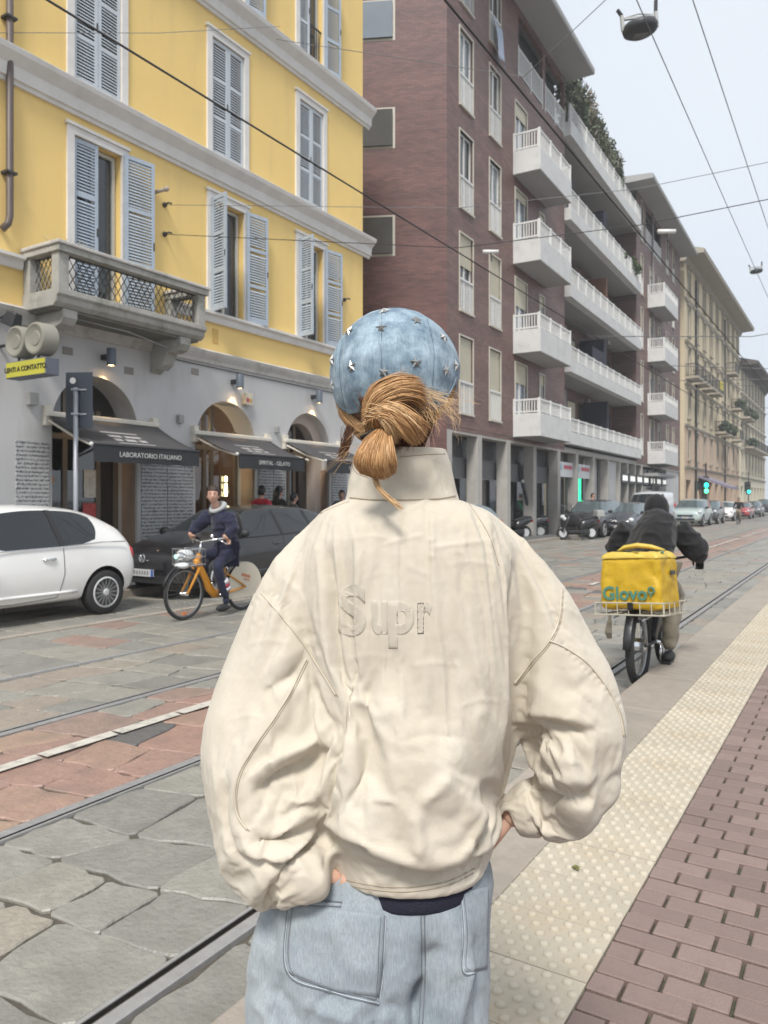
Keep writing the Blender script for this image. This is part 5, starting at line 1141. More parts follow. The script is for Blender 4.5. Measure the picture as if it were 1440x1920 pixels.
BC=bvh(cme); line_on(BC,[(750,857),(790,853),(834,851)],.0008,M_thr,'seam',jac,.0003); line_on(BC,[(657,933),(700,937),(760,937),(820,935),(853,930)],.0012,M_thr,'seam',jac,.0006)
# ----- navy shirt edge and jeans
vs,fs=loft([(1590,640,898,.128),(1615,636,902,.136),(1632,636,898,.138),(1638,640,892,.136),(1642,646,884,.132)],56,2.3)
tm=MB().add(vs,fs).mesh('shirt',True); tm.materials.append(mat('navy_knit',(.012,.013,.028),.9,bump=.4,bs=300)); link(bpy.data.objects.new('shirt',tm),she)
hips=loft([(1596,600,905,.118),(1612,560,914,.126),(1640,520,920,.136),(1680,500,920,.142),(1740,484,917,.148),(1800,474,915,.15),(1860,468,914,.152),(1920,464,914,.152),(1975,464,916,.15)],44,2.4)
def leg(xs,dz): return loft([(1900,xs[0]-112,xs[0]+114,.145,dz),(2050,xs[1]-108,xs[1]+108,.13,dz),(2200,xs[2]-104,xs[2]+104,.125,dz),(2330,xs[3]-110,xs[3]+110,.128,dz),(2425,xs[3]-118,xs[3]+118,.135,dz)],36,2.2)
jn=remesh([hips,leg((578,574,572,572),0),leg((800,806,808,810),.02)],.006,'jeans'); V=smooth(jn,co(jn),5); setco(jn,V); N=no(jn)
D=creases(V,N,[([(775,2000),(782,1940),(788,1890),(800,1850)],14,20,-17),([(700,1960),(706,1900),(716,1840),(724,1790)],8,10,-6),([(560,1960),(590,1890),(640,1850)],10,12,-5),([(500,1930),(520,1880),(528,1820)],8,8,-5),([(640,1960),(655,1900),(690,1870)],12,10,4),([(778,1930),(800,1860),(812,1800),(830,1770)],26,14,-16),([(850,1940),(865,1850),(878,1790)],18,14,10),([(835,1700),(852,1760),(848,1840)],16,16,5),([(512,1720),(505,1800),(478,1880)],14,10,-7),([(490,1740),(480,1800),(470,1850)],8,8,4),([(560,1880),(620,1900),(680,1910)],14,14,4),([(720,1880),(745,1905),(740,1960)],18,18,-9),([(500,1850),(540,1880),(560,1930)],12,12,-4),([(888,1740),(896,1820),(890,1920)],8,8,-7),([(620,1715),(650,1790),(690,1840)],16,16,3),([(795,1710),(797,1780),(796,1850)],6,6,-3),([(470,1860),(500,1900),(520,1960)],10,14,5)])
D=1.7*D+.0034*vnoise(V*np.array([1,1,.6]),16,11)+ .0030*(1-np.abs(vnoise(V*np.array([1,1,.8]),20,12)))**4+.0012*(1-np.abs(vnoise(V,50,13)))**4
V=smooth(jn,V+N*D[:,None],1,.3); setco(jn,V); jn.polygons.foreach_set('use_smooth',[True]*len(jn.polygons))
M_den=cloth_mat('pale_denim',(.215,.258,.295),(.335,.37,.392),300,.2,.4,40,twill=.13,fs=5); M_den2=M_den; M_dth=mat('denim_thread',(.15,.165,.18),.8); M_dth2=mat('denim_pale_edge',(.42,.47,.51),.8)
jn.materials.append(M_den); jeans=link(bpy.data.objects.new('jeans',jn),she); BN=bvh(jn)
def patch(outline,m,name,parent,B,off,n=18):
    """cloth patch lying on a surface: outline = 4 corners (tl,tr,br,bl) plus bottom dip"""
    tl,tr,br,bl,dip=outline; vs=[];fs=[]
    for i in range(n+1):
        for j in range(n+1):
            u,v=j/n,i/n; a=Vector(tl).lerp(Vector(tr),u); b=Vector(bl).lerp(Vector(br),u); b=b+Vector((0,dip*(1-abs(2*u-1)))); q=a.lerp(b,v); h=cast(B,q.x,q.y,off)
            vs.append(h[0] if h else P3(q.x,q.y,1.3))
    for i in range(n):
        for j in range(n): q=i*(n+1)+j; fs.append((q,q+1,q+n+2,q+n+1))
    o=MB().add(vs,fs).build(name,m,parent,smooth=True); s=o.modifiers.new('s','SOLIDIFY'); s.thickness=.0018; s.offset=0; return o
for ol,sts in ((((542,1692),(722,1716),(712,1868),(538,1822),14),[[(542,1692),(538,1822),(622,1860),(700,1880),(712,1868),(722,1716)],[(550,1696),(546,1816),(624,1852),(698,1871),(704,1862),(714,1718)]]),(((862,1672),(915,1662),(912,1815),(868,1822),2),[[(862,1672),(868,1750),(866,1822),(895,1824)],[(869,1676),(875,1750),(873,1814),(897,1816)]])):
    o=patch(ol,M_den2,'back_pocket',jeans,BN,.0010)
    for s in sts: line_on(BN,s,.0007,M_dth,'stitching',o,.0020,4)
    line_on(BN,[(x+2,y-2) for x,y in sts[0]],.0009,M_dth2,'edge',o,.0016,4)
for p in ([(796,1712),(797,1780),(797,1850),(792,1925)],[(789,1712),(790,1780),(790,1850),(785,1925)]): line_on(BN,p,.0011,M_dth,'seam',jeans,.0003)
line_on(BN,[(556,1690),(600,1694),(640,1697)],.0035,M_den2,'waistband',jeans,.001)
line_on(BN,[(552,1683),(600,1688),(642,1692)],.0010,M_dth,'stitching',jeans,.003)
# shoes
for px_ in (572,812):
    c=P3(px_,2440,Z0); MB().ball((c.x,c.y+.03,.045),.05,16,10,sc=(1,2.5,.95)).build('shoe',mat('shoe_white',(.5,.5,.48),.6),she,smooth=True)
# ----- body: head, neck, shoulders, arms and hands in one continuous mesh
M_skin=mat('skin',(.56,.34,.25),.55,var=.05,vs=12); M_skin.node_tree.nodes['Principled BSDF'].inputs['Subsurface Weight'].default_value=.08
HC=P3(742,710,1.39)   # head centre
YAW=R(-14); RH=Matrix.Rotation(YAW,3,'Z')
def head_geo():
    vs=[];fs=[];n,m=64,48
    for i in range(m+1):
        ph=PI*i/m
        for k in range(n):
            th=2*PI*k/n; x,y,z=math.sin(ph)*math.sin(th),math.sin(ph)*math.cos(th),-math.cos(ph)   # y: face forward
            X,Y,Z=x*.078,y*.094,z*.112
            if z<0: X*=1-.28*z*z*(1 if y>-.2 else .6); 
            if z<-.3 and y<0: Y*=1-.35*(-z-.3)
            g=lambda a,b,c,r:math.exp(-((x-a)**2+(y-b)**2+(z-c)**2)/r)
            Y+=.020*g(0,.98,-.22,.022)+.010*g(0,1,-.02,.03)-.010*(g(.38,.9,.06,.03)+g(-.38,.9,.06,.03))+.007*g(0,.86,-.52,.02)+.009*g(0,.75,-.85,.06)+.004*(g(.3,.9,.22,.05)+g(-.3,.9,.22,.05))
            v=RH@Vector((X,Y,Z)); vs.append(HC+v)
    for i in range(m):
        for k in range(n): fs.append((i*n+k,i*n+(k+1)%n,(i+1)*n+(k+1)%n,(i+1)*n+k))
    return vs,fs
def ear_geo(s):
    vs=[];fs=[]; mb=MB(); c=Vector((s*.078,-.012,-.030))
    pts=[]
    for k in range(9):
        a=R(200-k*36)*1; pts.append(Vector((s*(.010+.004*math.sin(k*.4)),-.004+.017*math.cos(a)*s*0-.016*math.cos(a),.028*math.sin(a)+(.004 if k<4 else 0))))
    path=[HC+RH@(c+p) for p in pts]; mb.tube(path,[.004,.0055,.006,.006,.0055,.005,.005,.006,.005],8)
    mb.tube([HC+RH@(c+Vector((s*.001,.010,-.02))),HC+RH@(c+Vector((s*.006,-.002,0))),HC+RH@(c+Vector((s*.006,-.004,.018)))],[(.004,.012),(.004,.014),(.003,.010)],8)
    return mb.v,mb.f
neck=MB(); neck.tube([HC+Vector((0,-.018,-.05)),P3(752,850,1.375),P3(755,930,1.365),P3(757,985,1.36)],[.052,.054,.058,.085],20)
bodyt=loft([(960,690,820,.06),(990,610,905,.085),(1030,590,930,.095),(1150,610,905,.10),(1350,625,890,.10),(1500,620,900,.11),(1650,600,915,.12)],28,2.2)
arms=MB()
LA=[P3(610,1040,1.36),P3(520,1230,1.37),P3(488,1450,1.345),P3(545,1595,1.285),P3(604,1636,1.265)]
RA=[P3(915,1040,1.36),P3(1030,1210,1.37),P3(1095,1390,1.37),P3(1020,1490,1.39),P3(950,1530,1.41)]
arms.tube(LA,[.038,.038,.030,.026,.023],14); arms.tube(RA,[.036,.038,.032,.027,.023],14)
bodym=remesh([head_geo(),ear_geo(1),ear_geo(-1),(neck.v,neck.f),bodyt,(arms.v,arms.f)],.0035,'body'); V=smooth(bodym,co(bodym),2); setco(bodym,V)
hand=MB()
def hand_geo(w,d,side,up):
    """palm and five bent fingers; w wrist, d direction of the hand, side = towards the thumb, up = back of the hand"""
    d,side=Vector(d).normalized(),Vector(side).normalized(); n=d.cross(side)
    hand.tube([w,w+d*.03,w+d*.065,w+d*.085],[(.022,.017),(.034,.015),(.038,.014),(.034,.011)],12,up=n)
    for k,(o_,l) in enumerate(((.027,.068),(.009,.076),(-.009,.070),(-.026,.055))):
        b=w+d*.078+side*o_; cu=n*.35; p=[b,b+d*l*.42,b+(d+cu*.35).normalized()*l*.42+d*l*.3,b+(d+cu*.8).normalized()*l]; hand.tube(p,[.0095,.0088,.008,.0055],8)
    b=w+d*.025+side*.03; hand.tube([b,b+(d*.6+side*.8).normalized()*.035,b+(d*.85+side*.5).normalized()*.07],[.012,.0105,.007],8)
hand_geo(LA[-1],(.25,.75,-.6),(.7,-.5,.1),(1,0,0)); hand_geo(RA[-1],(-.6,.15,-.75),(0,1,.2),(1,0,0))
bm=bmesh.new(); bm.from_mesh(bodym); hm=hand.mesh('h',True); bm.from_mesh(hm); bm.to_mesh(bodym); bm.free(); bodym.materials.clear(); bodym.materials.append(M_skin); bodym.polygons.foreach_set('use_smooth',[True]*len(bodym.polygons))
body=link(bpy.data.objects.new('body',bodym),she)
fc=MB()
for s in (-1,1): fc.ball(tuple(HC+RH@Vector((s*.030,.083,.006))),.0125,12,8)
fc.build('eye',mat('eye_white',(.5,.5,.48),.2),she,smooth=True)
fc=MB(); fc.tube([HC+RH@Vector((x,.084-abs(x)*.5,-.062)) for x in (-.022,-.011,0,.011,.022)],[.001,.004,.0045,.004,.001],8); fc.build('lips',mat('lips',(.45,.16,.15),.4),she,smooth=True)
# ----- denim cap
CC=P3(741,708,1.385); n,m=150,84; vs=[];fs=[]
AX,AY,AZ=.1155,.126,.1205
RC=Matrix.Rotation(R(-10),3,'Z')
for i in range(m+1):
    ph=(PI*.5+.62)*i/m
    for k in range(n):
        th=2*PI*k/n; sq=1.0; s_,c_=math.sin(ph),math.cos(ph); 
        if ph>PI/2: s_=1-.42*(ph-PI/2)**2*1.6; 
        x,y,z=AX*s_*math.sin(th),AY*s_*math.cos(th),AZ*c_
        # six-panel shape: slightly flatter facets between the seams
        fct=1-.012*(1-math.cos(6*(th-R(20)))) *math.sin(min(ph,PI/2)); x*=fct;y*=fct
        v=RC@Vector((x,y,z)); vs.append(CC+v)
VA=np.array([tuple(v) for v in vs]); pv=topx(VA); bk=VA[:,1]<CC.y+.02
def lowy(x):   # lower edge of the cap as seen from behind
    return np.interp(x,[600,624,640,660,676,690,800,808,825,847,858,880],[748,758,770,787,801,800,782,775,762,738,716,700])
keep=np.ones(len(VA),bool)
keep[bk]=(pv[bk,1]<lowy(pv[bk,0]))&~((((pv[bk,0]-733)/np.where(pv[bk,0]<733,57,62))**2+((pv[bk,1]-795)/np.where(pv[bk,0]<733,72,66))**2<1)&(pv[bk,0]>674))
fr_=~bk; keep[fr_]=pv[fr_,1]<742
for i in range(m):
    for k in range(n):
        q=(i*n+k,i*n+(k+1)%n,(i+1)*n+(k+1)%n,(i+1)*n+k)
        if all(keep[j] for j in q): fs.append(q)
capm=MB().add(vs,fs).mesh('cap',True); V=co(capm); N=no(capm)
sgn=np.sign(((V-np.array(CC))*N).sum(1)); N=N*sgn[:,None]
seamL=[[(716,586),(715,640),(716,690),(717,715)],[(655,600),(640,660),(640,720),(652,780)],[(800,600),(812,650),(812,700),(806,760)]]
D=creases(V,N,[(s,4,4,-2.2) for s in seamL]+[(([(x-7,y) for x,y in s]),4,4,1.2) for s in seamL]+[(([(x+7,y) for x,y in s]),4,4,1.2) for s in seamL]+[([(650,690),(690,700),(700,740)],10,10,-2.5),([(745,640),(775,650),(800,640)],10,10,-2),([(660,640),(690,630),(712,640)],9,9,1.8),([(830,640),(845,690),(838,740)],8,8,-3),([(800,720),(820,735),(840,735)],6,8,3)])
D+=.0014*vnoise(V,38,21)+.0006*vnoise(V,90,22)
setco(capm,V+N*D[:,None]); M_cap=cloth_mat('washed_denim',(.10,.16,.22),(.38,.48,.55),330,.25,.3,55,twill=.17,fs=19); capm.materials.append(M_cap)
dbm=bmesh.new(); dbm.from_mesh(capm); bmesh.ops.delete(dbm,geom=[v for v in dbm.verts if not v.link_faces],context='VERTS')
for _ in range(2): bmesh.ops.smooth_vert(dbm,verts=[v for v in dbm.verts if v.is_boundary],factor=.5,use_axis_x=True,use_axis_y=True,use_axis_z=True)
bmesh.ops.recalc_face_normals(dbm,faces=dbm.faces); dbm.to_mesh(capm); dbm.free()
cap=link(bpy.data.objects.new('cap',capm),she); s_=cap.modifiers.new('s','SOLIDIFY'); s_.thickness=.0035; s_.offset=0
BP=bvh(capm); M_cth=mat('cap_thread',(.30,.38,.44),.8)
for s in seamL:
    for dx in (-5,5): line_on(BP,[(x+dx,y) for x,y in s],.0006,M_cth,'stitching',cap,.0018,4,4)
    line_on(BP,s,.0008,mat('cap_seam_dark',(.06,.09,.13),.8),'seam',cap,.0014,4,4)
line_on(BP,[(629,752),(645,764),(662,778),(672,790)],.0007,M_cth,'stitching',cap,.002,4,4); line_on(BP,[(671,795),(670,775),(676,752),(690,733)],.0007,M_cth,'stitching',cap,.002,4,4); line_on(BP,[(813,765),(830,752),(846,728),(853,710)],.0007,M_cth,'stitching',cap,.002,4,4)
# visor at the front
vm=MB(); vs=[];fs=[]
for i in range(8):
    for j in range(15):
        a=R(-44+j*88/14); r_=1+i*.085; q=RC@Vector((AX*1.0*math.sin(a)*(1+.02*i),AY*math.cos(a)*r_,+.018-.004*i*.5+.02*math.cos(a*1.3)*1-.008*i*abs(math.sin(a)))); vs.append(CC+q)
for i in range(7):
    for j in range(14): q=i*15+j; fs.append((q,q+1,q+16,q+15))
o=vm.add(vs,fs).build('visor',M_cap,cap,smooth=True); s_=o.modifiers.new('s','SOLIDIFY'); s_.thickness=.004
M_silver=mat('silver_stud',(.46,.46,.45),.35,metal=.85)
for (sx,sy,an) in ((715,617,3),(780,603,0),(661,687,8),(720,697,-12),(779,680,6),(833,694,20),(657,623,-10),(829,634,30),(721,586,0),(852,686,10),(627,722,0),(626,676,0),(753,640,10)):
    if (sx,sy)==(753,640): continue
    h=cast(BP,sx,sy,.0032)
    if not h: continue
    p,nn=h; zx=nn.cross(Vector((0,0,1))).normalized() if abs(nn.z)<.98 else Vector((1,0,0)); zy=zx.cross(nn); zx=-zx; mb=MB(); vs=[p+nn*.0050]
    for k in range(10):
        a=PI/2+R(an)+k*PI/5; r_=.0112 if k%2==0 else .0045; q=p+(zx*math.cos(a)+zy*math.sin(a))*r_; vs.append(q)
    mb.add(vs,[(0,1+k,1+(k+1)%10) for k in range(10)]+[tuple(range(10,0,-1))]).build('star_stud',M_silver,cap)
# ----- hair
def strands(name,guides,n,r0,m,jit=.004,seed=1,pts=14,wave=.0,ends=.25,parent=None):
    n=int(n*1.9); r0=r0*.68
    """strands blended between guide lines; every guide is a list of (px,py,depth)"""
    rs=np.random.RandomState(seed); G=[]
    for gd in guides:
        Q=np.array([tuple(P3(*q)) for q in gd]); t=np.linspace(0,1,len(Q)); tt=np.linspace(0,1,40); C=np.stack([np.interp(tt,t,Q[:,k]) for k in range(3)],1)
        for _ in range(6): C[1:-1]=(C[:-2]+2*C[1:-1]+C[2:])/4
        G.append(np.stack([np.interp(np.linspace(0,1,pts),tt,C[:,k]) for k in range(3)],1))
    G=np.array(G); S=[]; rad=[]
    for _ in range(n):
        a=rs.rand()*(len(G)-1); i=min(int(a),len(G)-2) if len(G)>1 else 0; f=a-i
        c=G[i]*(1-f)+G[i+1]*f if len(G)>1 else G[0].copy()
        off=rs.normal(size=3)*jit; off2=rs.normal(size=3)*jit*1.2; t=np.linspace(0,1,pts)[:,None]; c=c+off*(1-t)+off2*t
        c=c+wave*np.sin(t*rs.uniform(5,9)+rs.rand()*6)*rs.normal(size=3)
        L_=1-ends*rs.rand()**2; tt=np.linspace(0,L_,pts); c=np.stack([np.interp(tt,np.linspace(0,1,pts),c[:,k]) for k in range(3)],1); S.append(c); rad.append(r0*rs.uniform(.6,1.25))
    S=np.array(S); rad=np.array(rad); T=np.gradient(S,axis=1); T/=np.linalg.norm(T,axis=2,keepdims=True)+1e-9; A=np.cross(T,np.array([.3,1,.2])); A/=np.linalg.norm(A,axis=2,keepdims=True)+1e-9; B=np.cross(T,A)
    taper=np.interp(np.linspace(0,1,pts),[0,.1,.75,1],[.7,1,.9,.15]); R_=rad[:,None]*taper[None]; ring=[]
    for k in range(3): a=2*PI*k/3; ring.append(S+A*(R_*math.cos(a))[...,None]+B*(R_*math.sin(a))[...,None])
    Vv=np.stack(ring,2).reshape(-1,3); b=np.arange(n)[:,None,None]*pts*3+np.arange(pts-1)[None,:,None]*3; k=np.arange(3)[None,None,:]; k2=(k+1)%3
    F=np.stack([b+k,b+k2,b+3+k2,b+3+k],-1).reshape(-1,4)
    me=bpy.data.meshes.new(name); me.vertices.add(len(Vv)); me.vertices.foreach_set('co',Vv.reshape(-1)); me.loops.add(F.size); me.loops.foreach_set('vertex_index',F.reshape(-1)); me.polygons.add(len(F)); me.polygons.foreach_set('loop_start',np.arange(0,F.size,4)); me.polygons.foreach_set('loop_total',np.full(len(F),4)); me.update(calc_edges=True); me.polygons.foreach_set('use_smooth',[True]*len(F)); me.materials.append(m)
    return link(bpy.data.objects.new(name,me),parent or she)
def hair_mat(name,c1,c2):
    m=bpy.data.materials.new(name); m.use_nodes=True; t=m.node_tree; b=t.nodes['Principled BSDF']; gm=t.nodes.new('ShaderNodeNewGeometry'); r=t.nodes.new('ShaderNodeValToRGB'); r.color_ramp.elements[0].color=(*c1,1); r.color_ramp.elements[1].color=(*c2,1); t.links.new(gm.outputs['Random Per Island'],r.inputs[0]); t.links.new(r.outputs[0],b.inputs['Base Color']); b.inputs['Roughness'].default_value=.5; b.inputs['Specular IOR Level'].default_value=.35; return m
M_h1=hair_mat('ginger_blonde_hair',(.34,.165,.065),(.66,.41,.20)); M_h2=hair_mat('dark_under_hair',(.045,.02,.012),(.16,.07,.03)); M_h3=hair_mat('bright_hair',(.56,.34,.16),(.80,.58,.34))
ZB=1.27
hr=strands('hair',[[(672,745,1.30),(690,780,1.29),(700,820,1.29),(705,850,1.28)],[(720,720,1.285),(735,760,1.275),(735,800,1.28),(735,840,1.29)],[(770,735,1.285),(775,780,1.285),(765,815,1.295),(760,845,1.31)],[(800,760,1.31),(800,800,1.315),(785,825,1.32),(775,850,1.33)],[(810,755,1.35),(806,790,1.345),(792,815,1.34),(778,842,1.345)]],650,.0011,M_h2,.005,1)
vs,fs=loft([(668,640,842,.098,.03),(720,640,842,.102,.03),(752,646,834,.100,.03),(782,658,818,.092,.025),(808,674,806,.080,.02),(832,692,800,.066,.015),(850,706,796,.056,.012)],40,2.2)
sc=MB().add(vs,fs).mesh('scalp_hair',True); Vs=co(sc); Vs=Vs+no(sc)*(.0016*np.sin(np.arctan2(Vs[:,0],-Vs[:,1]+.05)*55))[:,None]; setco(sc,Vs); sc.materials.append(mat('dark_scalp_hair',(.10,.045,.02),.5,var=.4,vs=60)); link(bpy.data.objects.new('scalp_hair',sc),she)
# loops of the knot
strands('hair_knot',[[(690,800,1.262),(684,760,1.245),(700,725,1.235),(740,708,1.232),(772,712,1.24),(786,724,1.255)],[(694,815,1.255),(690,775,1.235),(708,742,1.222),(742,724,1.22),(776,722,1.235),(792,732,1.25)],[(700,800,1.25),(705,768,1.226),(728,748,1.215),(760,742,1.222),(784,748,1.24),(798,765,1.26)]],1000,.0010,M_h1,.0035,2,16,.0012,.22)
strands('hair_knot',[[(690,772,1.24),(715,756,1.222),(742,757,1.212),(770,772,1.215),(790,790,1.225),(803,800,1.245)],[(690,778,1.236),(718,766,1.215),(745,772,1.205),(768,792,1.208),(783,812,1.222),(790,826,1.24)],[(692,790,1.235),(712,778,1.215),(732,786,1.205),(750,806,1.21),(765,824,1.225),(776,832,1.24)]],800,.0010,M_h1,.003,3,14,.001,.3)
strands('hair_knot',[[(688,776,1.236),(704,776,1.222),(718,792,1.215),(728,812,1.22),(738,832,1.24)],[(694,768,1.23),(712,772,1.215),(730,790,1.208),(738,806,1.212),(745,822,1.228)],[(720,758,1.215),(745,764,1.206),(764,780,1.205),(782,800,1.215),(790,812,1.23)]],330,.0010,M_h3,.0028,4,12,.001,.3)
# the rounded lower lobe
strands('hair_lobe',[[(716,806,1.235),(690,822,1.215),(672,846,1.205),(666,868,1.21),(676,884,1.225),(700,890,1.24)],[(718,806,1.23),(704,826,1.205),(694,852,1.192),(692,874,1.195),(704,890,1.21),(722,892,1.23)],[(722,808,1.23),(718,830,1.203),(716,856,1.19),(718,878,1.193),(724,890,1.21),(732,888,1.235)],[(726,810,1.235),(732,830,1.21),(738,852,1.205),(740,868,1.21),(738,880,1.225),(734,884,1.24)]],1500,.0010,M_h1,.0022,5,16,.0005,.06)
strands('hair_lobe',[[(712,812,1.228),(694,832,1.205),(682,856,1.195),(682,876,1.203)],[(724,812,1.226),(726,834,1.202),(728,858,1.194),(730,876,1.203)]],120,.0009,M_h3,.0022,6,12,.0005,.3)
strands('hair_knot',[[(702,806,1.255),(690,792,1.245),(694,776,1.235)],[(720,812,1.245),(712,795,1.225),(715,780,1.215)]],260,.0011,M_h1,.004,7,10)
# lock down the collar, side hair, wisps
strands('hair_lock',[[(708,868,1.235),(704,892,1.225),(712,918,1.215),(738,940,1.208),(754,952,1.206)],[(700,872,1.235),(702,898,1.225),(716,924,1.214),(742,946,1.207),(758,957,1.206)]],46,.0007,M_h3,.002,8,12,.001,.3)
strands('side_hair',[[(640,752,1.375),(652,772,1.36),(672,794,1.335),(692,806,1.32)],[(640,764,1.375),(654,790,1.36),(672,806,1.34),(694,818,1.325)],[(642,776,1.38),(656,800,1.37),(676,820,1.345),(696,830,1.325)]],420,.0010,M_h1,.003,9,12)
strands('side_hair',[[(846,728,1.385),(832,750,1.365),(812,768,1.34),(792,786,1.32)],[(848,738,1.39),(834,758,1.375),(812,780,1.35),(790,804,1.33)],[(838,752,1.39),(822,772,1.375),(806,794,1.355),(786,816,1.335)]],300,.0010,M_h1,.003,10,12)
strands('wisps',[[(652,800,1.335),(645,826,1.33),(638,850,1.33),(632,862,1.33)],[(660,806,1.33),(655,832,1.325),(650,852,1.325),(645,864,1.325)]],80,.0008,M_h2,.003,11,10,.001,.4)
strands('wisps',[[(852,760,1.37),(860,800,1.36),(858,830,1.36)],[(790,730,1.26),(830,738,1.25),(880,742,1.25)],[(800,770,1.26),(815,800,1.25),(812,830,1.25)],[(720,722,1.24),(745,700,1.24),(768,684,1.245)],[(660,850,1.22),(630,868,1.22),(600,890,1.22)],[(850,730,1.37),(880,740,1.36),(905,750,1.36)]],120,.00038,M_h3,.005,12,12,.004,.6)
# earrings, dark hair tie
er=MB(); e0=HC+RH@Vector((.090,-.026,-.036))
for k,(a,b,r_) in enumerate(((0,.016,.004),(.004,.004,.0045),(.004,-.010,.005),(.0,-.024,.006))):
    c=e0+RH@Vector((a,-.002,b)); er.tube([c+Vector((r_*math.cos(t*PI/5),0,r_*math.sin(t*PI/5))) for t in range(10)],.0010,6,closed=True)
er.build('earring',mat('gold_silver',(.7,.62,.5),.2,metal=1),she,smooth=True)
tg=MB(); c=P3(700,812,1.24); tg.tube([c+Vector((.017*math.cos(t*PI/8),.012*math.sin(t*PI/8),.006*math.cos(t*PI/8))) for t in range(16)],.005,8,closed=True); tg.build('hair_tie',mat('hair_tie_black',(.02,.015,.012),.9),she,smooth=True)
# ---------------------------------------------------------------- parked cars
M_tyre=mat('tyre_rubber',(.022,.022,.022),.8,var=.2); M_rim=mat('alloy_rim',(.58,.585,.59),.35,metal=.2); M_chr=mat('chrome',(.75,.76,.77),.12,metal=1); M_und=mat('car_underside',(.012,.012,.012),.9); M_plas2=mat('black_trim_plastic',(.02,.02,.021),.6)
M_cg=mat('car_glass',(.015,.018,.02),.03,spec=.7); M_cgl=mat('car_glass_sky_tint',(.16,.20,.21),.04,metal=.55,spec=1); M_lampc=mat('lamp_clear',(.62,.64,.64),.15,spec=.8); M_red=mat('tail_lamp_red',(.42,.02,.025),.2,spec=.8); M_amber=mat('amber_lens',(.6,.3,.05),.2)  # second glass: reflected sky partly put into its pale colour
def paint(name,c): return mat(name,c,.32,spec=.5,coat=.8)
FIAT=dict(st=[(-1.76,.36,.50,.55,.60,.70,.56,.78,.45,.80),(-1.71,.27,.68,.55,.74,.90,.68,.97,.54,.99),(-1.50,.21,.74,.58,.795,.97,.73,1.18,.53,1.22),(-1.10,.20,.76,.58,.815,.98,.76,1.375,.52,1.44),(-.5,.2,.77,.58,.815,.945,.77,1.435,.55,1.50),(.1,.2,.77,.58,.815,.93,.77,1.43,.55,1.50),(.5,.2,.77,.58,.815,.92,.77,1.345,.53,1.41),(1.0,.2,.77,.57,.81,.92,.75,.99,.68,1.03),(1.42,.2,.76,.55,.79,.82,.70,.87,.60,.91),(1.71,.25,.68,.5,.70,.68,.62,.72,.5,.76),(1.79,.33,.5,.48,.55,.6,.5,.62,.4,.64)],side=[3,4,5],ws=6,rg=1,wx=1.15,r=.30,w=.80)
HATCH=dict(st=[(-2.10,.38,.55,.6,.66,.8,.62,.88,.5,.9),(-2.0,.25,.74,.6,.82,.97,.76,1.04,.6,1.06),(-1.75,.2,.8,.62,.865,1.01,.80,1.29,.58,1.33),(-1.2,.2,.82,.62,.88,.985,.82,1.415,.58,1.465),(-.3,.2,.83,.62,.88,.95,.83,1.44,.60,1.495),(.4,.2,.83,.62,.88,.93,.83,1.36,.58,1.42),(1.08,.2,.83,.6,.88,.93,.80,.99,.72,1.03),(1.6,.2,.81,.56,.86,.84,.76,.90,.66,.95),(1.98,.22,.74,.5,.80,.70,.70,.76,.6,.80),(2.1,.3,.6,.45,.66,.55,.6,.6,.5,.62)],side=[2,3,4,5],ws=5,rg=1,wx=1.29,r=.315,w=.87)
SUV=dict(st=[(-2.2,.45,.6,.75,.72,.95,.7,1.05,.55,1.07),(-2.1,.3,.8,.75,.88,1.1,.82,1.2,.68,1.22),(-1.95,.28,.84,.75,.92,1.12,.86,1.56,.68,1.60),(-1.2,.26,.86,.75,.93,1.10,.88,1.63,.68,1.68),(-.3,.26,.86,.75,.93,1.08,.88,1.64,.68,1.69),(.4,.26,.86,.75,.93,1.06,.88,1.55,.66,1.60),(1.0,.26,.86,.74,.93,1.06,.86,1.10,.80,1.14),(1.6,.28,.85,.7,.92,1.0,.84,1.04,.78,1.09),(2.05,.3,.8,.64,.86,.86,.80,.92,.74,.97),(2.18,.4,.7,.58,.74,.74,.7,.8,.6,.82)],side=[2,3,4,5],ws=5,rg=1,wx=1.33,r=.35,w=.92)
VAN=dict(st=[(-2.3,.45,.75,.9,.85,1.2,.82,1.9,.78,1.95),(-2.2,.3,.85,.9,.92,1.25,.9,2.0,.82,2.06),(-1.2,.28,.88,.9,.95,1.22,.92,2.02,.82,2.08),(.2,.28,.88,.9,.95,1.2,.92,2.0,.80,2.06),(.75,.28,.88,.85,.95,1.18,.92,1.85,.76,1.92),(1.5,.28,.88,.82,.95,1.15,.90,1.22,.82,1.26),(2.0,.3,.84,.7,.9,.98,.84,1.05,.76,1.1),(2.25,.35,.75,.6,.8,.7,.72,.76,.6,.8)],side=[3,4],ws=4,rg=0,wx=1.45,r=.33,w=.94)
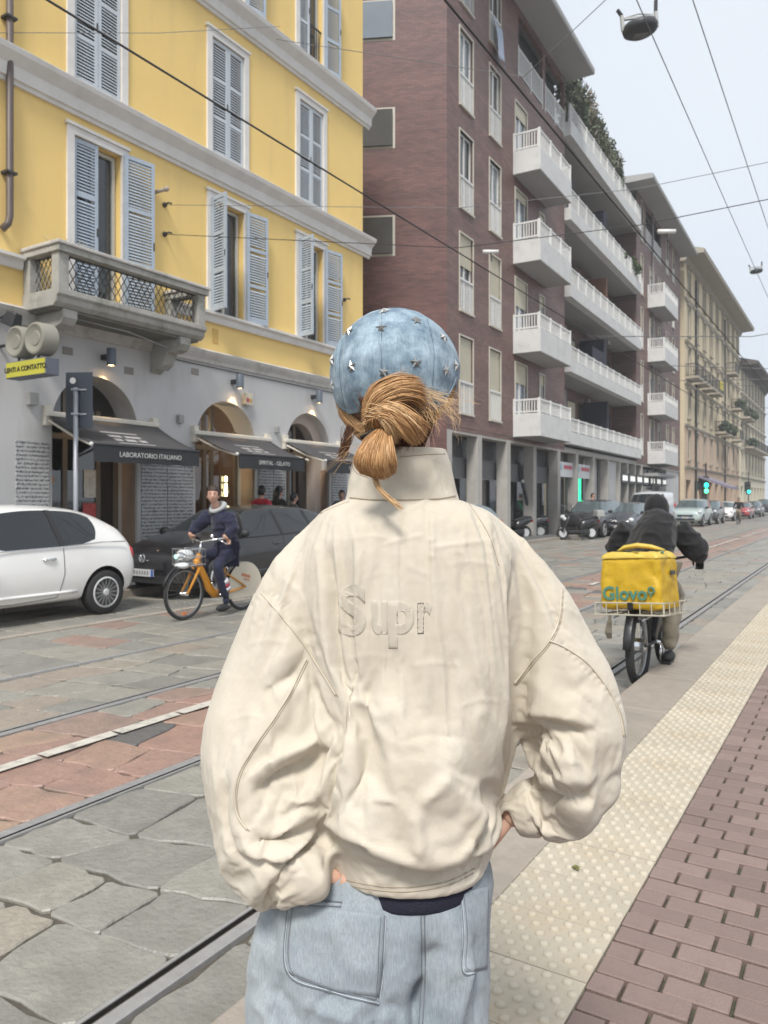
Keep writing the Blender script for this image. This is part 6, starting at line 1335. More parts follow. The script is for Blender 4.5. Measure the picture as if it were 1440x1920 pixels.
def car(name,label,spec,pm,loc,rz,glassm=None,detail=2,sc=1.0,front=True):
    t=thing(name,label,'car',loc,rz,'cars parked along the shop side'); t.scale=(sc,sc,sc)
    st=spec['st']; n=len(st); vs=[];fs=[];mi=[]
    for (x,zb,wS,zM,wM,zB,wB,zR,wR,zC) in st:
        half=[(0,zb),(wS*.9,zb),(wS,zb+.12),(wM,zM),(wB,zB),(wR,zR),(wR*.62,zR+(zC-zR)*.72),(0,zC)]
        ring=half+[(-a,b) for a,b in half[-2:0:-1]]; vs+=[(x,a,b) for a,b in ring]
    m=14
    for i in range(n-1):
        for k in range(m):
            fs.append((i*m+k,i*m+(k+1)%m,(i+1)*m+(k+1)%m,(i+1)*m+k)); kk=k if k<7 else 13-k
            gl=(kk==4 and i in spec['side']) or (kk in (5,6) and i in (spec['ws'],spec['rg']))
            mi.append(1 if gl else 0)
    fs+=[tuple(range(m)),tuple((n-1)*m+k for k in range(m))]; mi+=[0,0]
    me=bpy.data.meshes.new('body'); me.from_pydata(vs,[],fs); me.polygons.foreach_set('material_index',mi); bm=bmesh.new(); bm.from_mesh(me)
    ly=bm.edges.layers.float.get('crease_edge') or bm.edges.layers.float.new('crease_edge')
    for e in bm.edges:
        f=[q.material_index for q in e.link_faces]
        if len(set(f))>1: e[ly]=.75
    bmesh.ops.recalc_face_normals(bm,faces=bm.faces); bm.to_mesh(me); bm.free()
    for mm in (pm,glassm or M_cg,M_und): me.materials.append(mm)
    o=bpy.data.objects.new('body',me); COL.objects.link(o); s=o.modifiers.new('s','SUBSURF'); s.levels=3 if detail>1 else 2
    cb=MB(); R_=spec['r']
    for sx in (-1,1):
        for sy in (-1,1): cb.lathe([(0,-.16),(R_*1.17,-.16),(R_*1.17,.3),(0,.3)],(sx*spec['wx'],sy*(spec['w']-.06),R_+.01),28,'Y')
    cme=cb.mesh('cut'); 
    for _ in range(3): cme.materials.append(M_und)
    cme.polygons.foreach_set('material_index',[2]*len(cme.polygons)); co_=bpy.data.objects.new('cut',cme); COL.objects.link(co_)
    b=o.modifiers.new('b','BOOLEAN'); b.operation='DIFFERENCE'; b.solver='EXACT'; b.object=co_
    me2=evalmesh(o,'body'); bpy.data.objects.remove(o); bpy.data.objects.remove(co_)
    bm=bmesh.new(); bm.from_mesh(me2); g=bm.copy(); bmesh.ops.delete(g,geom=[f for f in g.faces if f.material_index!=1],context='FACES'); bmesh.ops.delete(bm,geom=[f for f in bm.faces if f.material_index==1],context='FACES')
    for f in bm.faces: f.smooth=True
    bm.to_mesh(me2); bm.free(); link(bpy.data.objects.new('body',me2),t); me2.set_sharp_from_angle(angle=R(50))
    # each pane its own mesh
    seen=set(); g.verts.ensure_lookup_table()
    for v0 in g.verts:
        if v0.index in seen: continue
        st_=[v0]; isl=set()
        while st_:
            v=st_.pop()
            if v.index in isl: continue
            isl.add(v.index); st_+= [e.other_vert(v) for e in v.link_edges if e.other_vert(v).index not in isl]
        seen|=isl; h=g.copy(); h.verts.ensure_lookup_table(); bmesh.ops.delete(h,geom=[v for v in h.verts if v.index not in isl],context='VERTS')
        wm=bpy.data.meshes.new('window'); 
        for f in h.faces: f.smooth=True; f.material_index=0
        h.to_mesh(wm); h.free(); wm.materials.append(glassm or M_cg); link(bpy.data.objects.new('window',wm),t)
    g.free()
    wy=spec['w']-.10; tyre=[(R_*.62,-.085),(R_*.93,-.095),(R_*.985,-.075),(R_,-.03),(R_,.03),(R_*.985,.075),(R_*.93,.095),(R_*.62,.085)]
    tme=MB().lathe(tyre,(0,0,0),36,'Y').mesh('tyre',True); tme.materials.append(M_tyre); tme.set_sharp_from_angle(angle=R(60))
    ds=MB().lathe([(R_*.63,.03),(0,.025)],(0,0,0),24,'Y').mesh('wheel_dish'); ds.materials.append(M_und)
    rm=MB(); rm.lathe([(R_*.66,.07),(R_*.70,.088),(R_*.63,.096),(R_*.60,.03)],(0,0,0),36,'Y'); ns=16 if spec is FIAT else 5
    for k in range(ns):
        a=2*PI*k/ns; rm.box((math.sin(a)*R_*.38,.07,math.cos(a)*R_*.38),(.024 if ns>9 else .065,.03,R_*.5),ry=a)
    rm.lathe([(R_*.16,.03),(R_*.16,.085),(R_*.1,.095),(0,.095)],(0,0,0),16,'Y'); rme=rm.mesh('rim'); rme.materials.append(M_rim)
    for sx in (-1,1):
        for sy in (-1,1):
            w_=bpy.data.objects.new('wheel',None); link(w_,t); w_.location=(sx*spec['wx'],sy*wy,R_); w_.rotation_euler=(0,0,0 if sy>0 else PI)
            link(bpy.data.objects.new('tyre',tme),w_); link(bpy.data.objects.new('rim',rme),w_); link(bpy.data.objects.new('wheel_dish',ds),w_)
    B=bvh(me2)
    def onside(x,z,s=1,off=.003):
        h=B.ray_cast(Vector((x,s*3,z)),Vector((0,-s,0))); return h[0]+Vector((0,s*off,0)) if h[0] else Vector((x,s*.8,z))
    if detail>0:
        f=st[-1]; r_=st[0]; xf,xr=f[0],r_[0]
        for s in (-1,1):
            # head and tail lamps hug the corners
            hl=MB(); hl.ball((xf-.20,s*(f[4]+.03),f[5]+.15),.12,12,8,sc=(1.3,1.0,.85)); hl.build('headlight',M_lampc,t,smooth=True)
            tl=MB(); tl.ball((xr+.10,s*(r_[4]+.04),r_[5]+.08),.08,12,8,sc=(.7,.8,1.5)); tl.build('tail_light',M_red,t,smooth=True)
            q=st[spec['ws']+1]; p=Vector((q[0]-.25,s*(q[6]+.13),q[5]+.08)); mb=MB(); mb.ball(tuple(p),.10,12,8,sc=(.75,1.15,.72)); mb.build('wing_mirror',pm if spec is FIAT else M_plas2,t,smooth=True)
            MB().tube([onside(q[0]-.3,q[5]-.01,s,-.01),p],.02,6).build('mirror_arm',M_plas2,t)
        gp=MB(); gp.box((xf-.02,0,f[3]+.08),(.06,.9,.11)); gp.box((xf-.02,0,f[3]-.13),(.07,1.05,.12)); gp.build('grille',M_plas2,t)
        npl=MB().box((xf+.035,0,f[3]-.03),(.02,.52,.11)).build('number_plate',mat('plate_white',(.5,.5,.5),.5),t); q=MB()
        for s in (-1,1): q.box((xf+.046,s*.235,f[3]-.03),(.003,.05,.108))
        q.build('blue_band',mat('plate_blue',(.05,.12,.4),.5),npl); q=MB()
        for k in range(6): q.box((xf+.046,-.16+k*.06,f[3]-.03),(.003,.03,.06))
        tag(q.build('plate_digits',mat('plate_ink',(.16,.16,.17),.6,var=.5,vs=30),npl),kind='stuff')
    if detail>1:
        # shut lines and handles on both flanks
        for s in (-1,1):
            xs=[spec['st'][i][0] for i in spec['side']]; lines=[]
            if spec is FIAT: lines=[[(-.42,.30),(-.50,.60),(-.50,.93)],[(.85,.30),(.92,.6),(.88,.9)],[(-.42,.30),(.2,.27),(.85,.30)]]; hd=[(-.28,.80)]; pil=[-.5]
            else: lines=[[(.95,.32),(1.0,.6),(.95,.92)],[(-.3,.30),(-.3,.6),(-.3,.93)],[(-.9,.32),(-1.05,.62),(-1.25,.95)],[(-.9,.32),(0,.28),(.95,.32)]]; hd=[(-.12,.80),(-1.0,.82)]; pil=[-.3,-1.2]
            for ln_ in lines:
                P_=[]
                for (x0,z0),(x1,z1) in zip(ln_,ln_[1:]): P_+= [onside(x0+(x1-x0)*k/8,z0+(z1-z0)*k/8,s,.0) for k in range(9)]
                MB().tube(P_,.005,4).build('shut_line',M_und,t)
            for (x,z) in hd: MB().tube([onside(x-.09,z,s,.012),onside(x,z,s,.028),onside(x+.09,z,s,.012)],.016,8).build('door_handle',M_chr if spec is FIAT else pm,t,smooth=True)
            P_=[onside(-spec['wx']+.45+k*.2,.36,s,.006) for k in range(int((2*spec['wx']-.9)/.2)+1)]; MB().tube(P_,.022,6).build('sill_strip',pm,t,smooth=True)
            zb=[q for q in st]; 
            P_=[Vector((q[0],s*(q[6]+.012),q[5]+.004)) for q in st[2:spec['ws']+2]]; MB().tube(P_,.009,5).build('belt_moulding',M_chr if spec is FIAT else M_plas2,t,smooth=True)
            for x in pil:
                a=[q for q in st if abs(q[0]-x)<.01][0]; wb=[BVHTree.FromPolygons([v.co for v in c_.data.vertices],[p.vertices[:] for p in c_.data.polygons]) for c_ in t.children if c_.name.startswith('window')]; q=MB(); row=[]
                for k in range(9):
                    z_=a[5]+(a[7]-a[5])*(k/8)*.96+.01
                    for dx in (-.04,.04):
                        hs=[h_[0] for w_ in wb for h_ in [w_.ray_cast(Vector((x+dx+.012*k,s*3,z_)),Vector((0,-s,0)))] if h_[0]]
                        row.append((hs[0] if hs else onside(x+dx+.012*k,z_,s,0))+Vector((0,s*.006,0)))
                q.add(row,[(2*k,2*k+1,2*k+3,2*k+2) for k in range(8)]); q.build('pillar',M_plas2,t,smooth=True)
    return t
white=paint('white_car_paint',(.80,.79,.765)); black=paint('black_car_paint',(.014,.014,.016)); silverg=paint('pale_green_paint',(.42,.50,.49)); darkg=paint('dark_grey_paint',(.05,.055,.065)); redp=paint('red_car_paint',(.35,.03,.035)); white2=paint('cool_white_paint',(.62,.65,.66))
car('parked_car','small white rounded hatchback parked at far left with its rear to the black car',FIAT,white,(-9.53,5.76,0),-PI/2)
bk=car('parked_car','black five-door hatchback parked behind the small white car, facing the camera',HATCH,black,(-9.55,10.35,0),-PI/2)
em=MB(); c=Vector((2.135,0,.645)); em.tube([c+Vector((0,.062*math.cos(k*PI/12),.062*math.sin(k*PI/12))) for k in range(24)],.009,6,closed=True)
for pts in ([(-.026,.05),(0,.004),(.026,.05)],[(-.048,.025),(-.022,-.05),(0,-.006),(.022,-.05),(.048,.025)]): em.tube([c+Vector((0,a,b)) for a,b in pts],.007,5)
em.build('round_emblem',M_chr,bk)
car('parked_car','white car half hidden behind the woman\'s right shoulder',HATCH,white2,(-9.4,18.3,0),-PI/2,M_cgl,1)
car('parked_car','dark car with pale reflecting windscreen parked just beyond the scooters',HATCH,darkg,(-9.1,35.6,0),-PI/2,M_cgl,1)
car('parked_van','tall white van parked in front of the striped shop signs',VAN,white2,(-10.0,44.2,0),-PI/2,M_cg,1)
car('parked_car','pale greenish silver off-roader parked beyond the white van',SUV,silverg,(-8.75,49.6,0),-PI/2,M_cgl,1,.98)
car('parked_car','dark grey car parked behind the pale off-roader',SUV,darkg,(-8.75,55.3,0),-PI/2,M_cgl,1,.93)
car('parked_car','white saloon parked beside the distant cyclist',HATCH,white,(-8.9,64,0),-PI/2,M_cgl,1)
car('parked_car','small red car parked beyond the distant cyclist',HATCH,redp,(-8.7,72.5,0),-PI/2,M_cgl,1,.95)
car('parked_car','dark car parked beyond the red car',HATCH,darkg,(-8.8,81,0),-PI/2,M_cgl,1)
car('parked_car','farthest dark car at the right edge of the parked row',SUV,black,(-8.8,92,0),-PI/2,M_cgl,1)
car('parked_car','grey car roof partly hidden by the woman\'s left shoulder, near the last awning',HATCH,darkg,(-9.5,15.3-.6,0),-PI/2,M_cgl,0,.9)
# ---------------------------------------------------------------- bicycles, scooters, people
M_spoke=mat('spoke',(.3,.3,.3),.4,metal=.8); M_orange=mat('orange_frame',(.56,.235,.018),.4,coat=.3); M_bkf=mat('black_frame',(.02,.02,.022),.4)
def bike_wheel(t,x,r_,w_,rimm=M_spoke,hub=None):
    e=bpy.data.objects.new('wheel',None); link(e,t); e.location=(x,0,r_)
    MB().tube([(( r_-w_)*math.cos(k*PI/20),0,(r_-w_)*math.sin(k*PI/20)) for k in range(40)],w_,8,closed=True,up=(0,1,0)).build('tyre',M_tyre,e,smooth=True)
    MB().tube([((r_-2.3*w_)*math.cos(k*PI/18),0,(r_-2.3*w_)*math.sin(k*PI/18)) for k in range(36)],w_*.5,6,closed=True,up=(0,1,0)).build('rim',rimm,e,smooth=True)
    s=MB()
    for k in range(24): a=2*PI*k/24; s.tube([(.02*math.cos(a+1.2),(.03 if k%2 else -.03),.02*math.sin(a+1.2)),((r_-2.4*w_)*math.cos(a),0,(r_-2.4*w_)*math.sin(a))],.0016,3,cap=False)
    tag(s.build('spokes',M_spoke,e),kind='stuff')
    MB().tube([(0,-.055,0),(0,.055,0)],hub or .028,10).build('hub',M_chr,e)
    return e
def T_(name,pts,r_,m,t,n=8): return MB().tube(pts,r_,n).build(name,m,t,smooth=True)
# orange share bicycle, heading towards the camera side (-y)
ob=thing('share_bicycle','orange city share bicycle with front basket ridden towards the left','bicycle',(-7.43,7.64,0),-PI/2)
bike_wheel(ob,.56,.345,.022); bike_wheel(ob,-.54,.335,.022,hub=.05)
T_('down_tube',[(.36,0,.78),(.31,0,.70),(.12,0,.38),(.02,0,.285),(-.06,0,.275)],[(.030,.045),(.032,.055),(.034,.065),(.034,.06),(.03,.05)],M_orange,ob,12)
T_('head_tube',[(.345,0,.66),(.30,0,.84)],.034,M_orange,ob); T_('seat_tube',[(-.06,0,.27),(-.17,0,.62)],.03,M_orange,ob); T_('seat_post',[(-.17,0,.6),(-.24,0,.86)],.016,M_chr,ob)
for s in (-1,1): T_('fork_blade',[(.35,s*.055,.66),(.42,s*.058,.55),(.56,s*.06,.345)],[.020,.019,.014],M_orange,ob); T_('chain_stay',[(-.06,s*.05,.27),(-.54,s*.065,.335)],.016,M_orange,ob); T_('seat_stay',[(-.15,s*.05,.56),(-.54,s*.065,.335)],.014,M_orange,ob)
T_('stem',[(.30,0,.84),(.26,0,1.0)],.016,M_chr,ob); T_('handlebar',[(.02,.29,1.02),(.12,.27,1.05),(.24,.12,1.02),(.26,0,1.0),(.24,-.12,1.02),(.12,-.27,1.05),(.02,-.29,1.02)],.012,M_chr,ob)
for s in (-1,1): T_('grip',[(.10,s*.272,1.05),(.0,s*.292,1.015)],.018,M_bkf,ob); T_('brake_lever',[(.17,s*.24,1.03),(.12,s*.30,.98),(.05,s*.33,.97)],.007,M_chr,ob)
MB().ball((.19,.13,1.075),.03,10,8).build('bell',M_chr,ob,smooth=True)
bs=MB()
for z in (.72,.82,.92): bs.tube([(.36,-.17,z),(.36,.17,z),(.60+.02*(z-.7),.17,z),(.60+.02*(z-.7),-.17,z)],.006,5,closed=True)
for k in range(7):
    for x in (.36,.60): bs.tube([(x,-.17+k*.057,.70),(x,-.17+k*.057,.92)],.003,4)
    bs.tube([(.36,-.17+k*.057,.70),(.60,-.17+k*.057,.70)],.003,4)
bs.build('basket',M_chr,ob); MB().lathe([(0,.09),(.045,.07),(.055,.0),(.04,-.04),(0,-.05)],(.62,0,.83),14,'X').build('front_lamp',M_chr,ob,smooth=True); MB().lathe([(0,.096),(.03,.088),(0,.088)],(.62,0,.83),12,'X').build('lamp_lens',mat('lens_teal',(.3,.55,.52),.2,emit=(.4,.9,.85),es=.5),ob)
MB().ball((.60,0,.71),.09,12,8,sc=(1,1.2,.5)).build('basket_plate',M_lampc,ob,smooth=True)
T_('front_mudguard',[(.56+.38*math.cos(a),0,.345+.38*math.sin(a)) for a in [R(20+k*13) for k in range(9)]],(.022,.006),M_bkf,ob)
rc=MB(); N=20
poly=[(-.54+.35*math.cos(R(-25+k*11.5)),.335+.35*math.sin(R(-25+k*11.5))) for k in range(21)]; 
for s in (-1,1): rc.prism(poly,s*.045,s*.052,'Y')
rco=rc.build('wheel_skirt',mat('skirt_cream',(.55,.50,.40),.6,var=.1),ob); rp=MB(); 
for k in range(4): rp.box((-.62+k*.045,.054,.47+k*.012),(.035,.003,.04))
for k in range(3): rp.box((-.60+k*.04,.054,.42+k*.012),(.03,.003,.02))
rp.build('printed_emblem',mat('skirt_print',(.5,.16,.06),.6),rco)
MB().ball((-.26,0,.89),.09,14,8,sc=(1.35,.9,.5)).build('saddle',M_bkf,ob,smooth=True)
MB().box((.56,.0,.085),(.05,.03,.025)).build('wheel_reflector',mat('orange_reflector',(.6,.16,.02),.3),ob)
T_('crank',[(-.06,-.075,.27),(-.06,.075,.27)],.016,M_chr,ob)
for s,(dx,dz) in ((1,(-.04,-.165)),(-1,(.04,.165))): T_('crank_arm',[(-.06,s*.07,.27),(-.06+dx,s*.08,.27+dz)],.011,M_chr,ob); MB().box((-.06+dx,s*.125,.27+dz),(.09,.08,.02)).build('pedal',M_bkf,ob)
M_navyc=cloth_mat('navy_cloth',(.012,.014,.034),(.022,.025,.052),150,.2,.5,20,fs=5); M_skin2=mat('skin_pale',(.52,.30,.22),.55,var=.05,vs=14); M_hairb=mat('brown_hair',(.035,.02,.013),.6,var=.3,vs=40,bump=.6,bs=90); M_hoodg=cloth_mat('grey_hood',(.32,.33,.34),(.42,.42,.42),150,.2,.5,24); M_shoe=mat('dark_shoe',(.02,.02,.022),.7); M_blackc=cloth_mat('black_cloth',(.010,.010,.011),(.017,.016,.017),150,.2,1.0,11,fs=4); M_khaki=cloth_mat('khaki_cloth',(.13,.115,.085),(.19,.17,.13),150,.2,.5,18)
def head(t,c,yaw,skinm,hairm,r=1.0,hair='short',name='body'):
    """face and skull with eyes, nose, mouth, ears; hair as a cap of its own"""
    H=Matrix.Rotation(yaw,3,'Z'); c=Vector(c); vs=[];fs=[];n,m=28,22
    for i in range(m+1):
        ph=PI*i/m
        for k in range(n):
            th=2*PI*k/n; x,y,z=math.sin(ph)*math.cos(th),math.sin(ph)*math.sin(th),-math.cos(ph); X,Y,Z=x*.096,y*.075,z*.118
            if z<0: Y*=1-.3*z*z; X*=1-.1*z*z
            gq=lambda a,b,c_,r_:math.exp(-((y-a)**2+(z-c_)**2)/r_)*(1 if x>0 else 0)
            X+=.026*gq(0,0,-.18,.02)-.008*(gq(.36,0,.06,.03)+gq(-.36,0,.06,.03))+.010*gq(0,0,-.85,.05)
            vs.append(c+H@(Vector((X,Y,Z))*r))
    for i in range(m):
        for k in range(n): fs.append((i*n+k,i*n+(k+1)%n,(i+1)*n+(k+1)%n,(i+1)*n+k))
    mb=MB().add(vs,fs)
    for s in (-1,1): mb.ball(tuple(c+H@(Vector((-.008,s*.075,-.012))*r)),.028*r,8,6,sc=(.75,.4,1.1))
    o=mb.build('head',skinm,t,smooth=True)
    e=MB()
    for s in (-1,1): e.ball(tuple(c+H@(Vector((.085,s*.029,.006))*r)),.0075*r,8,6)
    e.build('eye',mat('eye_dark',(.05,.035,.03),.3),o,smooth=True)
    e=MB()
    for s in (-1,1): e.tube([c+H@(Vector((.093,s*.016,.027))*r),c+H@(Vector((.088,s*.034,.032))*r),c+H@(Vector((.076,s*.046,.025))*r)],.0028*r,5)
    e.build('eyebrow',hairm,o); MB().tube([c+H@(Vector((.083,y_,-.062))*r) for y_ in (-.024,0,.024)],.0036*r,6).build('mouth',mat('lips_far',(.36,.12,.11),.5),o)
    if hair:
        vs=[];fs=[]
        for i in range(m+1):
            ph=PI*i/m
            for k in range(n):
                th=2*PI*k/n; x,y,z=math.sin(ph)*math.cos(th),math.sin(ph)*math.sin(th),-math.cos(ph); f=1.11+.05*math.sin(th*7+i)*math.sin(i*1.7); v=Vector((x*.096*f-.006,y*.075*f*1.04,z*.118*f+.006)); vs.append(c+H@(v*r))
        lim=lambda v:True
        for i in range(m):
            for k in range(n):
                q=(i*n+k,i*n+(k+1)%n,(i+1)*n+(k+1)%n,(i+1)*n+k); a=sum((H.transposed()@(vs[j]-c) for j in q),Vector())/4/r
                if a.z>(.062 if a.x>.03 else (-.02 if a.x>-.02 else (-.075 if hair=='short' else -.13))): fs.append(q)
        ho=MB().add(vs,fs).build('hair',hairm,t,smooth=True); s_=ho.modifiers.new('s','SOLIDIFY'); s_.thickness=.012
        if hair=='long':
            hb=[tuple(c+H@Vector((-.06,y_,-.08))) for y_ in (-.05,0,.05)]; MB().tube([c+H@Vector((-.06,0,.02)),c+H@Vector((-.085,0,-.1)),c+H@Vector((-.09,0,-.26)),c+H@Vector((-.085,0,-.36))],[(.085,.05),(.095,.05),(.09,.045),(.05,.02)],12).build('long_hair',hairm,t,smooth=True)
    return o
def hand(t,w,d,side,m,s=1.0):
    """small five-fingered hand closing on what it holds"""
    h=MB(); w=Vector(w); d=Vector(d).normalized(); sd=Vector(side).normalized(); n=d.cross(sd).normalized()
    h.tube([w-d*.02,w+d*.03*s,w+d*.075*s],[(.024*s,.018*s),(.038*s,.016*s),(.038*s,.013*s)],8,up=n)
    for o_,l in ((.028,.065),(.0095,.075),(-.0095,.07),(-.028,.055)):
        b=w+d*.075*s+sd*o_*s; h.tube([b,b+d*l*.4*s-n*.01*s,b+d*l*.55*s-n*.035*s,b+d*l*.3*s-n*.055*s],[.010*s,.0095*s,.009*s,.007*s],6)
    b=w+d*.02*s+sd*.03*s; h.tube([b,b+(d*.5+sd*.6-n*.3)*.04*s,b+(d*.8+sd*.3-n*.7)*.06*s],[.013*s,.011*s,.008*s],6)
    return h.build('hand',m,t,smooth=True)
def coat_mesh(t,m,path,rad,arms):
    parts=[]; q=MB(); q.tube([path[0]]+path,[(rad[0][0]*.96,rad[0][1]*.96)]+rad,28); parts.append((q.v[28:],[tuple(i-28 for i in fc) for fc in q.f if min(fc)>=28]+[tuple(range(28))]))
    for p,r_ in arms: a=MB(); a.tube(p,r_,16); parts.append((a.v,a.f))
    me=remesh(parts,.013,'jacket'); V=smooth(me,co(me),7); setco(me,V); N=no(me)
    V=V+N*(.020*(1-np.abs(vnoise(V*np.array([1,1,1.5]),7,51)))**3-.008+.007*(1-np.abs(vnoise(V,15,52)))**3)[:,None]; setco(me,V)
    me.polygons.foreach_set('use_smooth',[True]*len(me.polygons)); me.materials.clear(); me.materials.append(m); return link(bpy.data.objects.new('jacket',me),t)
# rider of the orange bicycle (bike frame: x forward, y to the rider's left)
rd=thing('person','man in navy jacket riding the orange bicycle, looking back over his shoulder','person',(-7.43,7.64,0),-PI/2)
hd=Vector((.06,.02,1.62)); head(rd,hd,R(38),M_skin2,M_hairb,1.0)
MB().tube([hd+Vector((-.01,0,-.07)),Vector((-.02,0,1.47)),Vector((-.06,0,1.40))],[.05,.052,.06],12).build('neck',M_skin2,rd,smooth=True)
coat_mesh(rd,M_navyc,[(-.26,0,.84),(-.22,0,1.0),(-.16,0,1.18),(-.09,0,1.33),(-.04,0,1.42)],[(.20,.16),(.21,.16),(.22,.15),(.20,.13),(.09,.08)],[([(-.07,.16,1.34),(-.03,.30,1.15),(.11,.29,1.08)],[.10,.08,.052]),([(-.07,-.16,1.34),(.05,-.31,1.19),(.16,-.30,1.10)],[.10,.08,.052])])
skin('trousers',[(-.25,0,.88,.15,.19),(-.14,.10,.82,.10),(.10,.12,.68,.078),(-.03,.12,.36,.07),(-.07,.12,.24,.055),(-.14,-.10,.82,.10),(.16,-.12,.80,.078),(.05,-.12,.55,.06)],[(0,1),(1,2),(2,3),(3,4),(0,5),(5,6),(6,7)],M_navyc,rd,fold=.025)
lg=MB()
for k,mm in enumerate(('w','r','w')): pass
for k,(z0,z1,mm) in enumerate(((.40,.45,'w'),(.355,.395,'r'),(.31,.35,'w'))):
    MB().tube([(-.035-.02*k+.02,.12,z1+.03),(-.045-.02*k+.01,.12,z0+.03)],.076,14).build('shin_band',mat('band_white',(.55,.55,.58),.7) if mm=='w' else mat('band_red',(.35,.03,.06),.7),rd,smooth=True)
skin('sock',[(-.07,.12,.24,.05),(-.09,.12,.14,.042)],[(0,1)],M_navyc,rd); skin('sock',[(.05,-.12,.55,.05),(.02,-.12,.50,.04)],[(0,1)],M_navyc,rd)
for (x,y,z) in ((-.07,.12,.10),(.03,-.12,.46)): MB().ball((x+.05,y,z),.05,12,8,sc=(2.5,.95,1.0)).build('shoe',M_shoe,rd,smooth=True)
MB().tube([(-.04+.085*math.cos(k*PI/6),.085*math.sin(k*PI/6),1.445-.045*math.cos(k*PI/6)) for k in range(12)],[.03+.022*(math.cos(k*PI/6)<0) for k in range(12)],8,closed=True).build('hood',M_hoodg,rd,smooth=True)
MB().ball((-.34,0,1.18),.15,14,10,sc=(.75,1,1.5)).build('backpack',M_blackc,rd,smooth=True)
hand(rd,(.12,.285,1.075),(-.5,.1,-.5),(0,-1,0),M_skin2); hand(rd,(.17,-.30,1.095),(-.35,-.1,-.5),(0,1,0),M_skin2)
# delivery rider seen from behind
DB=(-1.585,7.10,0); db=thing('delivery_bicycle','dark fat-tyred bicycle carrying the yellow delivery box, riding away','bicycle',DB,PI/2)
bike_wheel(db,-.50,.335,.036,hub=.06); bike_wheel(db,.50,.335,.036)
T_('frame',[(-.50,.05,.335),(-.05,.04,.30),(.10,0,.36),(.36,0,.74)],[.016,.024,.034,.034],M_bkf,db); T_('frame',[(-.05,0,.30),(-.16,0,.80)],.024,M_bkf,db); T_('frame',[(-.12,0,.66),(.36,0,.78)],.022,M_bkf,db); T_('frame',[(-.50,-.05,.335),(-.05,-.04,.30)],.016,M_bkf,db)
for s in (-1,1): T_('fork_blade',[(.36,s*.06,.72),(.50,s*.065,.335)],.018,M_bkf,db)
T_('stem',[(.34,0,.76),(.31,0,1.0)],.018,M_bkf,db); T_('handlebar',[(.22,.34,1.06),(.30,.15,1.02),(.31,0,1.0),(.30,-.15,1.02),(.22,-.34,1.06)],.013,M_bkf,db)
MB().ball((-.18,0,.84),.10,14,8,sc=(1.3,1,.5)).build('saddle',M_bkf,db,smooth=True); MB().box((.05,0,.42),(.34,.09,.13),ry=R(-35)).build('battery',M_bkf,db,bevel=.02)
for s in (-1,1): T_('rack_leg',[(-.62,s*.07,.60),(-.50,s*.07,.34)],.008,M_galv,db); MB().tube([(-.86,s*.12,.60),(-.3,s*.12,.60)],.009,6).build('rack_rail',M_galv,db)
T_('rear_mudguard',[(-.5+.385*math.cos(a),0,.335+.385*math.sin(a)) for a in [R(60+k*13) for k in range(10)]],(.034,.006),M_bkf,db); MB().tube([(-.78,.16,.62),(-.80,.17,.47),(-.78,.165,.42)],[(.01,.004),(.03,.008),(.02,.006)],8).build('hanging_strap',M_khaki,db)
T_('crank',[(-.05,-.085,.30),(-.05,.085,.30)],.018,M_chr,db)
for s,(dx,dz) in ((1,(.02,.165)),(-1,(-.02,-.165))): T_('crank_arm',[(-.05,s*.08,.30),(-.05+dx,s*.09,.30+dz)],.012,M_chr,db); MB().box((-.05+dx,s*.135,.30+dz),(.1,.08,.02)).build('pedal',M_bkf,db)
M_ybox=mat('yellow_box_fabric',(.50,.315,.008),.5,var=.2,vs=6,bump=.9,bs=9,dirt=((.33,.20,.012),5,.7)); M_ytop=mat('yellow_box_lid',(.58,.42,.07),.5,var=.2,vs=8,bump=.9,bs=12); M_teal=mat('teal_print',(.06,.20,.15),.6,var=.15); 
bx=thing('delivery_box','yellow delivery box with Glovo lettering strapped behind the rider','box',(DB[0]+.05,DB[1]-.64,.665),PI/2-R(3)); bx.rotation_euler=(R(0),R(4),PI/2-R(4)); bx.rotation_euler=(R(-4),R(3),PI/2-R(9))
def soft(o,st):
    s=o.modifiers.new('sub','SUBSURF'); s.subdivision_type='SIMPLE'; s.levels=s.render_levels=4
    d=o.modifiers.new('sag','DISPLACE'); d.texture=bpy.data.textures['folds']; d.strength=st; d.mid_level=.5; d.texture_coords='LOCAL'
    for p in o.data.polygons: p.use_smooth=True
soft(MB().box((0,0,.21),(.43,.51,.42),taper=.95).build('case',M_ybox,bx,bevel=.035),.035)
soft(MB().box((.0,0,.43),(.43,.51,.055),taper=.86).build('lid',M_ytop,bx,bevel=.022),.04)
MB().tube([(-.05,.16,.46),(-.03,.10,.50),(0,.0,.515),(.03,-.10,.50),(.03,-.2,.47)],[(.05,.012),(.07,.02),(.07,.022),(.07,.02),(.05,.012)],10).build('lid_flap',M_ytop,bx,smooth=True)
MB().tube([(-.16,.18,.455),(-.1,.1,.475),(-.12,0,.47),(-.19,-.08,.462)],[(.012,.004)]*4,6).build('strap',mat('dark_strap',(.08,.07,.03),.7),bx); MB().tube([(.05,-.12,.46),(-.03,-.21,.462),(-.1,-.24,.45)],[(.012,.004)]*3,6).build('strap',M_teal,bx)
MB().box((.04,-.262,.29),(.10,.006,.035)).build('side_handle',M_blackc,bx,bevel=.003)
gl=face_x(0,0,0); G=Matrix.Translation((-.2265,0,.125))@Matrix(((0,0,-1,0),(-1,0,0,0),(0,1,0,0),(0,0,0,1)))
text('Glovo',.150,M_teal,bx,G@Matrix.Translation((-.035,0,0)),name='lettering',ext=.002,bold=.003)
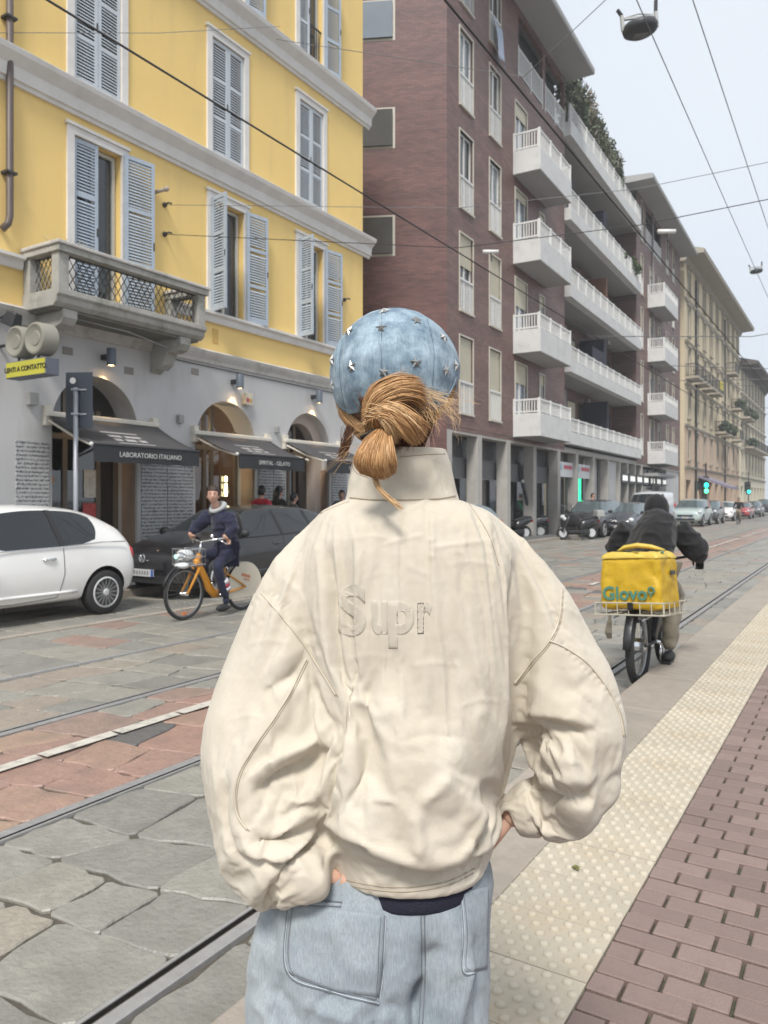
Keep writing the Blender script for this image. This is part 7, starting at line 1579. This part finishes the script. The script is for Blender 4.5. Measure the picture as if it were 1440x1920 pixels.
pn=MB(); c=Vector((-.229,-.185,.155)); pn.tube([c+Vector((0,.024*math.cos(k*PI/8),.024*math.sin(k*PI/8))) for k in range(16)],.007,5,closed=True); pn.tube([c+Vector((0,0,-.03)),c+Vector((0,.004,-.05))],.006,5); pn.build('pin_emblem',M_teal,bx)
bk_=MB()
for k in range(7): bk_.tube([(-.245,-.28+k*.093,-.04),(-.245,-.28+k*.093,.055)],.0045,5)
for k in range(5): bk_.tube([(-.24+k*.11,-.285,-.04),(-.24+k*.11,-.285,.055)],.0045,5); bk_.tube([(-.24+k*.11,.285,-.04),(-.24+k*.11,.285,.055)],.0045,5)
for z_ in (-.04,.055): bk_.tube([(-.245,-.285,z_),(-.245,.285,z_),(.22,.285,z_),(.22,-.285,z_)],.007,6,closed=True)
for k in range(6): bk_.tube([(-.245,-.23+k*.093,-.04),(.22,-.23+k*.093,-.04)],.0045,5)
bk_.build('wire_basket',mat('basket_wire',(.48,.45,.36),.45,metal=.3),bx); MB().box((-.255,-.02,.03),(.02,.05,.06)).build('rear_lamp',M_blackc,bx,bevel=.01)
dr=thing('person','delivery rider in black puffy jacket and hood, riding away from the camera','person',DB,PI/2)
coat_mesh(dr,M_blackc,[(-.22,0,.86),(-.17,0,1.0),(-.07,0,1.18),(.03,0,1.31),(.12,0,1.40)],[(.22,.17),(.25,.18),(.27,.17),(.24,.14),(.11,.10)],[([(.05,.20,1.30),(.09,.36,1.10),(.24,.33,1.06)],[.115,.095,.056]),([(.05,-.20,1.30),(.07,-.38,1.09),(.22,-.355,1.05)],[.115,.10,.058])])
head(dr,(.18,0,1.47),0,M_skin2,M_hairb,.95,None)
hv=MB(); hv.ball((.165,0,1.475),.115,20,14,sc=(1.06,.95,1.18)); hv.build('hood',M_blackc,dr,smooth=True); MB().ball((.11,0,1.33),.14,14,10,sc=(1,1.15,.75)).build('collar',M_blackc,dr,smooth=True)
skin('trousers',[(-.2,0,.90,.16,.2),(-.10,-.11,.84,.11),(.16,-.16,.72,.095),(.02,-.15,.40,.075),(-.02,-.14,.22,.06),(-.10,.11,.84,.11),(.20,.13,.86,.09),(.10,.13,.60,.075)],[(0,1),(1,2),(2,3),(3,4),(0,5),(5,6),(6,7)],M_khaki,dr,fold=.04)
for (x,y,z) in ((-.03,-.14,.17),(.07,.13,.52)): MB().ball((x+.04,y,z),.05,12,8,sc=(2.4,1,1)).build('shoe',M_shoe,dr,smooth=True)
hand(dr,(.25,.34,1.05),(.3,0,-.4),(0,-1,0),M_blackc,.95); hand(dr,(.23,-.35,1.04),(.3,0,-.4),(0,1,0),M_blackc,.95)
# scooters and motorbikes
M_scb=mat('scooter_black',(.018,.018,.02),.3,coat=.5,var=.1); M_seat=mat('seat_vinyl',(.02,.02,.02),.6)
def scooter(label,loc,rz,box=True,col=None,screen=True,s=1.0,cover=False):
    c=col or M_scb; t=thing('scooter',label,'scooter',loc,rz,'scooters parked by the shops'); t.scale=(s,s,s)
    for x in (-.62,.66):
        e=bpy.data.objects.new('wheel',None); link(e,t); e.location=(x,0,.27); MB().tube([(.215*math.cos(k*PI/14),0,.215*math.sin(k*PI/14)) for k in range(28)],.055,8,closed=True,up=(0,1,0)).build('tyre',M_tyre,e,smooth=True); MB().lathe([(0,-.03),(.16,-.035),(.175,0),(.16,.035),(0,.03)],(0,0,0),18,'Y').build('rim',M_rim,e)
    MB().tube([(.66,.0,.30),(.60,0,.52),(.48,0,.80),(.42,0,1.02)],[(.05,.10),(.14,.10),(.20,.08),(.10,.07)],12).build('front_shield',c,t,smooth=True)
    for s_ in (-1,1): T_('fork',[(.66,s_*.085,.27),(.55,s_*.08,.6)],.025,M_galv,t)
    MB().ball((.66,0,.44),.16,12,8,sc=(1.3,.55,.6)).build('front_mudguard',c,t,smooth=True)
    MB().box((.15,0,.32),(.62,.34,.14)).build('footboard',M_plas2,t,bevel=.04)
    MB().tube([(-.05,0,.42),(-.25,0,.62),(-.62,0,.74),(-.92,0,.80)],[(.16,.14),(.19,.19),(.17,.17),(.07,.07)],12).build('rear_body',c,t,smooth=True)
    MB().tube([(.0,0,.76),(-.25,0,.80),(-.6,0,.88),(-.88,0,.88)],[(.11,.04),(.15,.05),(.14,.06),(.08,.04)],12).build('seat',M_seat,t,smooth=True)
    T_('handlebar',[(.34,.33,1.06),(.40,.16,1.08),(.42,0,1.04),(.40,-.16,1.08),(.34,-.33,1.06)],.018,M_blk,t)
    for s_ in (-1,1): T_('mirror_stalk',[(.38,s_*.22,1.07),(.42,s_*.28,1.28)],.008,M_blk,t); MB().ball((.42,s_*.29,1.30),.06,10,6,sc=(.4,1,.8)).build('mirror',M_chr,t,smooth=True)
    MB().ball((.58,0,.82),.10,12,8,sc=(.6,1.2,.8)).build('headlight',M_lampc,t,smooth=True); MB().tube([(-.35,-.16,.30),(-.55,-.19,.34),(-.85,-.19,.42)],[.04,.06,.055],10).build('exhaust',M_galv,t,smooth=True)
    MB().box((-.93,0,.72),(.06,.16,.07)).build('tail_light',M_red,t,bevel=.015); MB().box((-.3,.0,.30),(.4,.24,.22)).build('engine',M_plas2,t,bevel=.04); T_('stand',[(-.1,.1,.3),(-.12,.2,.0)],.015,M_blk,t)
    if screen:
        w_=MB(); vs=[];fs=[]
        for i in range(6):
            for j in range(7): a=(j-3)/3; vs.append((.56-.03*i-.09*a*a,.2*a*(1-.05*i),1.02+.085*i))
        for i in range(5):
            for j in range(6): q=i*7+j; fs.append((q,q+1,q+8,q+7))
        w_.add(vs,fs).build('windscreen',glass_mat('scooter_screen',(.8,.82,.82),.12),t,smooth=True)
    if box: MB().box((-.95,0,1.02),(.38,.42,.30),taper=.85).build('top_box',mat('top_box_grey',(.30,.31,.30),.45),t,bevel=.06)
    if cover: MB().ball((.22,0,.74),.24,14,10,sc=(1.5,1.15,1.1)).build('leg_cover',M_blackc,t,smooth=True)
    return t
def gp(px,py): z_=FPX*EYE/(py-938); p=W(px,py,z_); return (p.x,p.y,0)
scooter('black scooter with grey top box and leg cover, standing nearest the delivery rider',gp(1083,1012),R(228),True,cover=True)
scooter('dark scooter parked close behind the one with the grey top box',tuple(Vector(gp(1118,1004))+Vector((-.2,.9,0))),R(238),True,mat('scooter_silver',(.25,.25,.26),.35,coat=.4),True)
scooter('scooter with big windscreen at the right end of the scooter row',tuple(Vector(gp(1145,1001))+Vector((-.1,1.2,0))),R(235),False,None,True)
scooter('black scooter with chrome mirrors just above the woman\'s right shoulder',gp(962,1012),R(240),False,None,False); scooter('black motor scooter beside the leaning post',tuple(Vector(gp(985,1008))),R(205),False,mat('scooter_grey',(.09,.09,.10),.35,coat=.4),False)
def again(src,label,loc,rz):
    o=copy_tree(src); o.location=loc; o.rotation_euler=(0,0,rz); o['label']=label; return o
S_=[o for o in SC.objects if o.parent is None and o.name.startswith('scooter')]
again(S_[2],'windscreened scooter half hidden behind the scooter with leg cover',tuple(Vector(gp(1062,1004))+Vector((-.5,1.4,0))),R(232)); again(S_[1],'silver scooter between the leg-cover scooter and the row\'s right end',tuple(Vector(gp(1132,1003))+Vector((-.5,1.0,0))),R(236))
again(S_[4],'grey motor scooter left of the neon shop door, farthest back',tuple(Vector(gp(1040,1002))+Vector((-.9,1.2,0))),R(215)); again(S_[3],'plain black scooter last in the row, before the dark car',tuple(Vector(gp(1160,1000))+Vector((-.2,1.6,0))),R(234))
car('parked_car','black off-roader parked right behind the scooters',SUV,black,(-9.9,33.2,0),-PI/2,M_cgl,1,.95)
car('parked_car','grey hatchback between the white van and the dark windscreen car',HATCH,darkg,(-9.0,40.3,0),-PI/2,M_cgl,1,.95)
# distant cyclist, pedestrians
def ped(label,x,y,top,bottom,hairm,hair,yaw,h=1.70,z=.12,group=None,long_=False):
    t=thing('person',label,'person',(x,y,z),yaw,group); k=h/1.70; t.scale=(k,k,k)
    skin('coat',[(0,0,.86,.13,.17),(0,0,1.10,.12,.16),(0,0,1.32,.12,.18),(0,0,1.41,.08,.1),(0,.20,1.34,.07),(0,.25,1.08,.055),(.05,.25,.86,.04),(0,-.20,1.34,.07),(0,-.25,1.08,.055),(.05,-.25,.86,.04)],[(0,1),(1,2),(2,3),(3,4),(4,5),(5,6),(3,7),(7,8),(8,9)],top,t,1)
    skin('trousers',[(0,0,.88,.12,.16),(0,.09,.78,.09),(.02,.10,.46,.065),(0,.10,.08,.05),(0,-.09,.78,.09),(-.02,-.10,.46,.065),(-.04,-.10,.08,.05)],[(0,1),(1,2),(2,3),(0,4),(4,5),(5,6)],bottom,t,1)
    for s in (-1,1): MB().ball((.05,s*.10,.04),.05,10,6,sc=(2.4,1,.8)).build('shoe',M_shoe,t,smooth=True); hand(t,(.05,s*.25,.84),(.1,0,-1),(1,0,0),M_skin2)
    MB().tube([(0,0,1.38),(.01,0,1.50)],.05,8).build('neck',M_skin2,t,smooth=True); head(t,(.02,0,1.58),0,M_skin2,hairm,.95,hair); return t
M_redc=mat('red_cloth',(.45,.02,.035),.8,var=.1,vs=6); M_hblk=mat('black_hair',(.008,.007,.007),.45,var=.2,vs=40,bump=.4,bs=80); M_greyc=mat('grey_cloth',(.07,.075,.08),.85,var=.15,vs=8); M_tan=mat('tan_cloth',(.25,.19,.14),.8)
def pavement(px,X=-10.75): d=(px-720)/FPX; zc=X/(d*CS-SN); p=W(px,938,zc); return p.x,p.y
x,y=pavement(490); ped('pedestrian in red top with short black hair, behind the black car',x,y,M_redc,M_blackc,M_hblk,'short',R(95),1.74)
x,y=pavement(522); ped('pedestrian with long black hair beside the one in red',x,y,M_blackc,M_blackc,M_hblk,'long',R(80),1.74)
x,y=pavement(550,-10.7); ped('pedestrian in dark grey cap-like hair behind the black car roof',x,y,M_greyc,M_greyc,M_hblk,'short',R(60),1.60)
x,y=pavement(641,-10.7); ped('pedestrian with brown hair glimpsed left of the beige collar',x,y,M_greyc,M_greyc,M_hairb,'short',R(-60),1.68)
x,y=pavement(1111,-10.3); ped('pedestrian in tan coat standing under the green neon',x,y,M_tan,M_greyc,M_hairb,'short',R(-20),1.75)
cx,cy,_=gp(1385,983); cb=thing('bicycle','distant bicycle ridden towards the camera on the stone street','bicycle',(cx,cy,0),-PI/2); bike_wheel(cb,.5,.34,.02); bike_wheel(cb,-.5,.34,.02); T_('frame',[(-.5,0,.34),(0,0,.3),(.42,0,.8),(-.15,0,.75),(0,0,.3)],.02,M_bkf,cb); T_('fork',[(.42,0,.85),(.5,0,.34)],.02,M_bkf,cb); T_('handlebar',[(.3,-.28,1.0),(.38,0,1.0),(.3,.28,1.0)],.014,M_bkf,cb); MB().ball((-.2,0,.9),.1,10,6,sc=(1.3,.9,.5)).build('saddle',M_bkf,cb)
dc=thing('person','distant cyclist in dark coat on the middle of the street','person',(cx,cy,0),-PI/2); skin('coat',[(-.2,0,.92,.14,.18),(-.1,0,1.2,.14,.2),(-.02,0,1.42,.1,.12),(0,.2,1.36,.075),(.12,.28,1.15,.06),(.28,.27,1.04,.045),(0,-.2,1.36,.075),(.12,-.28,1.15,.06),(.28,-.27,1.04,.045)],[(0,1),(1,2),(2,3),(3,4),(4,5),(2,6),(6,7),(7,8)],M_blackc,dc,1); skin('trousers',[(-.2,0,.9,.14,.17),(.15,.1,.75,.08),(.02,.1,.3,.06),(.15,-.1,.85,.08),(.05,-.1,.45,.06)],[(0,1),(1,2),(0,3),(3,4)],M_tan,dc,1); head(dc,(.03,0,1.60),0,M_skin2,M_hblk); MB().tube([(-.01,0,1.40),(.02,0,1.52)],.05,8).build('neck',M_skin2,dc)
for s in (-1,1): hand(dc,(.28,s*.27,1.03),(.3,0,-.3),(0,-s,0),M_skin2)
for (x_,y_,z_) in ((.02,.1,.25),(.05,-.1,.4)): MB().ball((x_+.03,y_,z_),.05,8,6,sc=(2.2,1,.9)).build('shoe',M_shoe,dc,smooth=True)
# traffic lights
def tlight(label,px,py,zc,cols,h_px):
    p=W(px,py,zc); t=thing('traffic_light',label,'traffic light',(p.x,p.y,0),0); k=h_px/FPX*zc/1.35; z0=p.z
    MB().tube([(0,.18,0),(0,.18,z0+1.2*k)],.06,8).build('pole',M_blk,t); MB().box((0,0,z0),(.30*k,.24,.95*k),rz=TH).build('housing',M_blk,t,bevel=.03)
    b=MB(); b.box((-.25*k,.0,z0+.1*k),(.5*k,.03,.7*k),rz=TH); b.build('backing_plate',M_blk,t)
    n=Vector((SN,-CS,0))
    for dz,c,e,on in cols:
        q=Vector((0,0,z0+dz*k))+n*.135; MB().ball(tuple(q),.125*k,14,10,sc=(1,.6,1)).build('lens',mat('signal_%s_%d'%(c,on),e,.3,emit=e,es=2.2) if on else M_plas2,t,smooth=True)
        MB().tube([q+Vector((.15*k*math.cos(R(20+a*20)),-.06,.15*k*math.sin(R(20+a*20)))) for a in range(8)],.012,4).build('visor',M_blk,t)
G1=(.02,.85,.62); G2=(.06,.85,.25); R1=(.9,.06,.10)
tlight('nearer traffic light on pole showing two green lamps, before the cream palace',1323,909,66,[(.33,'off',(0,0,0),0),(-.02,'teal',G1,1),(-.34,'green',G2,1)],46); tlight('farther traffic light showing one blue green lamp, before the pale palace',1403,915,92,[(.30,'off',(0,0,0),0),(0,'off',(0,0,0),0),(-.28,'teal',G1,1)],34); tlight('distant traffic light showing red at the end of the street',1417,921,118,[(-.1,'red',R1,1)],22)

# litter
for (px,py,h_,lab,m_) in ((1223,1284,0,'crumpled white paper lying by the platform kerb',M_let),(1081,1627,PZ,'small dry leaf lying on the tactile strip',M_leafd)):
    zc=FPX*(EYE-h_-.01)/(py-938); p=W(px,py,zc); r=random.Random(px); mb=MB(); mb.ball((0,0,.012),.022 if h_==0 else .012,8,5,sc=(1.3,.9,.5)); mb.v=[(x+r.uniform(-.006,.006),y+r.uniform(-.006,.006),z+r.uniform(-.003,.004)) for x,y,z in mb.v]
    o=mb.build('paper_scrap' if h_==0 else 'dry_leaf',m_); o.location=(p.x,p.y,h_); tag(o,lab,'litter' if h_==0 else 'leaf')
# ---------------------------------------------------------------- thin haze down the street
hz=MB().bb((-60,-14,-1.1),(40,300,27)).build('haze',bpy.data.materials.new('haze_air')); tag(hz,'thin pale haze paling the far end of the street','haze',None,'stuff')
m=hz.data.materials[0]; m.use_nodes=True; t=m.node_tree; t.nodes.clear(); o_=t.nodes.new('ShaderNodeOutputMaterial'); v=t.nodes.new('ShaderNodeVolumePrincipled'); v.inputs['Density'].default_value=.0016; v.inputs['Color'].default_value=(.93,.95,.97,1); v.inputs['Anisotropy'].default_value=.2; t.links.new(v.outputs[0],o_.inputs['Volume'])
